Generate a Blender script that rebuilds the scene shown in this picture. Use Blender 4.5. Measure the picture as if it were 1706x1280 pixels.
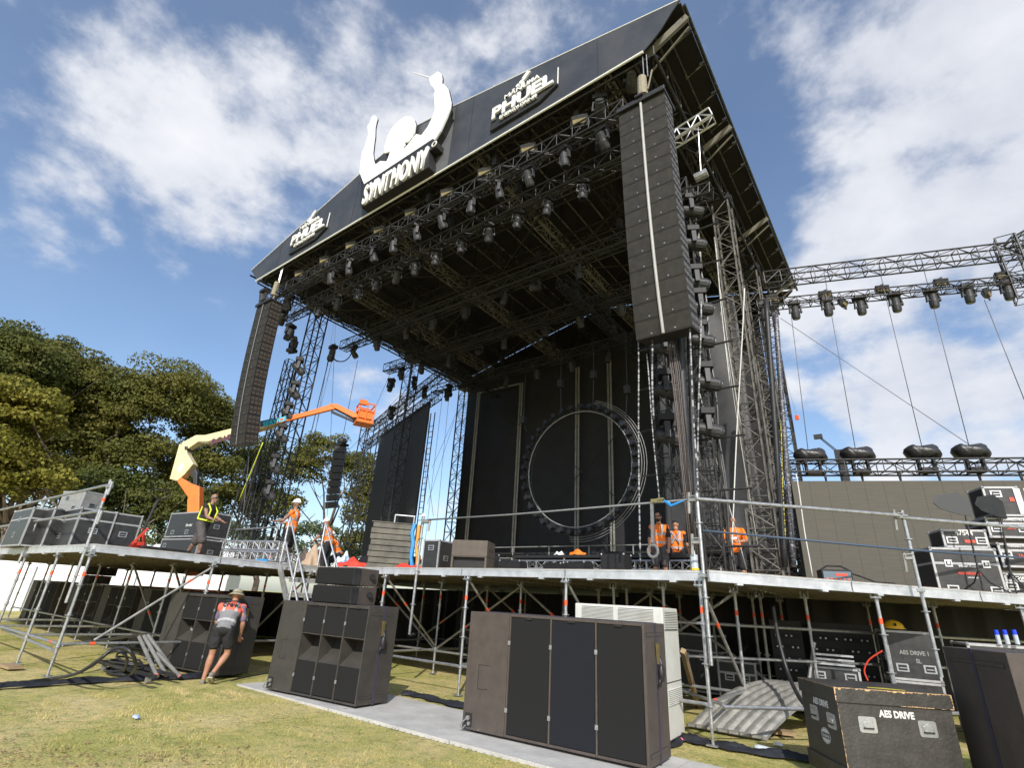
import bpy, bmesh, math, random
import numpy as np
from mathutils import Vector, Matrix
random.seed(7); RNG=np.random.default_rng(7)
for o in list(bpy.data.objects): bpy.data.objects.remove(o)
SC=bpy.context.scene; COL=SC.collection
# ---------------------------------------------------------------- camera
FP=857.9; PITCH=.405628; ROLL=.0604287; AZ=-.659034; EYE=1.55
_cp,_sp=math.cos(PITCH),math.sin(PITCH); _c,_s=math.cos(ROLL),math.sin(ROLL)
_F=np.array([0,_cp,_sp]); _U=np.array([0,-_sp,_cp]); _R=np.array([1.,0,0])
_R,_U=_c*_R+_s*_U,-_s*_R+_c*_U
_M=np.array([[math.cos(AZ),math.sin(AZ),0],[-math.sin(AZ),math.cos(AZ),0],[0,0,1]])
CR,CU,CF=_M@_R,_M@_U,_M@_F; CO=np.array([0,0,EYE])
def ray(x,y): return (x-853)*CR/FP-(y-640)*CU/FP+CF
def at(x,y,ax,v):                       # point seen at photo pixel x,y lying on the plane ax = v
    d=ray(x,y); i='xyz'.index(ax); t=(v-CO[i])/d[i]; return Vector(CO+t*d)
def atp(x,y,p,dr):                      # on the vertical plane through p along direction dr
    n=np.array([-dr[1],dr[0],0]); d=ray(x,y); t=((np.array([p[0],p[1],0])-CO)@n)/(d@n); return Vector(CO+t*d)
def far(x,y,D):                         # at horizontal distance D
    d=ray(x,y); t=D/math.hypot(d[0],d[1]); return Vector(CO+t*d)
cam=bpy.data.cameras.new('camera'); co=bpy.data.objects.new('camera',cam); COL.objects.link(co)
cam.sensor_width=36; cam.lens=FP/1706*36; cam.clip_end=5000; cam.clip_start=.05
co.matrix_world=Matrix(((CR[0],CU[0],-CF[0],0),(CR[1],CU[1],-CF[1],0),(CR[2],CU[2],-CF[2],EYE),(0,0,0,1)))
SC.camera=co
SC.render.resolution_x=1024; SC.render.resolution_y=769
# ---------------------------------------------------------------- light
SUN=Vector((.60,-.80,.66)).normalized()
EXPOSURE=0.22; SKY=.135; SUNP=4.0
SC.view_settings.view_transform='Standard'; SC.view_settings.look='None'; SC.view_settings.exposure=EXPOSURE; SC.view_settings.gamma=1
sl=bpy.data.lights.new('sun','SUN'); sl.energy=SUNP; sl.angle=math.radians(.5); sl.color=(1,.955,.88)
so=bpy.data.objects.new('sun',sl); COL.objects.link(so); so.rotation_euler=SUN.to_track_quat('Z','Y').to_euler()
W=bpy.data.worlds.new('World'); SC.world=W; W.use_nodes=True
def build_world():
    nt=W.node_tree; N=nt.nodes; L=nt.links; N.clear()
    out=N.new('ShaderNodeOutputWorld'); bg=N.new('ShaderNodeBackground'); L.new(bg.outputs[0],out.inputs[0])
    sky=N.new('ShaderNodeTexSky'); sky.sky_type='NISHITA'; sky.sun_disc=False
    sky.sun_elevation=math.asin(SUN.z); sky.sun_rotation=math.atan2(SUN.x,SUN.y); sky.air_density=1.0; sky.dust_density=1.2; sky.ozone_density=2.2
    tc=N.new('ShaderNodeTexCoord')
    def math_(op,a,b=None,c=None,clamp=False):
        n=N.new('ShaderNodeMath'); n.operation=op; n.use_clamp=clamp
        for i,v in enumerate((a,b,c)):
            if v is None: continue
            if isinstance(v,(int,float)): n.inputs[i].default_value=v
            else: L.new(v,n.inputs[i])
        return n.outputs[0]
    # clouds sit on a layer far overhead: project the view direction on it
    nrm=N.new('ShaderNodeVectorMath'); nrm.operation='NORMALIZE'; L.new(tc.outputs['Generated'],nrm.inputs[0]); D=nrm.outputs[0]
    def noise(scale,detail,rough,dist,off):
        m=N.new('ShaderNodeMapping'); m.inputs['Location'].default_value=off; m.inputs['Scale'].default_value=(1,1,1.6); L.new(D,m.inputs[0])
        n=N.new('ShaderNodeTexNoise'); n.inputs['Scale'].default_value=scale; n.inputs['Detail'].default_value=detail; n.inputs['Roughness'].default_value=rough; n.inputs['Distortion'].default_value=dist
        L.new(m.outputs[0],n.inputs['Vector']); return n
    warp=noise(2.6,5,.55,0,(3,1,2))
    ws=N.new('ShaderNodeVectorMath'); ws.operation='SUBTRACT'; L.new(warp.outputs['Color'],ws.inputs[0]); ws.inputs[1].default_value=(.5,.5,.5)
    wm=N.new('ShaderNodeVectorMath'); wm.operation='SCALE'; L.new(ws.outputs[0],wm.inputs[0]); wm.inputs['Scale'].default_value=.20
    wa=N.new('ShaderNodeVectorMath'); wa.operation='ADD'; L.new(D,wa.inputs[0]); L.new(wm.outputs[0],wa.inputs[1]); DW=wa.outputs[0]
    blobs=[ # pixel x,y, angular radius, weight : cloud banks
     (230,180,.19,.70),(330,270,.14,.80),(420,170,.14,.70),(540,210,.13,.74),(600,90,.15,.6),(700,100,.13,.6),(120,230,.10,.6),(840,60,.13,.55),(640,260,.12,.6),
     (1330,50,.09,.85),(1430,90,.14,1.),(1560,50,.18,1.),(1690,130,.18,1.),(1500,200,.09,.7),
     (1420,330,.10,1.),(1530,330,.16,1.1),(1660,330,.18,1.1),(1360,420,.07,1.),(1330,520,.07,.9),(1450,480,.10,.8),(1600,440,.13,.8),(1640,530,.08,.6),
     (1430,670,.07,1.),(1540,650,.12,1.15),(1670,640,.11,1.),(1500,720,.10,.8),(1340,640,.05,.7),(1640,740,.10,.8),
     (590,650,.07,.6),(640,720,.08,.55),(20,60,.06,.3),(10,330,.09,.35),(740,870,.12,.4),(1900,400,.25,1.),(1560,-200,.22,1.)]
    acc=None
    for x,y,r,w in blobs:
        d=ray(x,y); d=d/np.linalg.norm(d)
        dn=N.new('ShaderNodeVectorMath'); dn.operation='DISTANCE'; L.new(DW,dn.inputs[0]); dn.inputs[1].default_value=tuple(d)
        q=math_('DIVIDE',dn.outputs['Value'],r); q=math_('MULTIPLY',q,q); g=math_('EXPONENT',math_('MULTIPLY',q,-1.0)); g=math_('MULTIPLY',g,w)
        acc=g if acc is None else math_('SMOOTH_MAX',acc,g,.15)
    acc=math_('MINIMUM',acc,1.35)
    n1=noise(3.8,10,.58,.1,(0,0,0)); n2=noise(11,8,.6,.1,(5,2,1))
    dens=math_('ADD',math_('MULTIPLY',acc,.80),math_('MULTIPLY',math_('SUBTRACT',n1.outputs[0],.5),1.6))
    dens=math_('ADD',dens,math_('MULTIPLY',math_('SUBTRACT',n2.outputs[0],.5),.7))
    mr=N.new('ShaderNodeMapRange'); mr.interpolation_type='SMOOTHSTEP'; L.new(dens,mr.inputs[0]); mr.inputs[1].default_value=.26; mr.inputs[2].default_value=.70
    cover=math_('MULTIPLY',mr.outputs[0],.92)
    # thin veil everywhere, stronger low down
    veil=noise(1.7,6,.5,.3,(8,3,4)); sx=N.new('ShaderNodeSeparateXYZ'); L.new(D,sx.inputs[0])
    vl=math_('MULTIPLY',math_('MULTIPLY',veil.outputs[0],.18),1.0,clamp=True)
    cover=math_('ADD',cover,math_('MULTIPLY',vl,math_('SUBTRACT',1,cover)),clamp=True)
    cc=N.new('ShaderNodeMix'); cc.data_type='RGBA'; L.new(math_('MULTIPLY_ADD',n1.outputs[0],1.6,-.25,clamp=True),cc.inputs[0])
    cc.inputs[6].default_value=(3.1,3.4,4.2,1); cc.inputs[7].default_value=(6.6,6.65,6.8,1)
    mx=N.new('ShaderNodeMix'); mx.data_type='RGBA'; L.new(cover,mx.inputs[0]); hs=N.new('ShaderNodeHueSaturation'); hs.inputs['Saturation'].default_value=1.06; hs.inputs['Value'].default_value=1.22; L.new(sky.outputs[0],hs.inputs['Color']); L.new(hs.outputs[0],mx.inputs[6]); L.new(cc.outputs[2],mx.inputs[7])
    L.new(mx.outputs[2],bg.inputs[0]); bg.inputs[1].default_value=SKY
build_world()
# ---------------------------------------------------------------- materials
MATS={}
def mat(name,col,rough=.6,metal=0,col2=None,nscale=8,bump=0,bscale=40,spec=.5,contrast=(.35,.65),trans=0,coord='Object',stretch=(1,1,1),rand=0,emit=None,wear=None):
    if name in MATS: return MATS[name]
    m=bpy.data.materials.new(name); m.use_nodes=True; nt=m.node_tree; N=nt.nodes; L=nt.links
    b=N['Principled BSDF']; b.inputs['Roughness'].default_value=rough; b.inputs['Metallic'].default_value=metal; b.inputs['Specular IOR Level'].default_value=spec
    b.inputs['Base Color'].default_value=(*col,1)
    tc=N.new('ShaderNodeTexCoord'); mp=N.new('ShaderNodeMapping'); L.new(tc.outputs[coord],mp.inputs[0]); mp.inputs['Scale'].default_value=stretch
    last=None
    if col2 is not None:
        n=N.new('ShaderNodeTexNoise'); n.inputs['Scale'].default_value=nscale; n.inputs['Detail'].default_value=7; n.inputs['Roughness'].default_value=.62; L.new(mp.outputs[0],n.inputs[0])
        r=N.new('ShaderNodeMapRange'); L.new(n.outputs[0],r.inputs[0]); r.inputs[1].default_value=contrast[0]; r.inputs[2].default_value=contrast[1]
        x=N.new('ShaderNodeMix'); x.data_type='RGBA'; L.new(r.outputs[0],x.inputs[0]); x.inputs[6].default_value=(*col,1); x.inputs[7].default_value=(*col2,1)
        last=x.outputs[2]
        rr=N.new('ShaderNodeMapRange'); L.new(n.outputs[0],rr.inputs[0]); rr.inputs[3].default_value=max(0,rough-.12); rr.inputs[4].default_value=min(1,rough+.12); L.new(rr.outputs[0],b.inputs['Roughness'])
    if wear is not None:   # scuffs: (colour, threshold, scale, stretch)
        wc,th,sc_,st=wear
        m2=N.new('ShaderNodeMapping'); L.new(tc.outputs[coord],m2.inputs[0]); m2.inputs['Scale'].default_value=st
        n=N.new('ShaderNodeTexNoise'); n.inputs['Scale'].default_value=sc_; n.inputs['Detail'].default_value=10; n.inputs['Roughness'].default_value=.7; L.new(m2.outputs[0],n.inputs[0])
        r=N.new('ShaderNodeMapRange'); L.new(n.outputs[0],r.inputs[0]); r.inputs[1].default_value=th; r.inputs[2].default_value=th+.05
        x=N.new('ShaderNodeMix'); x.data_type='RGBA'; L.new(r.outputs[0],x.inputs[0])
        if last: L.new(last,x.inputs[6])
        else: x.inputs[6].default_value=(*col,1)
        x.inputs[7].default_value=(*wc,1); last=x.outputs[2]
    if rand:
        g=N.new('ShaderNodeNewGeometry'); h=N.new('ShaderNodeHueSaturation'); r=N.new('ShaderNodeMapRange'); L.new(g.outputs['Random Per Island'],r.inputs[0]); r.inputs[3].default_value=1-rand; r.inputs[4].default_value=1+rand; L.new(r.outputs[0],h.inputs['Value'])
        if last: L.new(last,h.inputs['Color'])
        else: h.inputs['Color'].default_value=(*col,1)
        last=h.outputs[0]
    if last: L.new(last,b.inputs['Base Color'])
    if bump:
        n=N.new('ShaderNodeTexNoise'); n.inputs['Scale'].default_value=bscale; n.inputs['Detail'].default_value=6; L.new(mp.outputs[0],n.inputs[0])
        bb=N.new('ShaderNodeBump'); bb.inputs['Strength'].default_value=bump; bb.inputs['Distance'].default_value=.02; L.new(n.outputs[0],bb.inputs['Height']); L.new(bb.outputs[0],b.inputs['Normal'])
    if trans:
        t=N.new('ShaderNodeBsdfTranslucent'); a=N.new('ShaderNodeMixShader'); a.inputs[0].default_value=trans
        if last: L.new(last,t.inputs[0])
        else: t.inputs[0].default_value=(*col,1)
        o=N['Material Output']; L.new(b.outputs[0],a.inputs[1]); L.new(t.outputs[0],a.inputs[2]); L.new(a.outputs[0],o.inputs[0])
    MATS[name]=m; return m
galv=mat('galvanised steel',(.34,.35,.36),.42,.75,(.52,.53,.54),14,.12,60)
galv2=mat('weathered steel tube',(.24,.24,.225),.5,.5,(.40,.39,.36),9,.15,50)
alu=mat('aluminium',(.60,.61,.63),.38,.8,(.45,.46,.48),10,.08,50)
aluedge=mat('aluminium deck edge',(.52,.53,.55),.45,.55,(.70,.71,.73),5,.1,40,wear=((.25,.24,.22),.66,6,(1,1,4)))
steelblk=mat('black painted steel',(.016,.016,.018),.5,.1,(.035,.035,.036),12,.1,50)
steeldark=mat('worn dark truss steel',(.018,.017,.016),.55,.2,(.06,.054,.046),7,.15,50,contrast=(.45,.75))
steelbeige=mat('dusty beige truss steel',(.13,.12,.105),.6,.1,(.30,.275,.25),6,.15,50)
pvc=mat('dark grey roof fabric',(.030,.033,.040),.5,0,(.050,.052,.058),1.0,.45,2.2)
pvcin=mat('black roof underside fabric',(.014,.013,.012),.8,0,(.024,.022,.019),1.5,.2,4)
drape=mat('black stage drape',(.012,.012,.013),.75,0,(.022,.022,.024),1.5,.5,1.6)
drapeR=mat('black scrim',(.035,.035,.036),.6,0,(.05,.05,.052),2,.6,2.2)
ledm=mat('dark olive led panel',(.064,.057,.044),.7,0,(.085,.077,.060),6,.0,stretch=(.3,.3,5))
ledback=mat('black led panel back',(.020,.020,.021),.7,0,(.023,.023,.024),2)
white=mat('white painted board',(.82,.82,.80),.5,0,(.74,.74,.72),12)
blackp=mat('matt black',(.012,.012,.013),.6,0,(.02,.02,.02),10)
blackg=mat('black plastic housing',(.016,.016,.017),.55,0,(.028,.028,.03),15,spec=.25)
greyh=mat('grey lamp housing',(.028,.029,.031),.5,.0,(.055,.056,.06),15,spec=.3)
yokem=mat('light grey lamp yoke',(.22,.22,.225),.45,.0,(.30,.30,.30),15,spec=.4)
lens=mat('dark glass lens',(.015,.016,.02),.25,0,spec=.4)
casealu=mat('dull case edging',(.34,.34,.345),.5,.3,(.44,.44,.445),10)
amber=mat('amber lamp face',(.34,.28,.14),.4,0,(.24,.19,.09),20)
boxbrown=mat('brown speaker paint',(.060,.047,.040),.65,0,(.080,.064,.055),7,.25,120,wear=((.19,.165,.14),.655,6,(1,1,1)))
boxgrey=mat('dark grey speaker paint',(.036,.033,.028),.65,0,(.053,.047,.040),6,.25,120,wear=((.16,.15,.125),.665,6,(1,1,1)))
grille=mat('black speaker grille cloth',(.014,.014,.014),.85,0,(.022,.022,.022),200,.35,300,spec=.15)
grilleb=mat('blue black speaker grille cloth',(.012,.0135,.018),.85,0,(.020,.022,.027),200,.35,300,spec=.15)
mlaface=mat('line array face',(.022,.020,.017),.65,0,(.036,.033,.028),8,.2,100,rand=.10,spec=.25)
mlaside=mat('line array side frame',(.16,.155,.15),.5,.3,(.07,.065,.06),18,.3,60)
strapm=mat('purple ratchet strap',(.035,.030,.055),.6,0,(.05,.045,.075),30)
strapg=mat('grey webbing strap',(.13,.135,.14),.6,0,(.19,.195,.20),20)
brass=mat('brass buckle',(.45,.36,.16),.35,.8,(.3,.25,.12),20)
caseblk=mat('black flight case laminate',(.022,.022,.023),.4,0,(.040,.040,.040),9,.1,60,wear=((.20,.20,.19),.70,9,(1,1,1)))
casewood=mat('scuffed black painted plywood',(.030,.028,.025),.5,0,(.052,.048,.042),5,.3,30,wear=((.30,.24,.17),.72,6,(1,1,3)))
rawwood=mat('raw splintered wood',(.45,.28,.14),.8,0,(.62,.42,.22),25,.3,60)
ply=mat('deck plywood underside',(.17,.135,.085),.7,0,(.26,.21,.14),3,.2,20,stretch=(1,6,1))
timber=mat('timber',(.28,.19,.11),.8,0,(.38,.27,.16),6,.3,20,stretch=(1,1,6))
greyboard=mat('worn grey deck board',(.06,.056,.047),.6,0,(.14,.13,.10),3,.2,20,wear=((.24,.22,.18),.62,5,(1,1,6)))
orange=mat('orange hi vis fabric',(.95,.22,.015),.75,0,(.85,.17,.01),8,.4,30)
coral=mat('coral hi vis fabric',(.85,.13,.06),.75,0,(.75,.10,.05),8,.4,30)
refl=mat('grey reflective fabric',(.38,.38,.38),.6,0,(.28,.28,.28),8,.3,30)
yellow=mat('yellow hi vis tape',(.72,.85,.05),.6)
redm=mat('red paint',(.70,.06,.03),.5,0,(.60,.05,.03),10)
redor=mat('orange red tape',(.85,.10,.03),.5)
bluem=mat('blue webbing',(.02,.22,.60),.55,0,(.03,.30,.70),15)
orangep=mat('orange machine paint',(.85,.20,.03),.35,0,(.75,.17,.03),3,.05,20)
creamp=mat('cream machine paint',(.78,.66,.36),.4,0,(.68,.57,.30),3,.05,20,wear=((.35,.28,.18),.70,8,(1,1,1)))
skin=mat('skin',(.42,.22,.14),.5,0,(.36,.17,.10),12,.1,80)
skin2=mat('tanned tattooed skin',(.32,.17,.11),.5,0,(.12,.08,.07),14,.1,80,contrast=(.45,.6))
darkcloth=mat('dark cloth',(.012,.012,.014),.85,0,(.022,.022,.025),10,.5,25)
shortsg=mat('charcoal shorts cloth',(.06,.052,.052),.8,0,(.085,.075,.075),10,.5,25)
lilac=mat('mauve tshirt cloth',(.14,.11,.17),.8,0,(.18,.14,.21),10,.5,25)
khaki=mat('khaki hat cloth',(.26,.24,.17),.85,0,(.33,.30,.22),30,.3,60)
shoe=mat('worn grey suede',(.15,.13,.11),.8,0,(.24,.22,.18),20,.3,40)
sole=mat('pale rubber sole',(.42,.39,.32),.8)
hairm=mat('dark hair',(.02,.015,.012),.7)
hard=mat('white plastic helmet',(.80,.80,.78),.3)
clothsand=mat('tan cloth',(.38,.27,.18),.8,0,(.46,.34,.24),10,.4,20)
rubber=mat('black rubber cable',(.014,.014,.016),.45,0,(.03,.03,.032),20)
navycloth=mat('navy black cloth',(.008,.009,.013),.7,0,(.018,.020,.028),6,.9,12)
matpanel=mat('pale ground panel',(.42,.41,.39),.6,0,(.54,.53,.50),2.5,.25,25,wear=((.30,.28,.24),.64,3,(1,1,1)))
acwhite=mat('off white enclosure paint',(.60,.60,.56),.5,0,(.52,.52,.48),4)
tentm=mat('white marquee fabric',(.85,.85,.86),.6,0,(.78,.79,.81),1)
bark=mat('bark',(.10,.07,.05),.9,0,(.17,.13,.09),8,.6,20,stretch=(3,3,1))
# ---------------------------------------------------------------- helpers
class MB:
    def __init__(s): s.v=[]; s.f=[]; s.m=[]
    def add(s,vs,fs,mi=0):
        o=len(s.v); s.v+= [tuple(v) for v in vs]; s.f+=[tuple(i+o for i in f) for f in fs]; s.m+=[mi]*len(fs); return s
    def box(s,c,d,rot=None,mi=0):
        hx,hy,hz=d[0]/2,d[1]/2,d[2]/2; c=Vector(c)
        vs=[Vector((x,y,z)) for x in(-hx,hx) for y in(-hy,hy) for z in(-hz,hz)]
        if rot is not None:
            if isinstance(rot,(int,float)): rot=Matrix.Rotation(rot,3,'Z')
            vs=[rot@v for v in vs]
        return s.add([v+c for v in vs],[(0,1,3,2),(4,6,7,5),(0,4,5,1),(2,3,7,6),(0,2,6,4),(1,5,7,3)],mi)
    def bb(s,x0,x1,y0,y1,z0,z1,mi=0): return s.box(((x0+x1)/2,(y0+y1)/2,(z0+z1)/2),(abs(x1-x0),abs(y1-y0),abs(z1-z0)),None,mi)
    def cyl(s,p,q,r,n=8,r2=None,mi=0,cap=True):
        p=Vector(p); q=Vector(q); d=q-p
        if d.length<1e-6: return s
        if r2 is None: r2=r
        a=d.orthogonal().normalized(); b=d.normalized().cross(a)
        vs=[]
        for k in range(n):
            t=2*math.pi*k/n+.4; u=a*math.cos(t)+b*math.sin(t); vs.append(p+u*r); vs.append(q+u*r2)
        fs=[(2*k,2*((k+1)%n),2*((k+1)%n)+1,2*k+1) for k in range(n)]
        if cap: fs+=[tuple(2*k for k in reversed(range(n))),tuple(2*k+1 for k in range(n))]
        return s.add(vs,fs,mi)
    def tube(s,pts,r,n=6,mi=0):
        pts=[Vector(p) for p in pts]; vs=[]; a=None
        for i,p in enumerate(pts):
            d=(pts[min(i+1,len(pts)-1)]-pts[max(i-1,0)])
            if d.length<1e-9: d=Vector((0,0,1))
            d.normalize()
            if a is None: a=d.orthogonal().normalized()
            else:
                a=a-d*a.dot(d); a=a.normalized() if a.length>1e-6 else d.orthogonal().normalized()
            b=d.cross(a); rr=r[i] if isinstance(r,(list,tuple)) else r
            for k in range(n):
                t=2*math.pi*k/n; vs.append(p+(a*math.cos(t)+b*math.sin(t))*rr)
        fs=[]
        for i in range(len(pts)-1):
            for k in range(n): fs.append((i*n+k,i*n+(k+1)%n,(i+1)*n+(k+1)%n,(i+1)*n+k))
        fs+=[tuple(reversed(range(n))),tuple((len(pts)-1)*n+k for k in range(n))]
        return s.add(vs,fs,mi)
    def ell(s,c,r,R=None,nu=12,nv=8,mi=0,zmin=-1):
        c=Vector(c); vs=[]; 
        ph0=math.asin(zmin)
        for j in range(nv+1):
            ph=ph0+(math.pi/2-ph0)*j/nv
            for i in range(nu):
                th=2*math.pi*i/nu; v=Vector((math.cos(ph)*math.cos(th)*r[0],math.cos(ph)*math.sin(th)*r[1],math.sin(ph)*r[2]))
                if R is not None: v=R@v
                vs.append(c+v)
        fs=[(j*nu+i,j*nu+(i+1)%nu,(j+1)*nu+(i+1)%nu,(j+1)*nu+i) for j in range(nv) for i in range(nu)]
        fs.append(tuple(reversed(range(nu))))
        return s.add(vs,fs,mi)
    def prism(s,poly,org,ux,uy,n,t,mi=0):    # polygon in the plane (ux,uy) at org, extruded t along n
        org,ux,uy,n=map(Vector,(org,ux,uy,n)); k=len(poly)
        a=[org+ux*p[0]+uy*p[1] for p in poly]; b=[v+n*t for v in a]
        s.add(a+b,[tuple(range(k)),tuple(reversed(range(k,2*k)))]+[(i,i+k,(i+1)%k+k,(i+1)%k) for i in range(k)],mi); return s
    def build(s,name,mats,parent=None,smooth=False,bev=0,rootloc=None,fix=True):
        me=bpy.data.meshes.new(name)
        v=s.v
        if rootloc is not None: r=rootloc; v=[(a[0]-r[0],a[1]-r[1],a[2]-r[2]) for a in v]
        me.from_pydata(v,[],s.f)
        if not isinstance(mats,(list,tuple)): mats=[mats]
        for m in mats: me.materials.append(m)
        if len(mats)>1: me.polygons.foreach_set('material_index',s.m)
        if fix:
            bm=bmesh.new(); bm.from_mesh(me); bmesh.ops.recalc_face_normals(bm,faces=bm.faces); bm.to_mesh(me); bm.free()
        if smooth: me.polygons.foreach_set('use_smooth',[True]*len(me.polygons))
        o=bpy.data.objects.new(name,me); COL.objects.link(o)
        if parent is not None: o.parent=parent
        if rootloc is not None: o.location=rootloc
        if bev:
            b=o.modifiers.new('bevel','BEVEL'); b.width=bev; b.segments=2; b.limit_method='ANGLE'; b.harden_normals=False
        return o
def tag(o,label=None,cat=None,group=None,kind=None):
    if label: o['label']=label
    if cat: o['category']=cat
    if group: o['group']=group
    if kind: o['kind']=kind
    return o
def thing(name,label,cat,loc=(0,0,0),rz=0,group=None):
    o=bpy.data.objects.new(name,None); COL.objects.link(o); o.location=loc; o.rotation_euler=(0,0,rz); o.empty_display_size=.2
    return tag(o,label,cat,group)
def dup(root,loc,rot=None,label=None,group=None):
    def cp(o,par):
        c=o.copy(); COL.objects.link(c)
        if par is not None: c.parent=par
        for ch in list(o.children): cp(ch,c)
        return c
    r=cp(root,None); r.location=loc
    if rot is not None: r.rotation_euler=rot
    if label: r['label']=label
    if group: r['group']=group
    return r
ORD=['first','second','third','fourth','fifth','sixth','seventh','eighth','ninth','tenth','eleventh','twelfth','thirteenth','fourteenth','fifteenth','sixteenth','seventeenth','eighteenth','nineteenth','twentieth','twenty first','twenty second','twenty third','twenty fourth','twenty fifth','twenty sixth','twenty seventh','twenty eighth','twenty ninth','thirtieth','thirty first','thirty second','thirty third','thirty fourth','thirty fifth','thirty sixth']
def truss(mb,p,q,w=.4,h=.4,seg=.5,rc=.025,rd=.013,up=(0,0,1),n=6,nd=4,sides='tbfk'):
    p=Vector(p);q=Vector(q);d=(q-p); Ln=d.length; d.normalize(); up=Vector(up); s=d.cross(up).normalized(); u=s.cross(d).normalized()
    cs=[s*w/2+u*h/2,-s*w/2+u*h/2,-s*w/2-u*h/2,s*w/2-u*h/2]
    for c in cs: mb.cyl(p+c,q+c,rc,n)
    k=max(1,round(Ln/seg)); 
    pairs=[(0,1),(1,2),(2,3),(3,0)]
    for i in range(k):
        a=p+d*(Ln*i/k); b=p+d*(Ln*(i+1)/k)
        for j,(x,y) in enumerate(pairs):
            A,B=(cs[x],cs[y]) if (i+j)%2 else (cs[y],cs[x])
            mb.cyl(a+A,b+B,rd,nd,cap=False)
            mb.cyl(a+cs[x],a+cs[y],rd,nd,cap=False)
    for (x,y) in pairs: mb.cyl(q+cs[x],q+cs[y],rd,nd,cap=False)
    return mb
def text_mesh(txt,size,ext=.01,bold=0.0,shear=0,sx=1,align='LEFT',spacing=1):
    c=bpy.data.curves.new('t','FONT'); c.body=txt; c.size=size; c.extrude=ext; c.offset=bold; c.shear=shear; c.align_x=align; c.space_character=spacing; c.resolution_u=3
    o=bpy.data.objects.new('t',c); COL.objects.link(o); dg=bpy.context.evaluated_depsgraph_get(); dg.update()
    me=bpy.data.meshes.new_from_object(o.evaluated_get(dg)); bpy.data.objects.remove(o)
    if sx!=1: me.transform(Matrix.Scale(sx,4,(1,0,0)))
    return me
def put_text(name,txt,size,m,parent,org,ux,uy,ext=.004,bold=0,shear=0,sx=1,align='CENTER',spacing=1):
    me=text_mesh(txt,size,ext,bold,shear,sx,align,spacing); me.name=name; me.materials.clear(); me.materials.append(m)
    ux=Vector(ux).normalized(); uy=Vector(uy); uy=(uy-ux*uy.dot(ux)).normalized(); n=ux.cross(uy)
    M=Matrix(((ux.x,uy.x,n.x,org[0]),(ux.y,uy.y,n.y,org[1]),(ux.z,uy.z,n.z,org[2]),(0,0,0,1)))
    o=bpy.data.objects.new(name,me); COL.objects.link(o)
    if parent is not None: o.parent=parent
    o.matrix_basis=M; return o
def cable(name,pts,r,m,label,cat,group=None,n=6):
    mb=MB(); mb.tube(pts,r,n); return tag(mb.build(name,m,smooth=True),label,cat,group)
def sag(p,q,s,k=10):
    p=Vector(p);q=Vector(q); return [p.lerp(q,i/k)-Vector((0,0,s*4*(i/k)*(1-i/k))) for i in range(k+1)]
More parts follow.
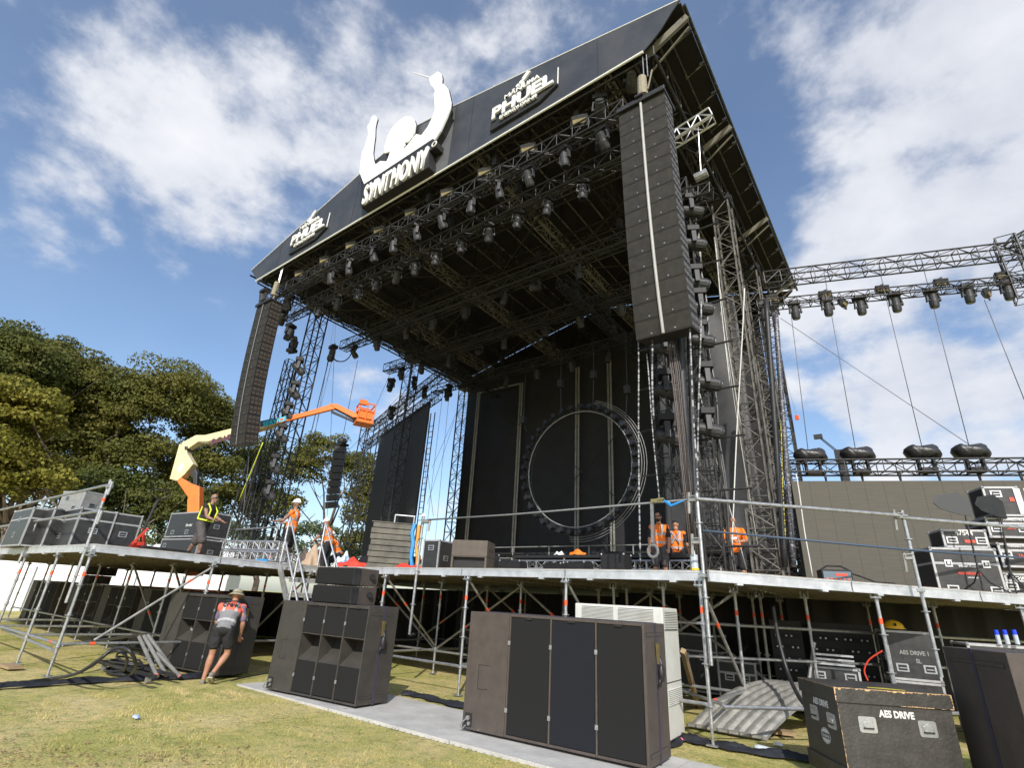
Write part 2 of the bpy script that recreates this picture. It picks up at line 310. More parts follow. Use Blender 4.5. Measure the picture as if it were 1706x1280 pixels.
# ---------------------------------------------------------------- ground
def ground():
    m=bpy.data.materials.new('mown dry grass'); m.use_nodes=True; nt=m.node_tree; N=nt.nodes; L=nt.links; b=N['Principled BSDF']; b.inputs['Roughness'].default_value=.95; b.inputs['Specular IOR Level'].default_value=.1
    tc=N.new('ShaderNodeTexCoord')
    def ns(s,d,r=.6):
        n=N.new('ShaderNodeTexNoise'); n.inputs['Scale'].default_value=s; n.inputs['Detail'].default_value=d; n.inputs['Roughness'].default_value=r; L.new(tc.outputs['Object'],n.inputs[0]); return n.outputs[0]
    def ramp(f,stops):
        c=N.new('ShaderNodeValToRGB'); L.new(f,c.inputs[0]); e=c.color_ramp.elements
        while len(e)>1: e.remove(e[-1])
        e[0].position=stops[0][0]; e[0].color=(*stops[0][1],1)
        for p,cc in stops[1:]:
            q=e.new(p); q.color=(*cc,1)
        return c.outputs[0]
    big=ramp(ns(.55,8,.65),[(.28,(.26,.30,.08)),(.42,(.40,.39,.15)),(.55,(.53,.46,.24)),(.70,(.62,.53,.34))])
    fine=ramp(ns(34,10,.8),[(.30,(.28,.34,.22)),(.47,(.9,.92,.8)),(.66,(1.6,1.45,1.3))])
    mid=ramp(ns(6,8,.7),[(.32,(.55,.66,.45)),(.48,(1,1,1)),(.68,(1.25,1.12,1.0))])
    def mul(a,c):
        x=N.new('ShaderNodeMix'); x.data_type='RGBA'; x.blend_type='MULTIPLY'; x.inputs[0].default_value=1; L.new(a,x.inputs[6]); L.new(c,x.inputs[7]); return x.outputs[2]
    x=N.new('ShaderNodeMix'); x.data_type='RGBA'
    def m2(op,a,c):
        n=N.new('ShaderNodeMath'); n.operation=op
        for i,v in enumerate((a,c)):
            if isinstance(v,(int,float)): n.inputs[i].default_value=v
            else: L.new(v,n.inputs[i])
        return n.outputs[0]
    soil=m2('MULTIPLY',m2('GREATER_THAN',ns(.9,5),.55),m2('GREATER_THAN',ns(16,9,.75),.56)); 
    L.new(m2('MULTIPLY',soil,.75),x.inputs[0]); L.new(mul(mul(big,fine),mid),x.inputs[6]); x.inputs[7].default_value=(.20,.13,.07,1); L.new(x.outputs[2],b.inputs['Base Color'])
    bp=N.new('ShaderNodeBump'); bp.inputs['Strength'].default_value=.9; bp.inputs['Distance'].default_value=.03; L.new(ns(45,6,.7),bp.inputs['Height']); L.new(bp.outputs[0],b.inputs['Normal'])
    MATS['grass']=m
    g=MB(); S=1500
    # graded sheet, fine near the camera so it can undulate slightly
    xs=[-S,-400,-150,-80]+list(np.linspace(-50,30,50))+[80,200,S]; ys=[-S,-200,-50]+list(np.linspace(-10,40,36))+[80,200,500,S]
    vs=[(x,y,-.02+.02*math.sin(x*.7+y*.4)*math.cos(y*.9-x*.23) if (-50<x<30 and -10<y<40) else -.02) for y in ys for x in xs]; nx=len(xs)
    g.add(vs,[(j*nx+i,j*nx+i+1,(j+1)*nx+i+1,(j+1)*nx+i) for j in range(len(ys)-1) for i in range(nx-1)])
    tag(g.build('ground',m,smooth=True),kind='structure')
    # blades of grass: one mesh
    n=190000
    px=RNG.uniform(0,1,n); r=2.6+7.5*RNG.uniform(0,1,n)**1.25; 
    ang=np.radians(RNG.uniform(-88,12,n)); # measured from +Y, negative to -X
    X=r*np.sin(ang); Y=r*np.cos(ang)
    keep=(Y<11.5)&~((Y>5.58)&(Y<7.7)&(X>-9.95)&(X<1))
    X,Y=X[keep],Y[keep]; n=len(X); Hh=RNG.uniform(.006,.020,n)*(.6+.5*np.sin(X*2.1)*np.cos(Y*1.7)+.3); a=RNG.uniform(0,6.28,n); w=RNG.uniform(.003,.007,n); le=RNG.uniform(0,.014,n); la=RNG.uniform(0,6.28,n)
    Z0=-.02+.02*np.sin(X*.7+Y*.4)*np.cos(Y*.9-X*.23)-.004
    tc_=60; cx=RNG.uniform(-10.5,-3,tc_); cy=RNG.uniform(1.2,5.3,tc_); m=260; ti=np.repeat(np.arange(tc_),m)
    TX=cx[ti]+RNG.normal(0,.11,tc_*m)*1.3; TY=cy[ti]+RNG.normal(0,.06,tc_*m); X=np.concatenate([X,TX]); Y=np.concatenate([Y,TY]); k_=tc_*m
    Hh=np.concatenate([Hh,RNG.uniform(.02,.05,k_)]); a=np.concatenate([a,RNG.uniform(0,6.28,k_)]); w=np.concatenate([w,RNG.uniform(.003,.006,k_)]); le=np.concatenate([le,RNG.uniform(.01,.04,k_)]); la=np.concatenate([la,RNG.uniform(0,6.28,k_)]); n=len(X)
    Z0=-.02+.02*np.sin(X*.7+Y*.4)*np.cos(Y*.9-X*.23)-.004
    V=np.zeros((n,3,3)); w=w*.6; V[:,0]=np.stack([X-w*np.cos(a),Y-w*np.sin(a),Z0],1); V[:,1]=np.stack([X+w*np.cos(a),Y+w*np.sin(a),Z0],1); V[:,2]=np.stack([X+le*np.cos(la),Y+le*np.sin(la),Z0+Hh],1)
    me=bpy.data.meshes.new('grass'); me.vertices.add(3*n); me.vertices.foreach_set('co',V.reshape(-1)); me.loops.add(3*n); me.loops.foreach_set('vertex_index',np.arange(3*n)); me.polygons.add(n); me.polygons.foreach_set('loop_start',np.arange(n)*3); me.polygons.foreach_set('loop_total',np.full(n,3)); me.update()
    gm=mat('grass blades',(.42,.40,.13),.8,0,(.70,.58,.30),.9,spec=.2,trans=.25,rand=.35); me.materials.append(gm)
    o=bpy.data.objects.new('grass',me); COL.objects.link(o); tag(o,'short dry yellow green grass in the foreground','grass',kind='stuff')
ground()
def clods():
    mb=MB(); rr=random.Random(5)
    for i in range(700):
        px_,py_=(rr.uniform(-20,420),rr.gauss(1258,14)) if i<260 else (rr.uniform(0,900),rr.uniform(1170,1278))
        p=at(px_,py_,'z',-.015); s=rr.uniform(.004,.013)*(1.2 if i<260 else .8)
        mb.ell((p.x,p.y,p.z+.002),(s*rr.uniform(.8,2.6),s,s*.35),Matrix.Rotation(rr.uniform(0,3),3,'Z'),nu=6,nv=3)
    mb.v=[(x+.003*math.sin(y*900),y+.003*math.sin(x*700),z) for x,y,z in mb.v]
    tag(mb.build('soil_crumbs',mat('brown soil',(.17,.11,.05),.95,0,(.36,.26,.13),12)),'loose brown soil crumbs scattered on the worn grass','soil',kind='stuff')
clods()
# ---------------------------------------------------------------- trees
def leafmat(name,c1,c2):
    return mat(name,c1,.6,0,c2,.35,spec=.25,trans=.3,rand=.35,coord='Object')
LM={'y':leafmat('yellow green leaves',(.15,.155,.022),(.26,.23,.04)),'o':leafmat('olive leaves',(.085,.098,.02),(.16,.15,.032)),'g':leafmat('dark green leaves',(.065,.088,.02),(.13,.135,.03)),'f':leafmat('blue green leaves',(.07,.10,.05),(.12,.15,.07))}
def leaves(name,lumps,m,parent,per=520,size=.26,rootloc=None,fill=.0):
    P=[];
    for (c,r,k) in lumps:
        n=int(per*k)
        d=RNG.normal(size=(n,3)); d/=np.linalg.norm(d,axis=1)[:,None]
        d[:,2]=np.where(d[:,2]<-.25,-d[:,2],d[:,2])
        rad=1-np.abs(RNG.normal(0,.13,n)); 
        bumpy=1+.13*np.sin(d[:,0]*7+c[0])*np.sin(d[:,1]*6+c[1])+.1*np.sin(d[:,2]*9+c[2])
        p=np.array(c)+d*np.array(r)*(rad*bumpy)[:,None]
        P.append(np.concatenate([p,d],1))
    A=np.concatenate(P); p=A[:,:3]; d=A[:,3:]; n=len(p)
    nrm=d+RNG.normal(0,.55,(n,3)); nrm/=np.linalg.norm(nrm,axis=1)[:,None]
    t=np.cross(nrm,RNG.normal(size=(n,3))); t/=np.linalg.norm(t,axis=1)[:,None]; b=np.cross(nrm,t)
    s=size*RNG.uniform(.55,1.25,n)[:,None]
    V=np.stack([p-t*s*.5-b*s*.12,p+b*s*-.35+t*s*.05,p+t*s*.5+b*s*.1,p+b*s*.35-t*s*.05],1)
    if rootloc is not None: V=V-np.array(rootloc)
    me=bpy.data.meshes.new(name); me.vertices.add(4*n); me.vertices.foreach_set('co',V.reshape(-1)); me.loops.add(4*n); me.loops.foreach_set('vertex_index',np.arange(4*n)); me.polygons.add(n); me.polygons.foreach_set('loop_start',np.arange(n)*4); me.polygons.foreach_set('loop_total',np.full(n,4)); me.update(); me.materials.append(m)
    o=bpy.data.objects.new(name,me); COL.objects.link(o); o.parent=parent
    return o
def tree(label,D,basepx,crowns,kind,per=800,size=.20,lumpr=.155,nl=190,forks=5,group='trees behind the stage',openness=0,trunkr=.3):
    # crowns: list of (px,py,rx_px,ry_px) blobs in the photo, turned to metres at distance D
    b=far(basepx,1000,D); b.z=0
    t=thing('tree',label,'tree',b,0,group)
    lumps=[]; cen=[]
    for (px,py,rx,ry) in crowns:
        c=far(px,py,D); w=(np.array(c)-CO)@CF; R=rx*w/FP; RZ=ry*w/FP; cen.append((c,R,RZ))
        m=int(nl*(rx*ry)/(80*80))+6
        for _ in range(m):
            d=RNG.normal(size=3); d/=np.linalg.norm(d)
            if d[2]<-.5: d[2]*=-.6
            q=np.array(c)+d*np.array([R,R*.8,RZ])*RNG.uniform(.60,1.04)
            lr=lumpr*min(R,RZ)*RNG.uniform(.6,1.7)+.30
            lumps.append((q-np.array(b),np.array([lr*RNG.uniform(1.1,1.6),lr*RNG.uniform(1.1,1.6),lr*RNG.uniform(.65,.95)]),(lr/1.6)**2*(1-openness)))
    leaves('crown',lumps,LM[kind],t,per,size)
    mb=MB(); c0=cen[0][0]-b
    top=Vector((c0.x*.3,c0.y*.3,max(2.5,c0.z*.42)))
    mb.tube([(0,0,-.2),(0.05,0,top.z*.5),top],[trunkr,trunkr*.8,trunkr*.65],8)
    for i in range(min(8,forks*len(cen))):
        c,R,RZ=cen[i%len(cen)]; a=RNG.uniform(0,6.28); e=c-b+Vector((math.cos(a)*R*.75,math.sin(a)*R*.6,RNG.uniform(-.3,.6)*RZ))
        mid=top.lerp(e,.5)+Vector((RNG.normal(0,.9),RNG.normal(0,.9),RNG.uniform(-.6,.4)))
        mb.tube([top,mid,e],[trunkr*.42,trunkr*.22,trunkr*.06],6)
        for k in range(3):
            e2=mid.lerp(e,.4+.2*k)+Vector(RNG.normal(0,1.1,3)); mb.tube([mid.lerp(e,.2+.2*k),e2],[trunkr*.16,trunkr*.05],5)
    mb.build('trunk',bark,t,smooth=True)
    return t
tree('tall rounded green tree at the far left edge of the photo',46,20,[(10,620,80,70),(-60,640,90,80),(60,640,50,50)],'g')
tree('big dark crowned tree between the yellow tree and the widest tree',50,130,[(95,640,85,65),(150,700,60,70),(110,760,90,70),(60,600,50,35)],'o')
tree('yellow green bushy tree in front at the far left',37,-10,[(15,690,75,50),(-30,760,80,60)],'y',lumpr=.18)
tree('low yellow green tree with rounded clumps behind the left flight cases',37,40,[(40,800,70,45),(-20,810,60,45),(0,770,50,40)],'y',lumpr=.19)
tree('widest dark green tree with a domed crown behind the yellow boom',47,250,[(270,690,105,75),(210,680,60,60),(340,700,60,60),(370,740,45,60),(230,780,95,60),(330,800,75,60),(180,740,50,60)],'o',nl=75)
tree('dark tree behind the pallet jack below the domed tree',44,215,[(215,850,70,50),(150,830,50,50),(290,860,70,45)],'g')
tree('dark green tree behind the left line array and lighting tower',52,420,[(410,800,45,60),(440,770,30,50),(390,850,50,45),(440,850,40,50)],'g',openness=.45)
tree('open gum tree with forked limbs behind the orange basket',50,535,[(540,755,48,28),(500,790,35,40),(590,790,40,35),(610,850,35,60),(480,850,25,30),(600,915,50,30)],'o',openness=.2,forks=2,trunkr=.3,lumpr=.2)
tree('slender tree right of the gum tree against the dark screen',58,630,[(625,830,28,60),(640,900,25,40)],'y',openness=.3)
tree('small blue green shrub behind the workers on the deck',40,540,[(520,900,55,28),(470,915,40,25),(590,935,40,20)],'f',nl=60,size=.2)
tree('low blue green shrub behind the walking man in shorts',42,380,[(380,905,60,35),(310,900,50,30)],'f',nl=60,size=.2)
tree('dark bushes behind the flight cases on the left deck',40,100,[(110,880,80,35),(30,890,60,35),(190,890,60,35)],'g',nl=60)
# ---------------------------------------------------------------- far white marquee
def marquee():
    a=far(-120,925,37); b=far(300,930,34); a.z=b.z=0
    t=thing('marquee','long low white marquee on the grass behind the left deck','marquee',a)
    d=(b-a); Ln=d.length; d.normalize(); n=Vector((-d.y,d.x,0)); 
    if n.y<0: n=-n
    mb=MB(); W_=9
    prof=[(0,0),(0,2.2),(W_/2,3.7),(W_,2.2),(W_,0)]
    org=Vector((0,0,0)); vs=[];fs=[]
    k=12
    for i in range(k+1):
        for (u,z) in prof: vs.append(org+d*(Ln*1.25*i/k)+n*u+Vector((0,0,z+(.12*math.sin(i*2.6) if z>3 else 0))))
    for i in range(k):
        for j in range(4): fs.append((i*5+j,i*5+j+1,(i+1)*5+j+1,(i+1)*5+j))
    fs+=[(0,1,2,3,4),tuple(k*5+j for j in (4,3,2,1,0))]
    mb.add(vs,fs); mb.build('canopy',tentm,t)
    for i in range(7): p=MB(); p.cyl(org+d*(Ln*1.25*i/6)-n*.04,org+d*(Ln*1.25*i/6)-n*.04+Vector((0,0,2)),.03); p.build('pole',galv,t)
marquee()
# ---------------------------------------------------------------- stage roof
ZD=2.18
PROF=[(-22.45,15.30),(-18.8,16.2),(-14.9,17.10),(-11.9,17.72),(-9.7,17.36),(-6,16.55),(-2.0,15.62)]
def roofz(x):
    for (a,za),(b,zb) in zip(PROF,PROF[1:]):
        if a<=x<=b: return za+(zb-za)*(x-a)/(b-a)
    return 15.3
def build_roof():
    t=thing('stage_roof','large dark fabric stage roof over the whole stage with steel trusses beneath','stage roof',(-12.2,8.5,14.4))
    R=(-12.2,8.5,14.4)
    def P(mb,name,m,**k): 
        o=mb.build(name,m,None,rootloc=R,**k); o.parent=t; o.location=(0,0,0); return o
    mb=MB(); y0,y1=8.52,23.3; vs=[];fs=[]; k=14; n=len(PROF)
    for i in range(k+1):
        y=y0+(y1-y0)*i/k
        for x,z in PROF: vs.append((x,y,z-(.05*math.sin(i*math.pi/2)**2)))
    for i in range(k):
        for j in range(n-1): fs.append((i*n+j,i*n+j+1,(i+1)*n+j+1,(i+1)*n+j))
    mb.add(vs,fs); o=P(mb,'roof_skin',pvcin,fix=False); s=o.modifiers.new('s','SOLIDIFY'); s.thickness=.04; s.offset=-1
    # rear gable and fascia
    low=[(-21.5,14.43),(-3.05,14.55),(-2.85,14.70),(-2.55,14.98),(-2.25,15.38),(-2.0,15.66)]; top=list(reversed(PROF[:-1]))
    poly=low+[(x,z+.03) for x,z in top]
    mb=MB(); mb.prism(poly,(0,8.50,0),(1,0,0),(0,0,1),(0,-1,0),.03); P(mb,'fascia',pvc)
    mb=MB(); mb.prism([(-21.3,14.6),(-3.1,14.6),(-2.1,15.5)]+[(x,z-.1) for x,z in top],(0,23.3,0),(1,0,0),(0,0,1),(0,-1,0),.03); P(mb,'rear_gable',pvcin)
    lite=mat('roof fabric with painted light',(.085,.088,.095),.5,0,(.11,.112,.118),1.5,.2,3)
    mb=MB(); mb.prism([(-11.6,14.54),(-9.75,14.54),(-9.75,17.32),(-11.6,17.6)],(0,8.466,0),(1,0,0),(0,0,1),(0,-1,0),.004); P(mb,'painted_light_panel',lite)  # lighter strip: light on the angled cloth painted into the fabric colour
    mb=MB(); mb.tube([(-21.55,8.45,14.40),(-3.02,8.45,14.52)],.035,8); P(mb,'lower_edge_bead',white)
    mb=MB(); mb.tube([(x,8.47,z+.05) for x,z in PROF],.018,6); P(mb,'upper_edge_bead',white)
    # side eave rails with brackets
    for sx,xo,zo in ((1,-1.93,15.42),(-1,-22.5,15.1)):
        mb=MB(); mb.cyl((xo,8.5,zo),(xo,23.2,zo),.045,8); mb.cyl((xo-sx*.55,8.9,zo-.22),(xo-sx*.55,22.8,zo-.25),.03,6)
        for i in range(14):
            y=9.2+i*1.05; mb.cyl((xo-sx*.6,y,zo-.25),(xo+sx*.03,y,zo+.02),.022,5); mb.box((xo-sx*.12,y,zo),(.12,.07,.1))
        P(mb,'eave_rail',mat('eave rail steel',(.04,.04,.036),.45,.6,(.16,.15,.11),7,contrast=(.5,.7)))
    for y in (8.75,12.6,17.4,22.2):
        for (xa,xb) in ((-3.05,-1.95),(-21.45,-22.5)):
            mb=MB(); mb.cyl((xa,y,14.75),(xb,y,15.3),.10,4); mb.cyl((xa,y+.25,14.4),(xb,y+.1,15.05),.03,5); P(mb,'eave_beam',mat('dull timber coloured beam',(.12,.11,.09),.6,0,(.18,.165,.13),5))
    mb=MB()
    for x in (-20,-17.4,-14.8,-8.9,-6.6,-4.3): mb.bb(x-.006,x+.006,8.462,8.47,14.56,roofz(x)-.02)
    P(mb,'fabric_seams',blackp)
    for x in np.linspace(-21.0,-3.4,21):
        z=roofz(x)-.16; mb=MB(); mb.cyl((x,8.6,z),(x,23.2,z),.036,6); P(mb,'purlin',steelbeige if int(x*10)%3 else steeldark)
    for x,m in ((-19.2,steelbeige),(-16.8,steeldark),(-14.4,steelbeige),(-11.5,steeldark),(-9.0,steelbeige),(-6.2,steeldark),(-4.4,steelbeige)):
        mb=MB(); truss(mb,(x,8.8,15.0),(x,23.1,15.0),.38,.5,.55,.03,.017); P(mb,'roof_truss',m)
    for x in (-21.45,-3.05):
        mb=MB(); truss(mb,(x,8.6,14.85),(x,23.2,14.85),.5,.85,.95,.04,.022); P(mb,'roof_truss',steeldark)
    for y in (8.85,11.6,14.2,18.2,22.9):
        mb=MB(); truss(mb,(-21.4,y,14.75),(-3.1,y,14.75),.45,.6,.75,.035,.018); P(mb,'cross_truss',steeldark)
        mb=MB()
        for x in np.arange(-20.5,-4,2.3):
            mb.cyl((x,y,15.0),(x+.05,y,roofz(x)-.2),.025,5); mb.cyl((x,y,15.0),(x+1.6,y,roofz(min(x+1.6,-3))-.2),.022,5)
        P(mb,'web_strut',steeldark)
    mb=MB()
    for (a,b) in (((-21.4,8.8,14.6),(-12,14.2,14.6)),((-3.2,8.8,14.6),(-12,14.2,14.6)),((-21.4,18.2,14.6),(-12,14.2,14.6)),((-3.2,18.2,14.6),(-12,14.2,14.6)),((-12,18.2,14.6),(-21,22.8,14.6)),((-12,18.2,14.6),(-3.5,22.8,14.6)),((-21.3,11.6,14.45),(-17,14.2,14.45)),((-3.2,11.6,14.45),(-8,14.2,14.45))): mb.cyl(a,b,.03,6)
    P(mb,'bracing',steeldark)
build_roof()
# ---------------------------------------------------------------- signs on the fascia
def conductor_sign():
    Y=8.16; f=lambda u,v:at(590+u/4.742,100+v/4.742,'y',Y)
    org=f(340,900); t=thing('fascia_sign','white cut out of a conductor with raised arms above a band of raised white lettering','sign',org)
    pts=[(88,1002),(66,950),(42,885),(48,830),(62,722),(78,700),(92,650),(110,590),(106,515),(124,492),(138,450),(150,437),(168,438),(178,455),(166,500),(160,530),(158,600),(152,640),(146,690),(142,730),(150,790),(163,828),(205,796),(255,799),(268,770),(284,722),(238,735),(240,680),(262,600),(300,535),(350,480),(400,446),(440,442),(470,465),(482,505),(472,570),(455,612),(430,645),(398,650),(402,668),(385,697),(400,695),(440,645),(490,582),(530,592),(580,525),(618,448),(638,390),(632,290),(628,268),(640,245),(625,212),(602,188),(590,135),(622,115),(662,88),(684,105),(690,135),(686,195),(706,184),(738,222),(762,330),(756,380),(728,455),(680,560),(630,640),(600,655)]
    P=[f(*p) for p in pts]; poly=[(p.x-org.x,p.z-org.z) for p in P]
    def flat(name,poly,m,y,th,bev=0):
        mb=MB(); mb.prism(poly,(0,y,0),(1,0,0),(0,0,1),(0,1,0),th); return mb.build(name,m,t)
    flat('conductor_figure',poly,white,0,.06)
    # black frame behind, slightly bigger
    cx=sum(p[0] for p in poly)/len(poly)
    flat('figure_edge',[(p[0]+(.012 if p[0]>cx else -.0),p[1]-.012) for p in poly],blackp,.065,.05)
    bp=[f(*p) for p in ((100,985),(160,835),(210,800),(260,802),(300,760),(385,705),(440,655),(490,590),(530,598),(585,530),(630,455),(745,425),(728,455),(680,560),(632,640))]
    flat('support_frame',[(p.x-org.x,p.z-org.z) for p in bp],blackp,.12,.20)
    tb=[f(*p) for p in ((60,1000),(628,626),(662,650),(655,690),(600,720),(596,850),(62,1172),(52,1150),(55,1100))]; 
    tb=[(p.x-org.x,p.z-org.z) for p in tb]; flat('lettering_backing',tb,blackp,-.037,.32)
    a=f(78,1156); ux=Vector((f(590,845).x-a.x,0,f(590,845).z-a.z)); Ln=ux.length; hgt=(f(80,1010)-f(75,1156)).length
    o=put_text('lettering','SYNTHONY',hgt*1.20,white,t,(a.x-org.x,-.085,a.z-org.z),ux,(0,0,1),ext=.045,bold=.034,shear=-.03,align='LEFT',spacing=1.16)
    w=max(v.co.x for v in o.data.vertices)-min(v.co.x for v in o.data.vertices); o.data.transform(Matrix.Scale(Ln*.985/w,4,(1,0,0)))
    rim=mat('grey letter sides',(.40,.40,.40),.5)
    q=f(643,672); mb=MB()
    k=14; c=Vector((q.x-org.x,-.06,q.z-org.z)); mb.tube([c+Vector((math.cos(6.283*i/k)*.10,0,math.sin(6.283*i/k)*.10)) for i in range(k+1)],.022,6); mb.cyl(c+Vector((0,.06,0)),c+Vector((0,.3,0)),.09,10); mb.build('trademark_ring',white,t)
    b0=f(590,132); b1=f(462,92); mb=MB(); mb.tube([(b0.x-org.x,.03,b0.z-org.z),(b1.x-org.x,.03,b1.z-org.z)],[.03,.015],6); mb.build('baton',white,t)
    mb=MB()
    for (u,v) in ((120,900),(300,850),(560,640),(700,400)):
        p=f(u,v); mb.cyl((p.x-org.x,.12,p.z-org.z),(p.x-org.x,.36,p.z-org.z-.1),.03,6)
    mb.build('bracket',steelblk,t)
conductor_sign()
def drink_sign(label,p0,p1,hz):
    # p0 lower left, p1 lower right of the big word, on the fascia front
    org=p0; d=Vector((p1.x-p0.x,0,p1.z-p0.z)); L0=d.length
    t=thing('sponsor_sign',label,'sign',org,0,'drink logos on the roof fascia')
    s=L0/3.0 # unit : big word about 3 wide
    ux=Vector((1,0,0)); uz=Vector((0,0,1))
    def fit(name,txt,x0,x1,z,h,bold,shear=.0,ext=.03):
        o=put_text(name,txt,h*1.38,white,t,(x0*s,-.10,z*s),(1,0,0),(0,0,1),ext=ext,bold=bold,shear=shear,align='LEFT')
        vx=[v.co.x for v in o.data.vertices]; w=max(vx)-min(vx); o.data.transform(Matrix.Scale((x1-x0)*s/w,4,(1,0,0))); return o
    fit('brand_lettering','PHUEL',0,2.95,.28,.62*s,.020)
    fit('small_lettering','M\u0100NUKA',.62,2.35,1.0,.24*s,.004)
    fit('small_lettering','ENERGY DRINK',.45,2.25,0,.18*s,.002)
    mb=MB(); mb.prism([(-.1,-.2),(2.3,-.2),(3.1,.18),(3.1,.3),(-.1,.3)],(0,-.04,0),(s,0,0),(0,0,s),(0,1,0),.07)
    mb.prism([(3.12,.2),(3.15,.2),(3.15,1.1),(3.12,1.1)],(0,-.04,0),(s,0,0),(0,0,s),(0,1,0),.03,mi=1)
    mb.build('backing',[blackp,white],t)
    mb=MB()
    for poly in ([(1.25,1.62),(1.38,1.55),(1.75,1.78),(2.15,2.35),(2.02,2.42),(1.55,2.0),(1.3,1.85)],[(1.45,1.9),(1.55,1.92),(1.98,2.55),(1.86,2.58),(1.5,2.1)],[(1.0,1.55),(1.1,1.42),(1.32,1.52),(1.3,1.72),(1.12,1.72)],[(1.4,1.5),(1.62,1.62),(1.72,1.4),(1.66,1.18),(1.52,1.28)],[(1.2,1.5),(1.28,1.3),(1.32,1.3),(1.3,1.52)],[(1.55,1.25),(1.64,1.28),(1.6,1.08),(1.54,1.02)]):
        mb.prism([(1.55+(a-1.6)*.62,1.12+(b-1.05)*.50) for a,b in poly],(0,-.12,0),(s,0,0),(0,0,s),(0,1,0),.06)
    mb.build('bee_emblem',white,t)
drink_sign('larger white drink logo with a bee on the fascia right of the conductor sign',at(821,212,'y',8.42),at(924,158,'y',8.42),1)
drink_sign('smaller looking white drink logo with a bee at the left end of the fascia',at(485,419,'y',8.42),at(540,389,'y',8.42),1)
# ---------------------------------------------------------------- towers
def tower(label,x,y,z0,z1,w,m,head=True,group='lattice towers carrying the stage roof',rz=0):
    t=thing('roof_tower',label,'tower',(x,y,z0),rz,group)
    mb=MB(); truss(mb,(0,0,.25),(0,0,z1-z0),w,w,w*1.05,.036,.017,up=(0,1,0)); mb.build('mast',m,t)
    mb=MB(); truss(mb,(0,0,.0),(0,0,2.0),w*1.35,w*1.35,w*1.1,.04,.02,up=(0,1,0)); mb.box((0,0,.04),(w*2,w*2,.06)); mb.build('base',m,t)
    if head: 
        mb=MB(); mb.box((0,0,z1-z0+.1),(w*1.3,w*1.3,.25)); mb.cyl((-w*.7,0,z1-z0+.2),(w*.7,0,z1-z0+.2),.12,8); mb.build('head_block',steelblk,t)
    return t
wtow=mat('weathered tower steel',(.05,.047,.042),.55,.3,(.15,.138,.12),5,.2,40)
tower('front left lattice tower behind the left line array',-21.2,11.6,ZD,14.4,.62,steelblk)
tower('middle left lattice tower in front of the left screen',-21.4,18.0,ZD,14.4,.58,steelblk)
tower('back left lattice tower at the edge of the black backdrop',-21.6,22.9,ZD,14.4,.55,steelblk)
tower('nearest right lattice tower with weathered grey bars',-2.95,14.8,ZD,14.4,.50,wtow)
tower('right lattice tower behind the nearest one beside the right screen',-3.1,19.3,ZD,14.4,.5,wtow)
tower('back right lattice tower against the sky',-3.2,22.4,ZD,14.4,.5,steeldark)
# ---------------------------------------------------------------- lamps
def make_head(label='x'):
    t=thing('moving_head_lamp',label,'stage lamp')
    mb=MB(); mb.box((0,0,-.11),(.40,.30,.15)); mb.cyl((-.12,0,-.04),(-.12,0,.06),.025,6); mb.cyl((.12,0,-.04),(.12,0,.06),.025,6); mb.box((.17,0,-.11),(.05,.26,.11)); mb.box((-.17,0,-.11),(.05,.26,.11)); mb.build('base',blackg,t,bev=.012)
    mb=MB(); mb.box((0,0,-.21),(.12,.12,.06))
    for s in(-1,1): mb.add([(s*.20,-.06,-.22),(s*.20,.06,-.22),(s*.235,.055,-.56),(s*.235,-.055,-.56),(s*.16,-.06,-.24),(s*.16,.06,-.24),(s*.195,.055,-.56),(s*.195,-.055,-.56)],[(0,1,2,3),(4,7,6,5),(0,4,5,1),(2,6,7,3),(1,5,6,2),(0,3,7,4)])
    mb.box((0,0,-.235),(.40,.12,.05)); mb.build('yoke',yokem if False else greyh,t,bev=.008)
    mb=MB(); # head pivots at z=-.5 ; modelled pointing down
    for z0,z1,r0,r1 in ((.20,.26,.07,.11),(.26-.26,.20,.14,.13),(-.06,0,.155,.14),(-.26,-.06,.145,.155),(-.31,-.26,.125,.145)): mb.cyl((0,0,z0),(0,0,z1),r0,14,r1)
    mb.cyl((0,0,.20),(0,0,.25),.13,14,.08); mb.cyl((-.2,0,0),(.2,0,0),.05,8)
    for k in range(6):
        a=k*math.pi/3; mb.box((math.cos(a)*.15,math.sin(a)*.15,-.16),(.02,.02,.16),a)
    h=mb.build('head',greyh,t,smooth=False); h.location=(0,0,-.5); h.rotation_euler=(.35,0,0)
    mb=MB(); mb.cyl((0,0,-.318),(0,0,-.312),.11,14); mb.build('front_lens',lens,h)
    return t
HEAD=None; HEADN=0
def head(label,loc,rz=0,tilt=.35,group='moving head lamps under the front lighting truss',s=1,dark=False,flip=False):
    global HEAD,HEADN
    if HEAD is None: HEAD=make_head(label); r=HEAD; r['group']=group
    else: r=dup(HEAD,loc,None,label,group)
    r.location=loc; r.rotation_euler=(math.pi if flip else 0,0,rz); r.scale=(s,s,s); r['label']=label
    for c in r.children:
        if c.name.startswith('head'): c.rotation_euler=(tilt,0,0)
    return r
BL=None
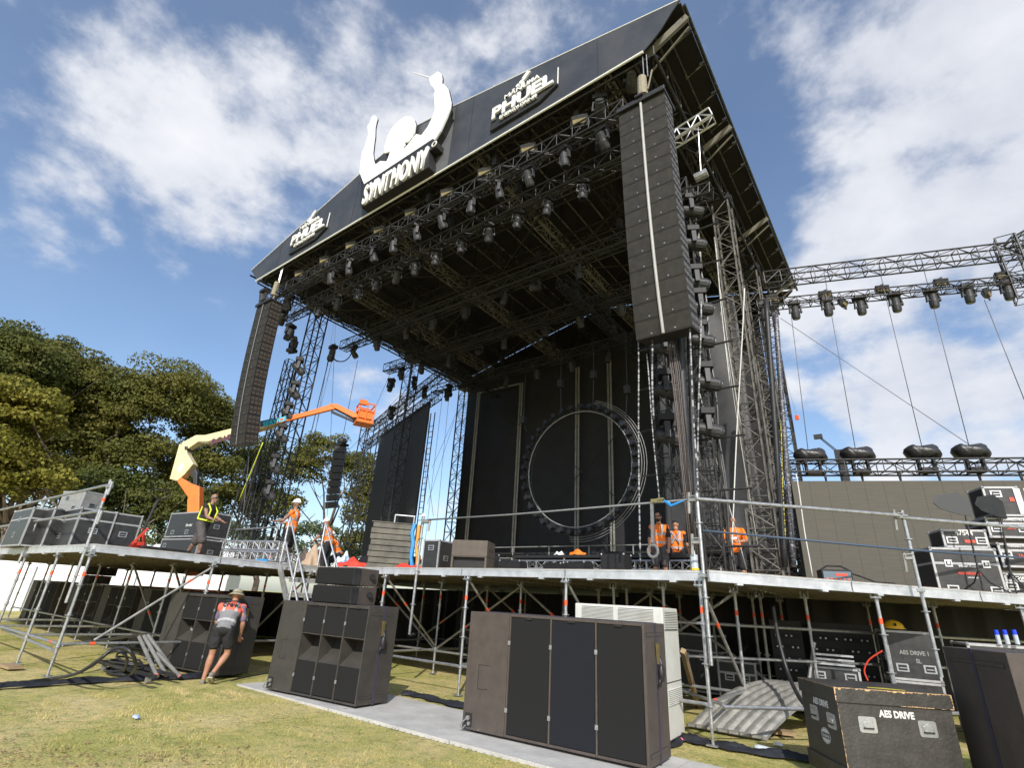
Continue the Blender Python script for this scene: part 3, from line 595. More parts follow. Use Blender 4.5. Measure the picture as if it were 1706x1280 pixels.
def blinder(label,loc,rz=0,group='flat panel lamps on top of the front lighting truss',s=1):
    global BL
    if BL is None:
        t=thing('panel_lamp',label,'stage lamp',loc,rz,group)
        mb=MB(); mb.box((0,0,.22),(.46,.16,.30),Matrix.Rotation(.5,3,'X')); 
        for k in range(5): mb.box((-.18+.09*k,.10,.27),(.02,.05,.22),Matrix.Rotation(.5,3,'X'))
        mb.build('housing',greyh,t,bev=.01)
        mb=MB(); mb.box((0,-.085,.13),(.38,.02,.12),Matrix.Rotation(.5,3,'X')); mb.build('front_panel',amber,t)
        mb=MB()
        for q in(-1,1): mb.box((q*.26,0,.14),(.02,.05,.30))
        mb.box((0,0,0),(.54,.05,.02)); mb.cyl((0,0,-.1),(0,0,0),.02,6); mb.cyl((-.05,0,.38),(.1,.02,.46),.03,6); mb.build('yoke',greyh,t)
        BL=t; return t
    r=dup(BL,loc,(0,0,rz),label,group); r.scale=(s,s,s); return r
def lighting_truss(label,p,q,hang,w=.42,m=steelblk,group='lighting trusses hung under the roof'):
    t=thing('lighting_truss',label,'truss',p,0,group); v=Vector(q)-Vector(p); mb=MB(); truss(mb,(0,0,0),v,w,w,.5,.027,.014); mb.build('truss_frame',m,t)
    for k in range(hang):
        a=v*((k+.5)/hang); mb=MB(); mb.cyl(a+Vector((0,0,.2)),a+Vector((0,0,max(.3,14.45-p[2]))),.012,5); mb.box(a+Vector((0,0,.75)),(.16,.2,.36)); mb.build('hoist',steelblk,t)
    mb=MB()   # cable looms lying in the truss
    for k in range(4): mb.tube([v*(i/24)+Vector((0,.05*math.sin(i*1.3+k)+.06*(k-1.5),-.16+.05*math.sin(i*.9+k*2))) for i in range(25)],.022,5)
    mb.build('cable_loom',rubber,t); return t
lighting_truss('front lighting truss nearest the fascia lined with lamps above and below',(-21.2,8.98,13.50),(-3.75,8.98,13.50),6)
lighting_truss('second lighting truss just behind the front one',(-21.0,9.95,13.10),(-3.6,9.95,13.10),6)
lighting_truss('third lighting truss a few metres back under the roof',(-20.8,13.0,12.9),(-4.2,13.0,12.9),5)
lighting_truss('fourth lighting truss in the middle depth of the roof',(-20.8,15.8,12.8),(-4.2,15.8,12.8),5)
lighting_truss('rearmost lighting truss near the black backdrop',(-20.8,19.4,12.9),(-4.2,19.4,12.9),5)
for sx,lb in ((-17.2,'left'),(-8.4,'right')):
    lighting_truss('side running lighting truss deep under the roof on the %s'%lb,(sx,13.4,12.5),(sx,21.0,12.5),3)
px1=[(556,468),(585,452),(622,429),(657,413),(694,392),(735,370),(783,344),(831,321),(878,295),(937,262),(1000,229)]
for i,q in enumerate(px1):
    p=at(*q,'z',12.85); head('%s moving head lamp from the left under the front lighting truss'%ORD[i],(p.x,8.98,13.31),-.7+RNG.normal(0,.45),.30+RNG.normal(0,.3),s=.86)
px2=[(507,463),(548,440),(590,415),(637,390),(690,362),(749,328),(811,293),(883,254),(967,205)]
for i,q in enumerate(px2):
    p=at(*q,'z',13.95); blinder('%s flat panel lamp from the left standing on the front lighting truss'%ORD[i],(p.x,8.98,13.80),.3)
px3=[(530,520),(560,505),(590,487),(619,472),(647,452),(680,439),(716,423),(757,403),(803,380),(850,357),(901,334),(960,305)]
for i,q in enumerate(px3):
    p=at(*q,'z',12.5); head('%s dark lamp from the left under the second lighting truss'%ORD[i],(p.x,9.95,12.92),.9+RNG.normal(0,.3),RNG.normal(0,.18),'lamps under the second lighting truss',.86)
for (y,z,n,lb) in ((13.0,12.7,9,'third'),(15.8,12.6,9,'fourth'),(19.4,12.7,8,'rearmost')):
    for i in range(n):
        x=-20+ (15.2)*(i+.3*RNG.uniform())/(n-.5); head('%s lamp from the left under the %s lighting truss'%(ORD[i],lb),(x,y,z),RNG.uniform(-1,1),RNG.normal(0,.35),'lamps under the %s lighting truss'%lb,.85)
for i,(a,b) in enumerate(((600,488),(745,352),(762,350))):
    p=at(a,b,'z',14.1); blinder(['small dark flood lamp high on the left of the front truss','small flood lamp by the middle of the front truss','small flood lamp hung over the front truss middle'][i],(p.x,9.4,14.0),1.2+i,'small flood lamps over the truss',.7)
for i,(a,b) in enumerate(((1052,128),(1000,178))):
    p=at(a,b,'y',8.9); head(['moving head lamp tucked beside the right line array top','round lamp at the right end of the front truss'][i],(p.x,8.9,p.z+.4),.4,1.2,'lamps near the right line array')
# lamp hung over the left line array, and on the left edge of the roof
for i,(a,b,yy) in enumerate(((438,497,8.7),(480,505,9.6),(470,530,9.8),(482,555,9.9),(628,560,14.8),(553,590,11.8),(651,643,17),(652,690,17.2),(748,652,20),(690,640,18.4),(707,655,19))):
    p=at(a,b,'y',yy)
    head(['moving head lamp hung above the left line array','dark lamp under the left roof corner','lower dark lamp under the left roof corner','lowest dark lamp hanging right of the left line array','lamp hanging on the left roof edge beyond the cable loop','small lamp with a looping cable hung in the left gap','lamp above the left screen near the middle tower','lower lamp beside the middle left tower','small round lamp against the sky left of the backdrop','lamp hung right above the left screen','lower lamp hung over the left screen corner'][i],(p.x,yy,p.z+.45),.6*i,.3+.2*math.sin(i),'lamps hung along the left roof edge')
# side ladders with lamps
def ladder_truss(label,x,y,z0,z1,w=.32,m=steelblk):
    t=thing('lamp_ladder',label,'truss',(x,y,z0),0,'upright lamp ladders at the sides of the stage'); mb=MB(); truss(mb,(0,0,0),(0,0,z1-z0),w,w,.5,.026,.013,up=(0,1,0)); mb.build('truss_frame',m,t)
    for k in range(int((z1-z0)/1.05)): mb=MB(); mb.cyl((-.55,0,.6+k*1.05),(.75,0,.6+k*1.05),.024,6); mb.build('lamp_bar',steelblk,t)
    mb=MB()
    for k in range(5): mb.tube([(.1*math.sin(k*2+i*.7)+.12,.2+.03*k,(z1-z0)*i/14) for i in range(15)],.018,5)
    mb.build('cable_loom',rubber,t); return t
pt=at(487,600,'y',10.5)
ladder_truss('slim lamp ladder between the left line array and the front left tower',-20.75,10.5,ZD,pt.z)
for i,(a,b) in enumerate(((500,615),(492,655),(482,690),(472,727),(460,778),(451,822))):
    p=at(a,b,'y',10.6); head('%s lamp from the top on the left lamp ladder'%ORD[i],(p.x,10.5,p.z+.5),-.6,.9,'lamps on the left lamp ladder',1.05)
p=at(486,585,'y',10.5); head('covered lamp standing on top of the left lamp ladder',(p.x,10.5,p.z-.1),.3,.2,'lamps on the left lamp ladder',1,flip=True)
ladder_truss('slim lamp ladder to the right of the right line array',-2.95,10.4,ZD,at(1150,300,'y',10.4).z,.34,steeldark)
ladder_truss('slim lamp ladder hidden lower behind the right line array',-4.0,10.9,at(1110,760,'y',10.9).z-1,at(1100,500,'y',10.9).z,.3,steeldark)
for i,(a,b) in enumerate(((1154,363),(1158,417),(1163,482),(1169,522),(1170,575),(1180,645),(1182,722))):
    p=at(a-4,b-22,'y',10.2); head('%s lamp from the top on the ladder right of the right line array'%ORD[i],(p.x,10.2,p.z+.25),-1.1,1.35,'lamps on the right lamp ladder',.92)
for i,(a,b) in enumerate(((1109,585),(1112,655),(1114,730))):
    p=at(a-4,b-22,'y',10.8); head('%s lamp from the top on the short ladder below the right line array'%ORD[i],(p.x,10.8,p.z+.25),-1.1,1.35,'lamps on the short lamp ladder',1.1)
# ---------------------------------------------------------------- line arrays
def line_array(label,xc,ytop,ybot,ztop,n,strip,sidem,lowdark):
    t=thing('line_array',label,'speaker array',(xc,ytop,ztop),0,'hanging line arrays at both sides of the stage')
    h=.372; y=0;z=0;ang=0; pts=[(0,0)]
    for i in range(n):
        a=.03+ .115*(i/n)**2*1.35; 
        dy=math.sin(a)*h; dz=-math.cos(a)*h
        cy,cz=y+dy/2,z+dz/2
        Rm=Matrix.Rotation(a,3,'X')
        mb=MB(); 
        wd=.565
        for s in(-1,1):
            mb.box(Vector((s*(wd/2+.002),cy,cz)),(wd-.012,.02,h-.008),Rm,0)           # face plates
            mb.box(Vector((s*(wd/2),cy,cz))+Rm@Vector((s*0,-.013,-h*.42)),(wd-.03,.006,.008),Rm,2)
            mb.box(Vector((s*wd*.42,cy,cz))+Rm@Vector((0,-.012,-h*.30)),(.025,.01,.02),Rm,3)
        mb.box(Vector((0,cy,cz))+Rm@Vector((0,.26,0)),(1.10,.48,h-.014),Rm,2)
        for s in(-1,1):
            for k in range(3):
                for j in range(2): mb.box(Vector((0,cy,cz))+Rm@Vector((s*.553,.10+.15*k,.085-.17*j)),(.014,.11,.10),Rm,1)
            mb.box(Vector((0,cy,cz))+Rm@Vector((s*.556,.26,0)),(.012,.46,.02),Rm,1)
        mb.build('cabinet',[mlaface,sidem,blackp,alu],t,fix=False)
        y+=dy; z+=dz; pts.append((y,z))
    mb=MB(); mb.box((0,.3,.06),(1.16,.72,.09)); mb.box((0,.3,.14),(.2,.9,.06)); mb.box((0,-.06,.05),(1.18,.06,.13)); mb.build('bumper_frame',steelblk,t,bev=.01)
    mb=MB(); mb.tube([(0,p[0]-.035,p[1]) for p in pts],.032 if 'right' in label else .018,8); mb.build('centre_strip',strip,t)
    mb=MB(); mb.cyl((0,.3,.15),(0,.3,.6),.03,6); mb.cyl((-.05,.3,.6),(-.05,.3,1.25),.13,10,.11); mb.cyl((.1,.25,.7),(.25,.2,1.2),.02,6); mb.build('hoist',mat('canvas hoist bag',(.22,.19,.14),.8,0,(.30,.27,.2),15,.4,30),t)
    mb=MB(); mb.cyl((0,.3,1.2),(0,.3,14.5-ztop),.012,5); mb.cyl((.1,.3,1.2),(.1,.3,14.5-ztop),.012,5); mb.build('chain',galv,t)
    return t,pts
p=at(1070,172,'y',8.3)
grl=mat('brown side louvre',(.070,.054,.044),.6,0,(.05,.038,.03),20)
A1,ptsA=line_array('right line array with a silver strip hanging at the front corner of the roof',-3.08,8.25,8.9,12.50,16,mat('grey cable cover',(.30,.30,.29),.5,0,(.38,.38,.37),4),mlaside,0)
A2,ptsB=line_array('left line array with brown louvred side hanging against the sky',-19.58,8.25,8.9,12.42,16,strapg,grl,0)
def side_hang():
    c=far(568,745,33); t=thing('side_line_array','small dark line array hanging behind the workers in front of the gum tree','speaker array',c)
    for i in range(9):
        mb=MB(); a=.03*i; mb.box((0,.03*i*i*.25*.3,-.2-.42*i),(.62,.5,.38),Matrix.Rotation(a,3,'X')@Matrix.Rotation(.6,3,'Z')); mb.build('cabinet',blackp,t,bev=.01)
    mb=MB(); mb.box((0,0,.1),(.9,.5,.12)); mb.ell((0,0,.35),(.3,.3,.25)); mb.cyl((0,0,.3),(0,0,6),.02,5); mb.build('hoist',blackp,t)
side_hang()
# ---------------------------------------------------------------- backdrop, ring, screens
def backdrop():
    t=thing('stage_backdrop','tall black backdrop cloth across the rear of the stage','backdrop',(-12.2,22.7,ZD))
    def cloth(name,x0,x1,y0,y1,z0,z1,m,amp):
        nx,nz=60,30; mb=MB(); vs=[]
        for j in range(nz+1):
            for i in range(nx+1):
                u,v=i/nx,j/nz; w=amp*(math.sin(u*23+math.sin(v*5)*1.2)*.5+math.sin(u*51+v*3)*.25+math.sin(v*17+u*6)*.3*(1-v))
                vs.append((x0+(x1-x0)*u+12.2,y0+(y1-y0)*u-22.7+w,z0+(z1-z0)*v-ZD))
        mb.add(vs,[(j*(nx+1)+i,j*(nx+1)+i+1,(j+1)*(nx+1)+i+1,(j+1)*(nx+1)+i) for j in range(nz) for i in range(nx)]); o=mb.build(name,m,t,smooth=True); s=o.modifiers.new('s','SOLIDIFY'); s.thickness=.01
    cloth('backdrop_cloth',-21.1,-3.6,22.7,22.7,ZD,14.75,drape,.05)
    zt=at(870,637,'y',22.5).z
    poles=[(799,655),(870,639),(963,613),(1015,600)]
    for q in poles:
        p=at(*q,'y',22.4)
        for s in (-.075,.075):
            mb=MB(); mb.cyl((p.x+12.2+s,-.35,.9),(p.x+12.2+s,-.35,p.z-ZD),.055,8); mb.build('upright',mat('dusty silver pole',(.20,.195,.17),.5,.3,(.30,.29,.25),4),t)
    a=at(799,656,'y',22.4); b=at(869,640,'y',22.4); mb=MB(); mb.cyl((a.x+12.2,-.4,a.z-ZD),(b.x+12.2,-.4,b.z-ZD),.06,8); mb.build('top_bar',MATS['dusty silver pole'],t)
    for (q,r) in (((803,662),(1055,850)),((890,870),(1060,690))):
        a=at(*q,'y',22.2); b=at(*r,'y',22.2); mb=MB(); mb.cyl((a.x+12.2,a.y-22.7,a.z-ZD),(b.x+12.2,b.y-22.7,b.z-ZD),.02,5); mb.build('brace_wire',steeldark,t)
backdrop()
def scrim():
    t=thing('side_curtain','wrinkled black side curtain at the right of the stage with tower shadows on it','curtain',(-5.5,17.5,ZD))
    a=at(1178,560,'y',17.6); nx,nz=30,24; mb=MB(); vs=[]
    x0,x1,z0,z1=-6.6,-3.5,3.4,12.5
    for j in range(nz+1):
        for i in range(nx+1):
            u,v=i/nx,j/nz; vs.append((x0+(x1-x0)*u+5.5,.1+.09*math.sin(u*9+v*7)+.05*math.sin(u*4-v*11)+.03*math.sin(v*31+u*5),z0+(z1-z0)*v-ZD))
    mb.add(vs,[(j*(nx+1)+i,j*(nx+1)+i+1,(j+1)*(nx+1)+i+1,(j+1)*(nx+1)+i) for j in range(nz) for i in range(nx)]); o=mb.build('cloth',drapeR,t,smooth=True); s=o.modifiers.new('s','SOLIDIFY'); s.thickness=.01
    mb=MB(); mb.cyl((-1.2,.1,z1-ZD),(2.1,.1,z1-ZD),.03,6); mb.build('top_bar',steeldark,t)
scrim()
def ring():
    c=Vector((-10.24,18,0)); top=at(962,689,'y',18); bot=at(960,881,'y',18); c.z=(top.z+bot.z)/2; r=(top.z-bot.z)/2+.05; 
    t=thing('ring_truss','circular truss ring hanging in front of the black backdrop','truss',c)
    mb=MB(); K=48
    for (rr,yy) in ((r,-.12),(r,.12),(r+.22,-.12),(r+.22,.12)): mb.tube([(math.cos(6.2832*i/K)*rr,yy,math.sin(6.2832*i/K)*rr) for i in range(K+1)],.022,6)
    for i in range(K):
        a=6.2832*i/K; b=6.2832*(i+1)/K
        mb.cyl((math.cos(a)*r,-.12,math.sin(a)*r),(math.cos(b)*(r+.22),-.12,math.sin(b)*(r+.22)),.010,4,cap=False); mb.cyl((math.cos(a)*r,.12,math.sin(a)*r),(math.cos(b)*(r+.22),.12,math.sin(b)*(r+.22)),.010,4,cap=False); mb.cyl((math.cos(a)*r,-.12,math.sin(a)*r),(math.cos(a)*r,.12,math.sin(a)*r),.010,4,cap=False)
    mb.build('truss_frame',steelblk,t)
    mb=MB(); mb.tube([(math.cos(6.2832*i/K)*(r-.06),-.16,math.sin(6.2832*i/K)*(r-.06)) for i in range(K+1)],.024,6); mb.build('inner_rail',mat('dull ring rail',(.20,.20,.20),.5,.2,(.30,.30,.30),6),t)
    for k in range(3):
        mb=MB(); rr=r+.30+.08*k; mb.tube([(math.cos(a)*rr,-.1+.05*k,math.sin(a)*rr) for a in np.linspace(-1.7,1.3,30)],.012,5); mb.build('cable',MATS['dull ring rail'],t)
    for q in ((872,700),(934,640),(989,625),(1045,650)):
        p=at(*q,'y',18)-c; mb=MB(); mb.cyl((p.x,0,p.z),(p.x,0,12.6-c.z),.018,5); mb.box((p.x,0,p.z),(.22,.22,.35)); 
        a=math.atan2(p.z*.6,p.x); mb.cyl((p.x,0,p.z),(p.x*.93,0,math.sqrt(max(0,r*r-(p.x*.93)**2))+.1 if abs(p.x)<r else p.z-.6),.02,5); mb.build('hoist',steelblk,t)
    lt=None
    for i in range(36):
        a=6.2832*(i+.5)/36; p=c+Vector((math.cos(a)*(r+.13),-.25,math.sin(a)*(r+.13)))
        lb='small round lamp, %s anticlockwise from the right side of the ring truss'%ORD[i]
        if lt is None:
            t2=thing('ring_lamp',lb,'stage lamp',p,0,'small lamps around the ring truss'); mb=MB(); mb.cyl((0,-.14,0),(0,.08,0),.10,12,.13); mb.build('housing',blackg,t2); mb=MB(); mb.cyl((0,-.146,0),(0,-.141,0),.085,12); mb.build('front_lens',lens,t2); mb=MB(); mb.box((.13,.0,0),(.02,.05,.12)); mb.box((-.13,0,0),(.02,.05,.12)); mb.box((0,.10,0),(.28,.05,.05)); mb.build('yoke',greyh,t2); lt=t2; t2.rotation_euler=(0,-a,0)
        else: r2=dup(lt,p,(0,-a,0),lb)
ring()
def riser(label,x0,x1,y0,y1,z,front=True):
    t=thing('riser_platform',label,'platform',((x0+x1)/2,(y0+y1)/2,ZD)); w=(x1-x0)/2; d=(y1-y0)/2; h=z-ZD
    mb=MB(); mb.box((0,0,h-.05),(2*w,2*d,.08)); mb.build('platform_top',blackp,t)
    for s in(-1,1):
        mb=MB(); truss(mb,(-w,s*d,h-.28),(w,s*d,h-.28),.08,.22,.3,.018,.01); mb.build('edge_truss',alu if front else steeldark,t)
    n=max(2,int(2*w/1.6))
    for i in range(n+1):
        for s in(-1,1):
            mb=MB(); mb.cyl((-w+2*w*i/n,s*d,0),(-w+2*w*i/n,s*d,h-.1),.024,6); mb.build('leg',galv2,t)
    return t
riser('black rear riser with silver tube frame below the ring truss',-19.0,-5.0,19.6,22.2,3.75,False)
def tubes_rail(label,x0,x1,y,zs):
    t=thing('tube_railing',label,'railing',(x0,y,ZD)); 
    for z in zs: mb=MB(); mb.cyl((0,0,z-ZD),(x1-x0,0,z-ZD),.025,6); mb.build('rail',galv2,t)
    for i in range(8): mb=MB(); x=(x1-x0)*i/7; mb.cyl((x,0,0),(x,0,zs[-1]-ZD),.024,6); mb.build('post',galv2,t)
tubes_rail('row of dark tube railing in front of the rear riser',-17.5,-4.6,18.6,(3.0,3.4,3.85))
riser('low silver truss edged riser stretching behind the workers in orange',-9.6,-4.2,12.9,15.0,2.93)
riser('low silver truss edged riser to the left of the bright one',-15.4,-10.2,13.6,15.4,2.90)
def led(label,plane,dr,tl,tr_len,zt,zb,m,name='led_screen'):
    d=Vector((dr[0],dr[1],0)).normalized(); n=Vector((-d.y,d.x,0)); o=tl
    t=thing(name,label,'screen',(o.x,o.y,zb))
    h=zt-zb; w=tr_len; mb=MB(); mb.prism([(0,0),(w,0),(w,h),(0,h)],(0,0,0),d,(0,0,1),n,.12); mb.build('panel_face',m,t)
    mb=MB()
    k=int(w/.5); j=int(h/.5)
    for i in range(1,k): mb.prism([(i*w/k-.004,0),(i*w/k+.004,0),(i*w/k+.004,h),(i*w/k-.004,h)],-n*.003,d,(0,0,1),n,.003)
    mb.build('panel_seams',mat('screen seam',(.058,.051,.039),.8),t)
    mb=MB()
    for i in range(0,k+1,2): mb.cyl(d*(i*w/k)+n*.2,d*(i*w/k)+n*.2+Vector((0,0,h)),.03,5); mb.cyl(d*(i*w/k)+n*.06+Vector((0,0,h)),d*(i*w/k)+n*.06+Vector((0,0,h+.28)),.03,4,.05)
    mb.build('rear_frame',steelblk,t)
    return t
RD=(.93,.37); RP=(-2.64,18.0)
tl=atp(1318,802,RP,RD); led('wide dark olive video screen right of the stage behind the flight cases',RP,RD,tl,12.5,tl.z,2.15,ledm)
def big_truss(name,label,q0,q1,ext,w,h,m=steelblk,seg=.5,rc=.03,plane=(RP,RD),off=0):
    a=atp(*q0,*plane); b=atp(*q1,*plane); d=(b-a); b=a+d*ext; t=thing(name,label,'truss',a,0,'trusses of the side screen frames'); mb=MB(); truss(mb,(0,0,0),b-a,w,h,seg,rc,.015); mb.build('truss_frame',m,t); return t,a,b
big_truss('screen_truss','highest truss reaching right from the stage roof corner',(1272,467),(1690,418),1.5,.36,.50,seg=.55,rc=.028)
big_truss('screen_truss','lamp carrying truss below the highest one on the right',(1260,510),(1706,468),1.5,.34,.28,seg=.45,rc=.024)
big_truss('screen_truss','low truss along the top of the right video screen',(1312,780),(1706,778),1.5,.5,.38,seg=.5)
t=thing('screen_truss','upright truss at the right edge of the photo joining the two high trusses','truss',atp(1712,500,RP,RD),0,'trusses of the side screen frames'); mb=MB(); truss(mb,(0,0,0),(0,0,2.4),.5,.5,.5,.034,.016,up=(0,1,0)); truss(mb,(.2,.2,2.2),(2.3,1,3.5),.4,.4,.5,.03,.015); mb.build('truss_frame',steelblk,t)
for i,(a,b) in enumerate(((1272,520),(1324,518),(1378,512),(1433,510),(1491,505),(1553,498),(1612,490),(1677,484))):
    p=atp(a,b-5,RP,RD); head('%s lamp from the left hanging under the right lamp truss'%ORD[i],(p.x,p.y,p.z+.28),.4,.12,'lamps under the right lamp truss',.9)
for i,(a,b) in enumerate(((1285,497),(1374,490),(1469,481),(1567,470),(1669,459))):
    p=atp(a,b,RP,RD); blinder('%s flat panel lamp from the left on top of the right lamp truss'%ORD[i],(p.x,p.y,p.z-.2),.4,'panel lamps on top of the right lamp truss',.85)
for i,(a,b) in enumerate(((1405,508),(1645,492))):
    p=atp(a,b,RP,RD); blinder(['small box lamp under the right lamp truss left of centre','small box lamp under the right lamp truss near its right end'][i],(p.x,p.y,p.z-.1),1.3,'small box lamps under the right lamp truss',.8)
def covered(label,q):
    p=atp(*q,RP,RD); t=thing('covered_lamp',label,'stage lamp',p,.4,'lamps under black rain covers on the screen truss')
    bag=mat('crumpled black rain cover',(.018,.018,.019),.4,0,(.03,.03,.032),8,1,9)
    mb=MB(); mb.ell((0,0,.22),(.46,.26,.20),nu=18,nv=10); mb.ell((-.25,0,.20),(.22,.24,.22),nu=14,nv=8); mb.ell((.25,.03,.22),(.22,.24,.22),nu=14,nv=8)
    mb.v=[(x+.04*math.sin(z*19+y*7),y+.03*math.sin(x*15+z*9),z+.03*math.sin(x*11+y*13)) for x,y,z in mb.v]; mb.build('rain_cover',bag,t,smooth=True)
    mb=MB(); mb.box((-.2,0,-.12),(.06,.14,.5)); mb.box((.2,0,-.12),(.06,.14,.5)); mb.box((0,0,-.36),(.42,.3,.14)); mb.build('yoke',blackg,t)
for i,q in enumerate(((1353,770),(1432,768),(1541,765),(1622,764))): covered('%s covered lamp from the left on the low right truss'%ORD[i],q)
# left screen, mirrored
LD=(-.93,.37); LP=(-22.5,19.2)
def left_screen():
    a=atp(717,677,LP,LD); b=atp(637,723,LP,LD); d=Vector((b.x-a.x,b.y-a.y,0)); w=d.length
    zb=3.2; t=thing('led_screen','black video screen seen edge on behind the middle left tower','screen',(a.x,a.y,zb)); d.normalize(); n=Vector((-d.y,d.x,0)); h=(a.z+b.z)/2-zb
    mb=MB(); mb.prism([(0,0),(w,0),(w,h),(0,h)],(0,0,0),d,(0,0,1),n,.12); mb.build('panel_face',ledback,t)
    mb=MB()
    for s in (0,w): mb.cyl(d*s+n*.06,d*s+n*.06+Vector((0,0,h)),.05,6)
    mb.cyl(n*.06+Vector((0,0,h)),d*w+n*.06+Vector((0,0,h)),.05,6); mb.build('panel_frame',blackp,t)
    t2=thing('screen_truss','truss crossing above the black left screen','truss',(a.x,a.y,a.z+.35),0,'trusses of the side screen frames'); mb=MB(); truss(mb,-d*1.0,d*(w+4),.4,.45,.5,.03,.015); mb.build('truss_frame',steelblk,t2)
    c=atp(750,612,LP,LD); t3=thing('screen_truss','higher lamp truss above the black left screen','truss',(c.x,c.y,c.z),0,'trusses of the side screen frames'); mb=MB(); truss(mb,-d*.5,d*(w+5),.4,.4,.5,.03,.015); mb.build('truss_frame',steelblk,t3)
    q=atp(720,700,LP,LD); t4=thing('scaffold_ladder','narrow ladder frame standing beside the black left screen','ladder',(q.x,q.y,ZD)); mb=MB(); 
    for s in(-.15,.15): mb.cyl((s,0,0),(s,0,q.z-ZD+.4),.03,6)
    for k in range(26): mb.cyl((-.15,0,.3*k+.2),(.15,0,.3*k+.2),.018,5)
    mb.build('ladder_frame',steeldark,t4)
    for i,(x,lb) in enumerate(((615,'tall thin lattice mast beyond the left screen, left one of the pair'),(645,'tall thin lattice mast beyond the left screen, right one of the pair'))):
        e=far(x,700,40); t5=thing('lattice_mast',lb,'tower',(e.x,e.y,0),0,'thin masts beyond the left screen'); mb=MB(); truss(mb,(0,0,0),(0,0,e.z),.7,.7,.9,.045,.025,up=(0,1,0)); mb.build('mast',steeldark,t5)
left_screen()
# ---------------------------------------------------------------- scaffold stage decks
def tubeparts(t,name,segs,r=.0242,m=galv,n=8,org=(0,0,0)):
    for (a,b) in segs:
        mb=MB(); a=Vector(a)-Vector(org); b=Vector(b)-Vector(org); mb.cyl(a,b,r,n); mb.build(name,m,t)
def post(t,x,y,z1,org,band=True,m=galv,z0=.0,r=.026):
    mb=MB(); mb.cyl((x-org[0],y-org[1],z0),(x-org[0],y-org[1],.35),.020,8,mi=0); mb.cyl((x-org[0],y-org[1],.2),(x-org[0],y-org[1],z1),r,10,mi=0)
    for z in (.45,.95,1.45,1.95):
        if z<z1: mb.cyl((x-org[0],y-org[1],z),(x-org[0],y-org[1],z+.012),.062,10,mi=0); mb.cyl((x-org[0],y-org[1],z-.04),(x-org[0],y-org[1],z+.05),.032,8,mi=0)
    if band and z1>1.7: mb.cyl((x-org[0],y-org[1],1.60),(x-org[0],y-org[1],1.68),r+.002,10,mi=1)
    mb.box((x-org[0],y-org[1],.012),(.14,.14,.015),mi=0)
    if z1>2.0:
        mb.box((x-org[0],y-org[1],z1-.06),(.14,.14,.02)); 
        for s in(-1,1): mb.box((x-org[0]+s*.06,y-org[1],z1-.02),(.02,.06,.12))
    return mb.build('scaffold_post',[m,redor],t)
def edge_beam(t,a,b,org,m=aluedge,h=.14):
    a=Vector((a[0],a[1],0));b=Vector((b[0],b[1],0)); Ln=(b-a).length; d=(b-a).normalized(); n=max(1,round(Ln/2.3)); nn=Vector((d.y,-d.x,0))
    for i in range(n):
        p=a+d*(Ln*i/n+.012); q=a+d*(Ln*(i+1)/n-.012)
        mb=MB(); c=(p+q)/2-Vector(org)+Vector((0,0,ZD-h/2-.012+.0)); ang=math.atan2(d.y,d.x); R=Matrix.Rotation(ang,3,'Z')
        L2=(q-p).length; mb.box(c,(L2,.05,h),R); mb.box(c+R@Vector((0,0,h/2-.012)),(L2-.004,.066,.022),R); mb.box(c+R@Vector((0,0,-h/2+.012)),(L2-.004,.066,.022),R)
        for s in (-.3,.3): mb.box(c+R@Vector((s*L2,0,-h/2-.01)),(.10,.07,.03),R)
        mb.build('edge_beam',m,t)
def deckboards(t,poly,org,rows=True):
    mb=MB(); mb.prism([(x-org[0],y-org[1]) for x,y in poly],(0,0,ZD-.022),(1,0,0),(0,1,0),(0,0,1),.02); mb.build('deck_board',ply,t)
def joists(t,x0,x1,y0,y1,org,step=.3,m=None):
    mb=MB(); y=y0+.15
    while y<y1-.1:
        mb.bb(x0+.03-org[0],x1-.03-org[0],y-.022-org[1],y+.022-org[1],ZD-.10,ZD-.025); y+=step
    x=x0+.6
    while x<x1: mb.bb(x-.03-org[0],x+.03-org[0],y0+.05-org[1],y1-.05-org[1],ZD-.16,ZD-.102); x+=1.15
    mb.build('joists',m or mat('timber deck joist',(.20,.165,.11),.7,.1,(.33,.29,.21),4,.2,20,stretch=(.3,4,1)),t)
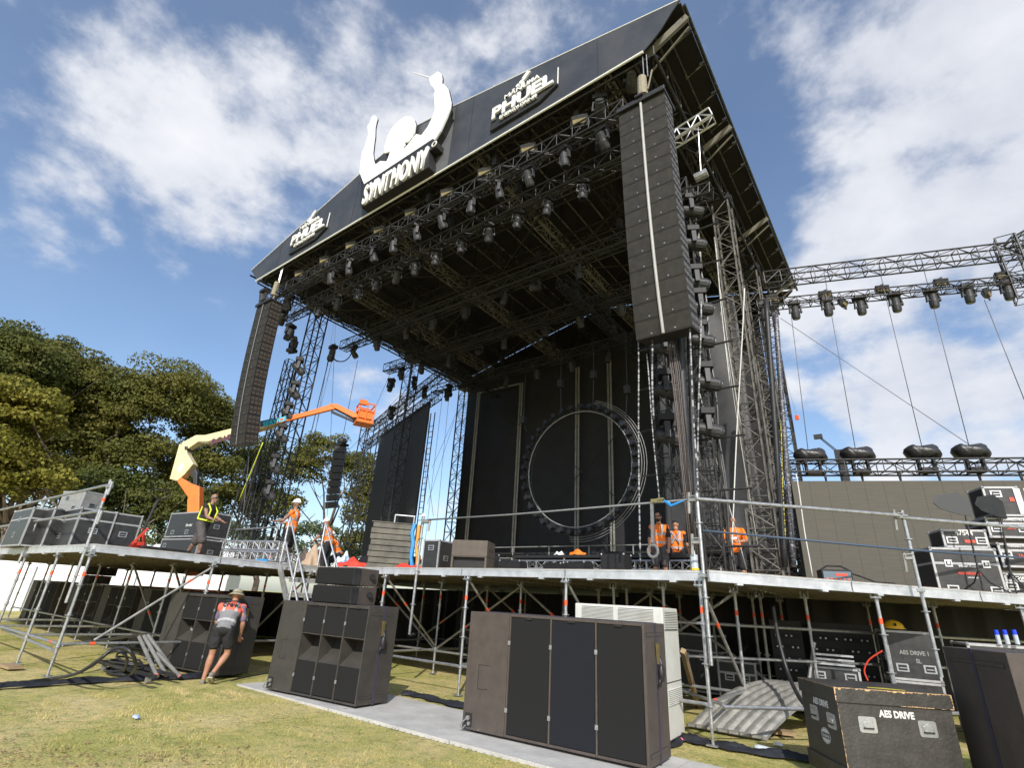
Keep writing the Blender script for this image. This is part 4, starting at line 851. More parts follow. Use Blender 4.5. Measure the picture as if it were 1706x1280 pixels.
def main_deck():
    org=(-7,8.1,0); t=thing('stage_platform','long main stage platform on silver scaffold with a black interior beneath','stage',org)
    A=(-11.95,8.1); B=(-2.5,8.1)
    deckboards(t,[A,B,(-2.5,24),(-22.5,24),(-22.5,11.2),(-11.95,11.2)],org); joists(t,-11.9,-2.55,8.15,13,org)
    edge_beam(t,A,B,org)
    xs=[-11.9,-9.47,-7.07,-4.85,-2.59]
    for x in xs:
        for y in (8.1,9.9,11.7,13.5,15.5,18.5): post(t,x,y,ZD-.15,org,m=galv if y<10 else galv2)
    for y in (9.9,11.7,13.5): 
        for x in (-14.3,-16.7,-19.1): post(t,x,y+2.4,ZD-.15,org,m=galv2)
    # ledgers
    segs=[]
    for y,m in ((8.1,galv),(9.9,galv2),(13.5,galv2)):
        for z in (.47,):
            for a,b in zip(xs,xs[1:]): segs.append(((a,y,z),(b,y,z)))
    for x in xs:
        for y0_,y1_ in ((8.1,9.9),(9.9,11.7),(11.7,13.5)): segs.append(((x,y0_,.5),(x,y1_,.5)))
    tubeparts(t,'ledger',segs,org=org)
    seg2=[((xs[i],9.9,.5 if i%2 else 1.95),(xs[i+1],9.9,1.95 if i%2 else .5)) for i in range(4)]+[((x,8.15,1.95),(x,9.85,.6)) for x in xs[1:]]+[((xs[i],11.7,1.95 if i%2 else .5),(xs[i+1],11.7,.5 if i%2 else 1.95)) for i in range(4)]
    tubeparts(t,'diagonal_brace',seg2,org=org,m=galv2)
    mb=MB()
    for (a,b) in seg2: p=Vector(a).lerp(Vector(b),.35)-Vector(org); q=Vector(a).lerp(Vector(b),.39)-Vector(org); mb.cyl(p,q,.0262,8)
    for (a,b) in segs[::3]: p=Vector(a).lerp(Vector(b),.1)-Vector(org); q=Vector(a).lerp(Vector(b),.15)-Vector(org); mb.cyl(p,q,.0262,8)
    mb.build('red_band',redor,t)
    # added dark sheet well back, standing in for the shade under the deck
    mb=MB(); mb.prism([(-4.9+(i/40)*9.4,.12*math.sin(i*1.9)) for i in range(41)]+[(4.5-(i/40)*9.4,.05+.12*math.sin((40-i)*1.9)) for i in range(41)],(0,8.3,0),(1,0,0),(0,1,0),(0,0,1),ZD-.2); mb.build('added_dark_sheet',drape,t)
    return t
main_deck()
def right_deck():
    E_=(-2.5,8.08); d=Vector((1.7,1.93,0)).normalized(); a=Vector((-2.43,7.98,0)); b=a+d*9.5; org=(-2.5,8.1,0)
    t=thing('stage_platform','angled right wing platform with a weathered silver edge in front of the olive screen','stage',org)
    back=b+Vector((-3.5,3.5,0))
    deckboards(t,[(a.x,a.y),(b.x,b.y),(back.x,back.y),(-2.52,17.5)],org)
    # long shallow timber joists parallel to the edge
    n=Vector((-d.y,d.x,0)); mb=MB(); R=Matrix.Rotation(math.atan2(d.y,d.x),3,'Z')
    for k in range(14):
        off=.15+.3*k; st=max(0,off*1.05); c=a+d*((st+9.4)/2)+n*off; mb.box((c.x-org[0],c.y-org[1],ZD-.065),(9.4-st,.05,.075),R)
    mb.build('joists',MATS['timber deck joist'],t)
    edge_beam(t,(a.x,a.y),(b.x,b.y),org,h=.15)
    for k in range(4):
        p=a+d*(.1+2.75*k)+n*.06
        for j in range(4):
            q=p+n*(1.5*j)
            if j==0 and k==0: continue
            post(t,q.x,q.y,ZD-.15,org,m=galv if j<2 else galv2)
    q=a+d*(2.86)+n*.12
    P=[a+d*(.1+2.75*k)+n*.06 for k in range(4)]
    segs=[]
    for z in (.47,):
        for k in range(3): segs.append(((P[k].x,P[k].y,z),(P[k+1].x,P[k+1].y,z)))
    for z in (1.45,.95):
        for k in range(3):
            u=P[k]+n*1.5; v=P[k+1]+n*1.5; segs.append(((u.x,u.y,z),(v.x,v.y,z)))
    u=P[0]; v=P[0]+n*1.5; segs.append(((u.x,u.y,.5),(v.x,v.y,.5))); segs.append(((P[1].x,P[1].y,.5),(P[1]+n*1.5).to_tuple()[:2]+(.5,)))
    tubeparts(t,'ledger',segs,org=org)
    # upright hand rail posts and rails
    r0=at(1163,823,'y',8.05); r1=at(1502,851,'z',r0.z); 
    rail=[(-2.50,8.02)]
    pr=[Vector((-2.50,8.02,0)),Vector((r1.x,r1.y,0))]; dd=(pr[1]-pr[0]); pr.append(pr[1]+dd)
    for k,p in enumerate(pr):
        mb=MB(); mb.cyl((p.x-org[0],p.y-org[1],.95),(p.x-org[0],p.y-org[1],r0.z),.0265,10)
        for z in (1.3,1.8,2.1,r0.z-.45): mb.cyl((p.x-org[0],p.y-org[1],z),(p.x-org[0],p.y-org[1],z+.012),.058,10); 
        mb.box((p.x-org[0],p.y-org[1]-.03,2.1),(.10,.12,.05)); mb.build('rail_post',galv,t)
    z=r0.z-.09
    mb=MB(); mb.cyl((pr[0].x-org[0],pr[0].y-org[1]-.05,z),(pr[1].x-org[0]+.05,pr[1].y-org[1]-.0,z),.0265,10); mb.build('hand_rail',galv,t)
    mb=MB(); mb.cyl((pr[1].x-org[0]-.02,pr[1].y-org[1]-.05,z-.03),(pr[2].x-org[0],pr[2].y-org[1]-.05,z-.03),.0265,10); mb.build('hand_rail',galv,t)
    for p in pr[:2]:
        for zz in (z,z-.62):
            mb=MB(); mb.box((p.x-org[0]-.05,p.y-org[1]-.05,zz),(.09,.09,.08)); mb.cyl((p.x-org[0]-.12,p.y-org[1]-.06,zz-.22),(p.x-org[0]-.10,p.y-org[1]-.06,zz+.10),.022,8)
            mb.cyl((p.x-org[0]-.06,p.y-org[1]-.12,zz+.03),(p.x-org[0]+.02,p.y-org[1]-.12,zz+.03),.012,6)
            mb.build('clamp',galv2,t)
    return pr,z
RAILP,RAILZ=right_deck()
def left_deck():
    org=(-14,3.4,0); t=thing('stage_platform','left wing platform on scaffold posts with speaker stacks stored beneath','stage',org)
    x0,x1,y0,y1=-27.0,-12.22,3.4,8.1
    deckboards(t,[(x0,y0),(x1,y0),(x1,11.2),(x0,11.2)],org); joists(t,x0,x1,y0,y1,org); joists(t,x0,x1,y1,11.2,org)
    edge_beam(t,(x0,y0),(x1,y0),org); edge_beam(t,(x1,y0),(x1,y1),org)
    mb=MB(); mb.bb(x1-org[0],-11.95-org[0],8.1-org[1],8.15-org[1],ZD-.15,ZD-.012); mb.build('edge_beam',aluedge,t)
    X=[-12.2,-14.15,-16.6,-19.0,-21.5,-24.0,-26.5]; 
    for x in X:
        for y in (3.4,5.62,8.0): post(t,x,y,ZD-.15,org,m=galv if y<8 else galv2)
    segs=[]
    for a,b in zip(X,X[1:]):
        segs+= [((a,3.4,.5),(b,3.4,.5)),((a,5.62,.5),(b,5.62,.5))]
    for x in X[:4]: segs+=[((x,3.4,.5),(x,5.62,.5))]
    for x in X[:2]: segs+=[((x,5.62,.5),(x,8.0,.5))]
    segs+=[((X[0],3.45,.47),(X[1]-.3,5.5,.47)),((X[0],3.35,.40),(X[2],3.5,.44))]
    tubeparts(t,'ledger',segs,org=org)
    br=[((X[0],5.62,1.95),(X[0],3.9,.55)),((X[1],5.62,1.98),(X[0],5.62,.6)),((X[1],5.62,.6),(X[2],5.62,1.98)),((X[0],8,1.95),(X[1],8,.6))]
    tubeparts(t,'diagonal_brace',br,org=org,m=galv2)
    mb=MB()
    for (a,b) in br+segs[::4]: p=Vector(a).lerp(Vector(b),.2)-Vector(org); q=Vector(a).lerp(Vector(b),.24)-Vector(org); mb.cyl(p,q,.0262,8)
    mb.build('red_band',redor,t)
    # rail at corner
    r=at(184,800,'y',3.32); zt=r.z
    cor=Vector((-12.32,3.32,0)); c2=Vector((-15.2,3.32,0)); q=at(45,848,'y',3.32)
    for p,z0,z1 in ((cor,1.15,zt),(Vector((-16.6,3.32,0)),1.8,zt-.02)):
        mb=MB(); mb.cyl((p.x-org[0],p.y-org[1],z0),(p.x-org[0],p.y-org[1],z1),.0265,10,mi=0); mb.cyl((p.x-org[0],p.y-org[1],z1-.42),(p.x-org[0],p.y-org[1],z1-.36),.028,10,mi=1)
        for z in (1.6,2.1,z1-.55): mb.cyl((p.x-org[0],p.y-org[1],z),(p.x-org[0],p.y-org[1],z+.012),.06,10,mi=0)
        mb.box((p.x-org[0]+.05,p.y-org[1],z1-.13),(.16,.08,.07),mi=0); mb.cyl((p.x-org[0]+.12,p.y-org[1],z1-.3),(p.x-org[0]+.14,p.y-org[1],z1-.05),.024,8,mi=0); mb.cyl((p.x-org[0]+.12,p.y-org[1],z1-.85),(p.x-org[0]+.14,p.y-org[1],z1-.6),.024,8,mi=0)
        mb.build('rail_post',[galv,redor],t)
    for dz in (.12,.62):
        mb=MB(); mb.cyl((cor.x-org[0],-.08-.05,zt-dz),(-26-org[0],-.13,zt-dz-.02),.0265,10); mb.build('hand_rail',galv,t)
    for p in ((-14.0,7.9),(-16.9,7.9),(-20,7.9)):
        mb=MB(); mb.cyl((p[0]-org[0],p[1]-org[1],ZD),(p[0]-org[0],p[1]-org[1],ZD+1.05),.025,8,mi=0); mb.cyl((p[0]-org[0],p[1]-org[1],ZD+.2),(p[0]-org[0],p[1]-org[1],ZD+.3),.027,8,mi=1); mb.build('rail_post',[galv,redor],t)
    mb=MB(); mb.cyl((-20-org[0],7.9-org[1],ZD+1),(-14.0-org[0],7.9-org[1],ZD+1),.025,8); mb.build('hand_rail',galv,t)
left_deck()
def stage_post():
    # single rail post at the left end of the main front
    a=at(706,858,'y',8.02); org=(a.x,8.02,0); t=thing('rail_post','silver rail post in front of the stack of grey boards','scaffold post',org)
    mb=MB(); mb.cyl((0,0,.9),(0,0,a.z),.0265,10); 
    for z in (1.45,2.1,a.z-.5): mb.cyl((0,0,z),(0,0,z+.012),.06,10)
    mb.build('tube',galv,t); mb=MB(); mb.cyl((0,0,a.z-.04),(0,0,a.z+.02),.045,8); mb.build('cap',white,t)
    mb=MB(); mb.box((.1,0,a.z-.15),(.2,.1,.07)); mb.cyl((.2,0,a.z-.35),(.22,0,a.z-.1),.024,8); mb.build('clamp',galv2,t)
    return a
SP=stage_post()
cable('webbing_strap',[(SP.x,8.0,SP.z-.12),at(850,858,'y',8.02),(-2.5,8.0,RAILZ+.0)],.017,strapg,'long grey ratchet strap stretched along the main stage edge as a rail','strap')
def buckle():
    p=at(1095,838,'y',8.0); t=thing('ratchet_buckle','brass ratchet buckle with a blue strap tail on the long grey strap','buckle',p); mb=MB(); mb.box((0,0,.03),(.20,.05,.06)); mb.box((.07,-.02,.05),(.10,.05,.03)); mb.cyl((-.06,-.04,.03),(-.06,.04,.03),.025,8); mb.build('buckle',brass,t)
    mb=MB(); mb.tube([(.12,0,.02),(.2,-.01,-.03),(.22,0,-.06),(.5,0,.03)],[.02,.03,.02,.012],6); mb.build('strap_tail',bluem,t)
    mb=MB(); mb.tube([(-.09,0,.02),(-.10,0,-.4),(-.10,-.02,-.62)],[.03,.03,.028],4); mb.tube([(-.1+.08*math.cos(a),-.03,-.74+.09*math.sin(a)) for a in np.linspace(0,6.3,14)],.022,6); mb.build('strap_hank',strapg,t)
buckle()
cable('webbing_strap',[(-2.45,8.0,RAILZ-.47),(RAILP[1].x,RAILP[1].y-.05,RAILZ-.52),(RAILP[2].x,RAILP[2].y,RAILZ-.50)],.016,mat('dark blue strap',(.05,.08,.13),.6),'dark blue strap stretched below the silver hand rail on the right wing','strap')
# ---------------------------------------------------------------- speaker stacks
def sub_parts(t,w,d,h,panel,kind,cols=3,side='right',lum=boxbrown,gm=grille,straps=True):
    f=.022 # frame thickness
    xs=[panel+(w-panel)*i/cols for i in range(cols+1)]
    mb=MB(); mb.bb(0,w,.0 if kind=='x' else .06 if False else .30,d,.03,h) if kind=='horn' else mb.bb(0,w,.035,d,.03,h)
    if kind=='horn':
        mb.bb(0,panel,0,.30,.03,h)
        for i,x in enumerate(xs):
            mb.bb(x-(f if i else 0)*.5-(f/2 if i==cols else 0),x+(f if i else f)*.5-(f/2 if i==cols else 0),0.0005,.2995,.031,h-.001)
        for i in range(cols):
            a=xs[i]+f*.5; b=xs[i+1]-f*.5-(f/2 if i==cols-1 else 0)
            mb.bb(a,b,.012,.2985,h-.05,h-.002); mb.bb(a,b,.012,.2985,.032,.06)
    else:
        mb.bb(0,panel-.004,0,.035,.03,h); mb.bb(w-.03,w,.0,.035,.03,h)
        for i,x in enumerate(xs[:-1]): mb.bb(x+.002,x+f+.002,0,.0345,.031,h-.001)
        for i in range(cols):
            mb.bb(xs[i]+f+.003,xs[i+1]-.001 if i<cols-1 else w-.031,.001,.034,h-.035,h-.0015); mb.bb(xs[i]+f+.003,xs[i+1]-.001 if i<cols-1 else w-.031,.001,.034,.0315,.06)
    cab=mb.build('cabinet',lum,t,bev=.006)
    for i in range(cols):
        a=xs[i]+f*.5+.006; b=xs[i+1]-f*.5-.012
        if kind=='horn':
            for z0,z1 in ((.07,.52),(.93,h-.06)):
                mb=MB(); mb.bb(a,b,.012,.05,z0,z1); mb.build('grille',gm,t,bev=.008)
            mb=MB(); vs=[];k=10
            for j in range(k+1):
                q=j/k*math.pi/2; y=.02+.27*math.sin(q)*1.0; z=.525+.20*math.sin(q); vs+=[(a-.004,y,z),(b+.004,y,z)]
            mb.add(vs,[(2*j,2*j+1,2*j+3,2*j+2) for j in range(k)]); mb.bb(a-.004,b+.004,.014,.05,.523,.530); mb.build('horn_flare',lum,t,smooth=False)
            mb=MB(); mb.add([(a,.02,.93),(b,.02,.93),(b,.29,.86),(a,.29,.86)],[(0,1,2,3)]); mb.bb(a,b,.013,.03,.915,.93); mb.build('horn_lip',lum,t)
            mb=MB(); mb.bb(a-.003,b+.003,.288,.297,.71,.90); mb.build('throat_shade',blackp,t)  # black panel put in as the shade deep in the horn
        else:
            mb=MB(); mb.bb(xs[i]+f+.010,(xs[i+1]-.008) if i<cols-1 else w-.038,.008,.036,.066,h-.042); mb.build('grille',[gm,grilleb,gm][i%3] if gm is grille else gm,t,bev=.004)
    for i in range(cols):
        for z in ((.32,1.08) if kind!='horn' else (.30,1.12)):
            mb=MB(); mb.box((xs[i]+.018,-.004,z),(.036,.010,.05)); mb.cyl((xs[i]+.022,-.012,z),(xs[i]+.022,-.002,z),.013,8); mb.build('catch',galv,t)
        mb=MB(); mb.box(((xs[i]+xs[i+1])/2,-.004,h-.045),(.09,.012,.02)); mb.build('logo_plate',blackp,t)
    # left panel detail : recessed handle outline and connector dish
    mb=MB(); px=panel*.45; 
    for (x0,x1,z0,z1) in ((px-.09,px+.09,.78,.786),(px-.09,px-.084,.5,.78),(px-.09,px+.06,.5,.506),(px+.054,px+.06,.5,.53)): mb.bb(x0,x1,-.003,.001,z0,z1)
    mb.build('hatch_outline',blackp,t)
    mb=MB(); mb.box((.10,-.004,.14),(.11,.012,.15),mi=0); mb.cyl((.10,-.03,.16),(.10,.0,.16),.028,10,mi=1); mb.cyl((.12,-.03,.10),(.12,.0,.10),.022,10,mi=1)
    mb.tube([(.10,-.04,.16),(.06,-.07,.12),(.02,-.06,.06),(.03,-.03,.03),(.09,-.05,.08)],.007,6,mi=1); mb.build('connector_plate',[blackp,galv],t)
    # side grooves and strap
    for s,xx in ((1,w),(-1,0)):
        for z in (.13,h-.12):
            mb=MB(); mb.bb(xx-.004 if s>0 else xx-.003,xx+.003 if s>0 else xx+.004,.06,d-.08,z-.022,z+.022); g=mb.build('side_groove',blackp,t,bev=.003)
            mb=MB(); mb.bb(xx-.003 if s>0 else xx-.0045,xx+.0045 if s>0 else xx+.003,.075,d-.095,z-.017,z+.017); mb.build('side_rib',lum,t)
    if straps:
        for xx,s in ((w+.006,1),(-.006,-1)):
            mb=MB(); mb.box((xx,d*.52,h/2+.01),(.005,.045,h-.02)); mb.build('strap',strapm,t)
        mb=MB(); mb.box((w/2,d*.52,h+.006),(w+.02,.045,.005)); mb.build('strap',strapm,t)
        mb=MB(); mb.box((w+.03,d*.50,h-.32),(.03,.05,.22),Matrix.Rotation(.12,3,'X')); mb.cyl((w+.03,d*.5-.03,h-.24),(w+.03,d*.5+.03,h-.24),.018,8); mb.build('ratchet',brass,t)
        mb=MB(); mb.ell((w+.055,d*.50+.02,h-.52),(.035,.05,.10),nu=12,nv=8); mb.tube([(w+.04,d*.5,h-.35),(w+.06,d*.5+.03,h-.46),(w+.05,d*.5,h-.56)],.02,6); mb.tube([(w+.05,d*.5-.02,h-.58),(w+.03,d*.5-.03,h-.66)],.012,5); mb.build('strap_hank',rubber,t,smooth=True)
    for x in (.15,w-.15):
        mb=MB(); mb.bb(x-.05,x+.05,.05,d-.05,0,.03); mb.build('foot',blackp,t)
def sub(label,x,y,rz,w,d,h,panel,kind,**k):
    t=thing('subwoofer_stack',label,'speaker',(x,y,.012),rz,'subwoofer stacks standing on the ground'); sub_parts(t,w,d,h,panel,kind,**k); return t
sub('grey brown horn loaded subwoofer stack standing on the pale ground panel with a purple strap',-9.17,5.60,math.radians(5.5),2.12,.68,1.40,.62,'horn',lum=boxgrey)
sub('wide brown subwoofer stack with three tall flat black grilles nearest the camera',-5.18,6.06,math.radians(3),2.52,.72,1.43,.66,'flat',lum=boxbrown)
sub('horn loaded subwoofer stack under the left wing beside the bending worker',-12.95,5.28,math.radians(7),2.15,.68,1.40,.55,'horn',lum=boxgrey)
sub('flat black grilled subwoofer stack under the left wing, second from the bending worker',-16.5,6.0,math.radians(2),2.5,.9,1.42,.5,'flat',lum=boxgrey,straps=False)
sub('horn loaded subwoofer stack under the left wing with shaded black horns',-19.35,6.0,math.radians(2),2.2,.9,1.42,.5,'horn',lum=boxgrey,straps=False)
sub('brown sided subwoofer stack near the far end of the left wing row',-22.4,6.1,math.radians(2),2.3,1.0,1.42,.5,'horn',lum=boxbrown,straps=False)
sub('farthest subwoofer stack at the left end of the row with a flat grille',-26.4,5.9,math.radians(3),2.6,1.0,1.42,.5,'flat',lum=boxbrown)
# right edge stack: its side with the strap faces the camera
def right_sub():
    A=Vector((.06,8.1,0)); B=Vector((.52,7.2,0)); d=(B-A); L=d.length; t=thing('subwoofer_stack','brown subwoofer stack cut off by the right edge of the photo behind the scuffed trunk','speaker',(B.x,B.y,.012),math.atan2(d.y,d.x)+math.pi/2,'subwoofer stacks standing on the ground')
    # local x runs along the front (away to the right), y runs back along the visible side
    sub_parts(t,2.3,L,1.385,.62,'flat',lum=boxbrown)
right_sub()
def top_box(label,p,rz,w,d,h,m=boxbrown,g=grille,grp='small speakers on top of the left subwoofer stack'):
    t=thing('top_speaker',label,'speaker',p,rz,grp)
    mb=MB(); mb.prism([(0,.03),(w,.03),(w-.06,d),(.06,d)],(0,0,0),(1,0,0),(0,1,0),(0,0,1),h-.008); mb.build('cabinet',m,t,bev=.008)
    mb=MB(); mb.bb(.008,w-.008,0,.032,.008,h-.016); mb.build('grille',g,t,bev=.01)
    mb=MB(); mb.bb(-.006,.004,-.004,.12,.01,h-.018); mb.build('side_rigging',steelblk,t); mb=MB(); mb.bb(w-.004,w+.008,-.004,.14,.01,h-.018); mb.build('side_rigging',steelblk,t)
    mb=MB(); mb.cyl((w-.05,d*.72,h*.55),(w+.0,d*.70,h*.55),.05,12); mb.build('side_port',blackp,t)
    return t
tz=1.415
top_box('lower small black grilled speaker on top of the horn loaded stack',(-8.62,5.78,tz),math.radians(4),.98,.62,.29)
top_box('upper small black grilled speaker on top of the horn loaded stack',(-8.60,5.78,tz+.295),math.radians(4),.96,.62,.29)
p=at(130,978,'y',6.2)
top_box('lower brown speaker on top of the row under the left wing',(p.x,6.25,1.44),-.1,.95,.6,.26,grp='small speakers on the left wing row')
top_box('upper brown speaker on top of the row under the left wing',(p.x+.05,6.25,1.705),.12,.8,.6,.25,grp='small speakers on the left wing row')
def brown_box():
    a=at(755,893,'y',9.3); b=at(797,893,'y',9.3); t=thing('monitor_speaker','brown floor speaker with an open horn slot on the stage edge','speaker',(a.x,9.3,ZD),math.radians(24))
    mb=MB(); mb.bb(.05,.81,.105,.119,.05,.34); mb.build('slot_shade',blackp,t)  # black panel filling the slot, stands in for the shade inside
    w=.86; h=.72; d=.70; mb=MB(); mb.bb(0,w,.12,d,0,h); mb.bb(0,w,0,.12,0,.05); mb.bb(0,.05,0,.12,.05,.34); mb.bb(w-.05,w,0,.12,.05,.34); mb.bb(0,w,0,.12,.34,h); mb.build('cabinet',mat('scuffed brown speaker paint',(.085,.066,.052),.6,0,(.11,.09,.072),8,.2,80,wear=((.25,.22,.17),.66,9,(1,1,1))),t,bev=.006)
    mb=MB(); mb.bb(-.003,w+.003,-.003,d+.003,.36,.37); mb.build('seam',blackp,t)
    for y in (.2,.42):
        mb=MB(); mb.cyl((w-.01,y+.04,.52),(w+.004,y+.04,.52),.045,12); mb.build('side_port',blackp,t)
brown_box()
# ---------------------------------------------------------------- flight cases
def fcase(label,loc,rz,w,d,h,name='flight_case',lid=.28,handles=((.25,.35),(.75,.35)),latches=(.25,.75),texts=(),shell=caseblk,group='flight cases',castors=False,edge=.034,sideh=True,stripe=None):
    t=thing(name,label,'flight case',loc,rz,group); z0=.10 if castors else 0
    mb=MB(); mb.bb(.004,w-.004,.004,d-.004,z0+.004,z0+h-.004); mb.build('shell',shell,t)
    e=edge; mb=MB()
    for x in (0,w-e):
        for y in (0,d-e): mb.bb(x,x+e,y,y+e,z0,z0+h)
    for z in (z0,z0+h-e):
        for y in (0,d-e): mb.bb(e,w-e,y,y+e,z,z+e)
        for x in (0,w-e): mb.bb(x,x+e,e,d-e,z,z+e)
    if lid:
        zz=z0+h*(1-lid); mb.bb(e,w-e,-.001,.012,zz-.018,zz+.018); mb.bb(e,w-e,d-.012,d+.001,zz-.018,zz+.018); mb.bb(-.001,.012,e,d-e,zz-.018,zz+.018); mb.bb(w-.012,w+.001,e,d-e,zz-.018,zz+.018)
    mb.build('edge_frame',casealu if edge>.01 else blackg,t,fix=True)
    mb=MB()
    for x in (.0,w):
        for y in (.0,d):
            for z in (z0,z0+h): mb.ell((x+(.012 if x==0 else -.012),y+(.012 if y==0 else -.012),z+(.012 if z==z0 else -.012)),(.03,.03,.03),nu=8,nv=5)
    mb.build('ball_corners',galv,t)
    def dish(x,z,face):
        mb=MB()
        def b(cx,cz,ww,hh,off,th,mi):
            if face=='f': mb.box((cx,-off,cz),(ww,th,hh),mi=mi)
            elif face=='l': mb.box((-off,cx,cz),(th,ww,hh),mi=mi)
            else: mb.box((w+off,cx,cz),(th,ww,hh),mi=mi)
        b(x,z,.17,.12,.002,.008,0); b(x,z,.12,.08,.0045,.008,1); b(x,z-.005,.10,.014,.012,.014,0)
        mb.build('handle',[alu,blackp],t)
    for fx,fz in handles: dish(fx*w,z0+fz*h,'f')
    if sideh: dish(d/2,z0+h*.45,'l'); dish(d/2,z0+h*.45,'r')
    for fx in latches:
        zz=z0+h*(1-(lid or .3)); mb=MB(); mb.box((fx*w,-.003,zz),(.11,.008,.12),mi=0); mb.box((fx*w,-.007,zz),(.07,.006,.07),mi=1); mb.box((fx*w,-.012,zz+.005),(.04,.008,.05),mi=0); mb.build('latch',[alu,blackp],t)
    if castors:
        for x in (.1,w-.1):
            for y in (.1,d-.1):
                mb=MB(); mb.cyl((x-.02,y,.05),(x+.02,y,.05),.05,12); mb.box((x,y,.09),(.06,.06,.02)); mb.build('castor',rubber,t)
    for (tx,fx,fz,s,face,mm) in texts:
        if face=='f': put_text('lettering',tx,s,mm,t,(fx*w,-.006,z0+fz*h),(1,0,0),(0,0,1),ext=.001,bold=s*.03,sx=.9)
        elif face=='l': put_text('lettering',tx,s,mm,t,(-.006,fx*d,z0+fz*h),(0,-1,0),(0,0,1),ext=.001,bold=s*.03,sx=.9)
        else: put_text('lettering',tx,s,mm,t,(w+.006,fx*d,z0+fz*h),(0,1,0),(0,0,1),ext=.001,bold=s*.03,sx=.9)
    return t
whitet=mat('white stencil paint',(.72,.72,.70),.7,0,(.4,.4,.39),40,contrast=(.3,.75))
redt=mat('red label print',(.72,.08,.05),.6)
paper=mat('white label',(.7,.7,.7),.6)
def label_plate(t,x,z,w,h,m=None,y=-.005,name='label_sticker'):
    mb=MB(); mb.bb(x-w/2,x+w/2,y-.002,y,z-h/2,z+h/2); return mb.build(name,m or paper,t)
def trunk():
    P0=(-.955,7.17); rz=math.atan2(.54,.84); w,d,h=1.14,.84,.94
    t=thing('road_trunk','large scuffed black wooden trunk with white stencilled letters in the right foreground','flight case',(P0[0],P0[1],.0),rz)
    mb=MB(); mb.bb(0,w,0,d,.06,.82); mb.build('body',casewood,t,bev=.004)
    mb=MB(); mb.bb(-.018,w+.018,-.018,d+.018,.80,h); mb.build('lid',casewood,t,bev=.006)
    mb=MB(); mb.bb(-.02,w+.02,-.02,d+.02,.06,.22); mb.build('base_skirt',casewood,t,bev=.005)
    # splintered raw wood showing along the lid edges: thin irregular chips
    rr=random.Random(3)
    def chips(name,a,b,up,n,out,big):
        a,b,up,out=map(Vector,(a,b,up,out)); mb=MB(); L_=(b-a).length; dd=(b-a).normalized(); x=0
        while x<L_-.02:
            ln=rr.uniform(.01,.07); hh=rr.uniform(.002,big)*(1 if rr.random()<.75 else 1.9)
            if rr.random()<.86:
                o=a+dd*x; k=[(0,0),(ln,0),(ln*.9,hh*rr.uniform(.3,.9)),(ln*.55,hh),(ln*.15,hh*rr.uniform(.4,.9))]
                mb.prism(k,o,dd,up,out,.0015)
            x+=ln*rr.uniform(.8,1.1)
        return mb.build(name,rawwood,t)
    e=.0185
    chips('chipped_edge',(-e,-e,h+.0005),(w+e,-e,h+.0005),(0,1,0),0,(0,0,1),.012)
    chips('chipped_edge',(-e,-e,h-.001),(w+e,-e,h-.001),(0,0,-1),0,(0,-1,0),.012)
    chips('chipped_edge',(-e,d+e,h-.001),(-e,-e,h-.001),(0,0,-1),0,(-1,0,0),.009)
    chips('chipped_edge',(-e,-e,h),(-e,-e,.81),(1,0,0),0,(0,-1,0),.018)
    chips('chipped_edge',(w+e,-e,h),(w+e,-e,.81),(-1,0,0),0,(0,-1,0),.016)
    chips('chipped_edge',(w*.55,-e,.803),(w+e,-e,.803),(0,0,1),0,(0,-1,0),.008)
    chips('chipped_edge',(-.02,-.0205,.222),(w+.02,-.0205,.222),(0,0,-1),0,(0,-1,0),.006)
    chips('chipped_edge',(-.0005,-.0005,.80),(-.0005,-.0005,.23),(1,0,0),0,(0,-1,0),.004)
    mb=MB(); mb.prism([(.42,.16),(.78,.10),(.80,.14),(.62,.22),(.44,.20)],(0,0,h+.0008),(1,0,0),(0,1,0),(0,0,1),.001); mb.build('yellow_tape',mat('faded yellow tape',(.65,.55,.02),.6),t)
    def dish(cx,cz,face):
        mb=MB(); 
        def rr_(ww,hh,off,th,mi):
            r=.02; pts=[]
            for (sx,sy,a0) in ((1,1,0),(-1,1,1),(-1,-1,2),(1,-1,3)):
                for j in range(4): a=(a0+j/3)*math.pi/2; pts.append((sx*(ww/2-r)+r*math.cos(a),sy*(hh/2-r)+r*math.sin(a)))
            if face=='f': mb.prism(pts,(cx,-off,cz),(1,0,0),(0,0,1),(0,1,0),th,mi)
            else: mb.prism(pts,(-off,cx,cz),(0,-1,0),(0,0,1),(1,0,0),th,mi)
        rr_(.175,.145,.008,.01,0); rr_(.125,.10,.0095,.004,1); rr_(.085,.055,.016,.008,0)
        if face=='f': mb.box((cx,-.020,cz-.03),(.10,.012,.012),mi=2)
        else: mb.box((-.020,cx,cz-.03),(.012,.10,.012),mi=2)
        mb.build('handle',[alu,galv,blackp],t)
    for x in (.27,.86): dish(x,.615,'f')
    for y in (.56,.18): dish(y,.60 if y<.3 else .62,'l')
    put_text('lettering','AES DRIVE',.085,whitet,t,(.58,-.002,.695),(1,0,0),(0,0,1),ext=.0008,bold=.004,sx=.88)
    put_text('lettering','AES DRIVE',.085,whitet,t,(-.002,.38,.715),(0,-1,0),(0,0,1),ext=.0008,bold=.004,sx=.88)
    k=28; mb=MB(); c=(.37,.43)
    ring_=[(.10*math.cos(6.283*i/k),.075*math.sin(6.283*i/k)) for i in range(k)]; 
    for i in range(k):
        a=ring_[i]; b=ring_[(i+1)%k]; mb.prism([a,b,(b[0]*.93,b[1]*.93),(a[0]*.93,a[1]*.93)],(-.001,c[0],c[1]),(0,-1,0),(0,0,1),(-1,0,0),.001)
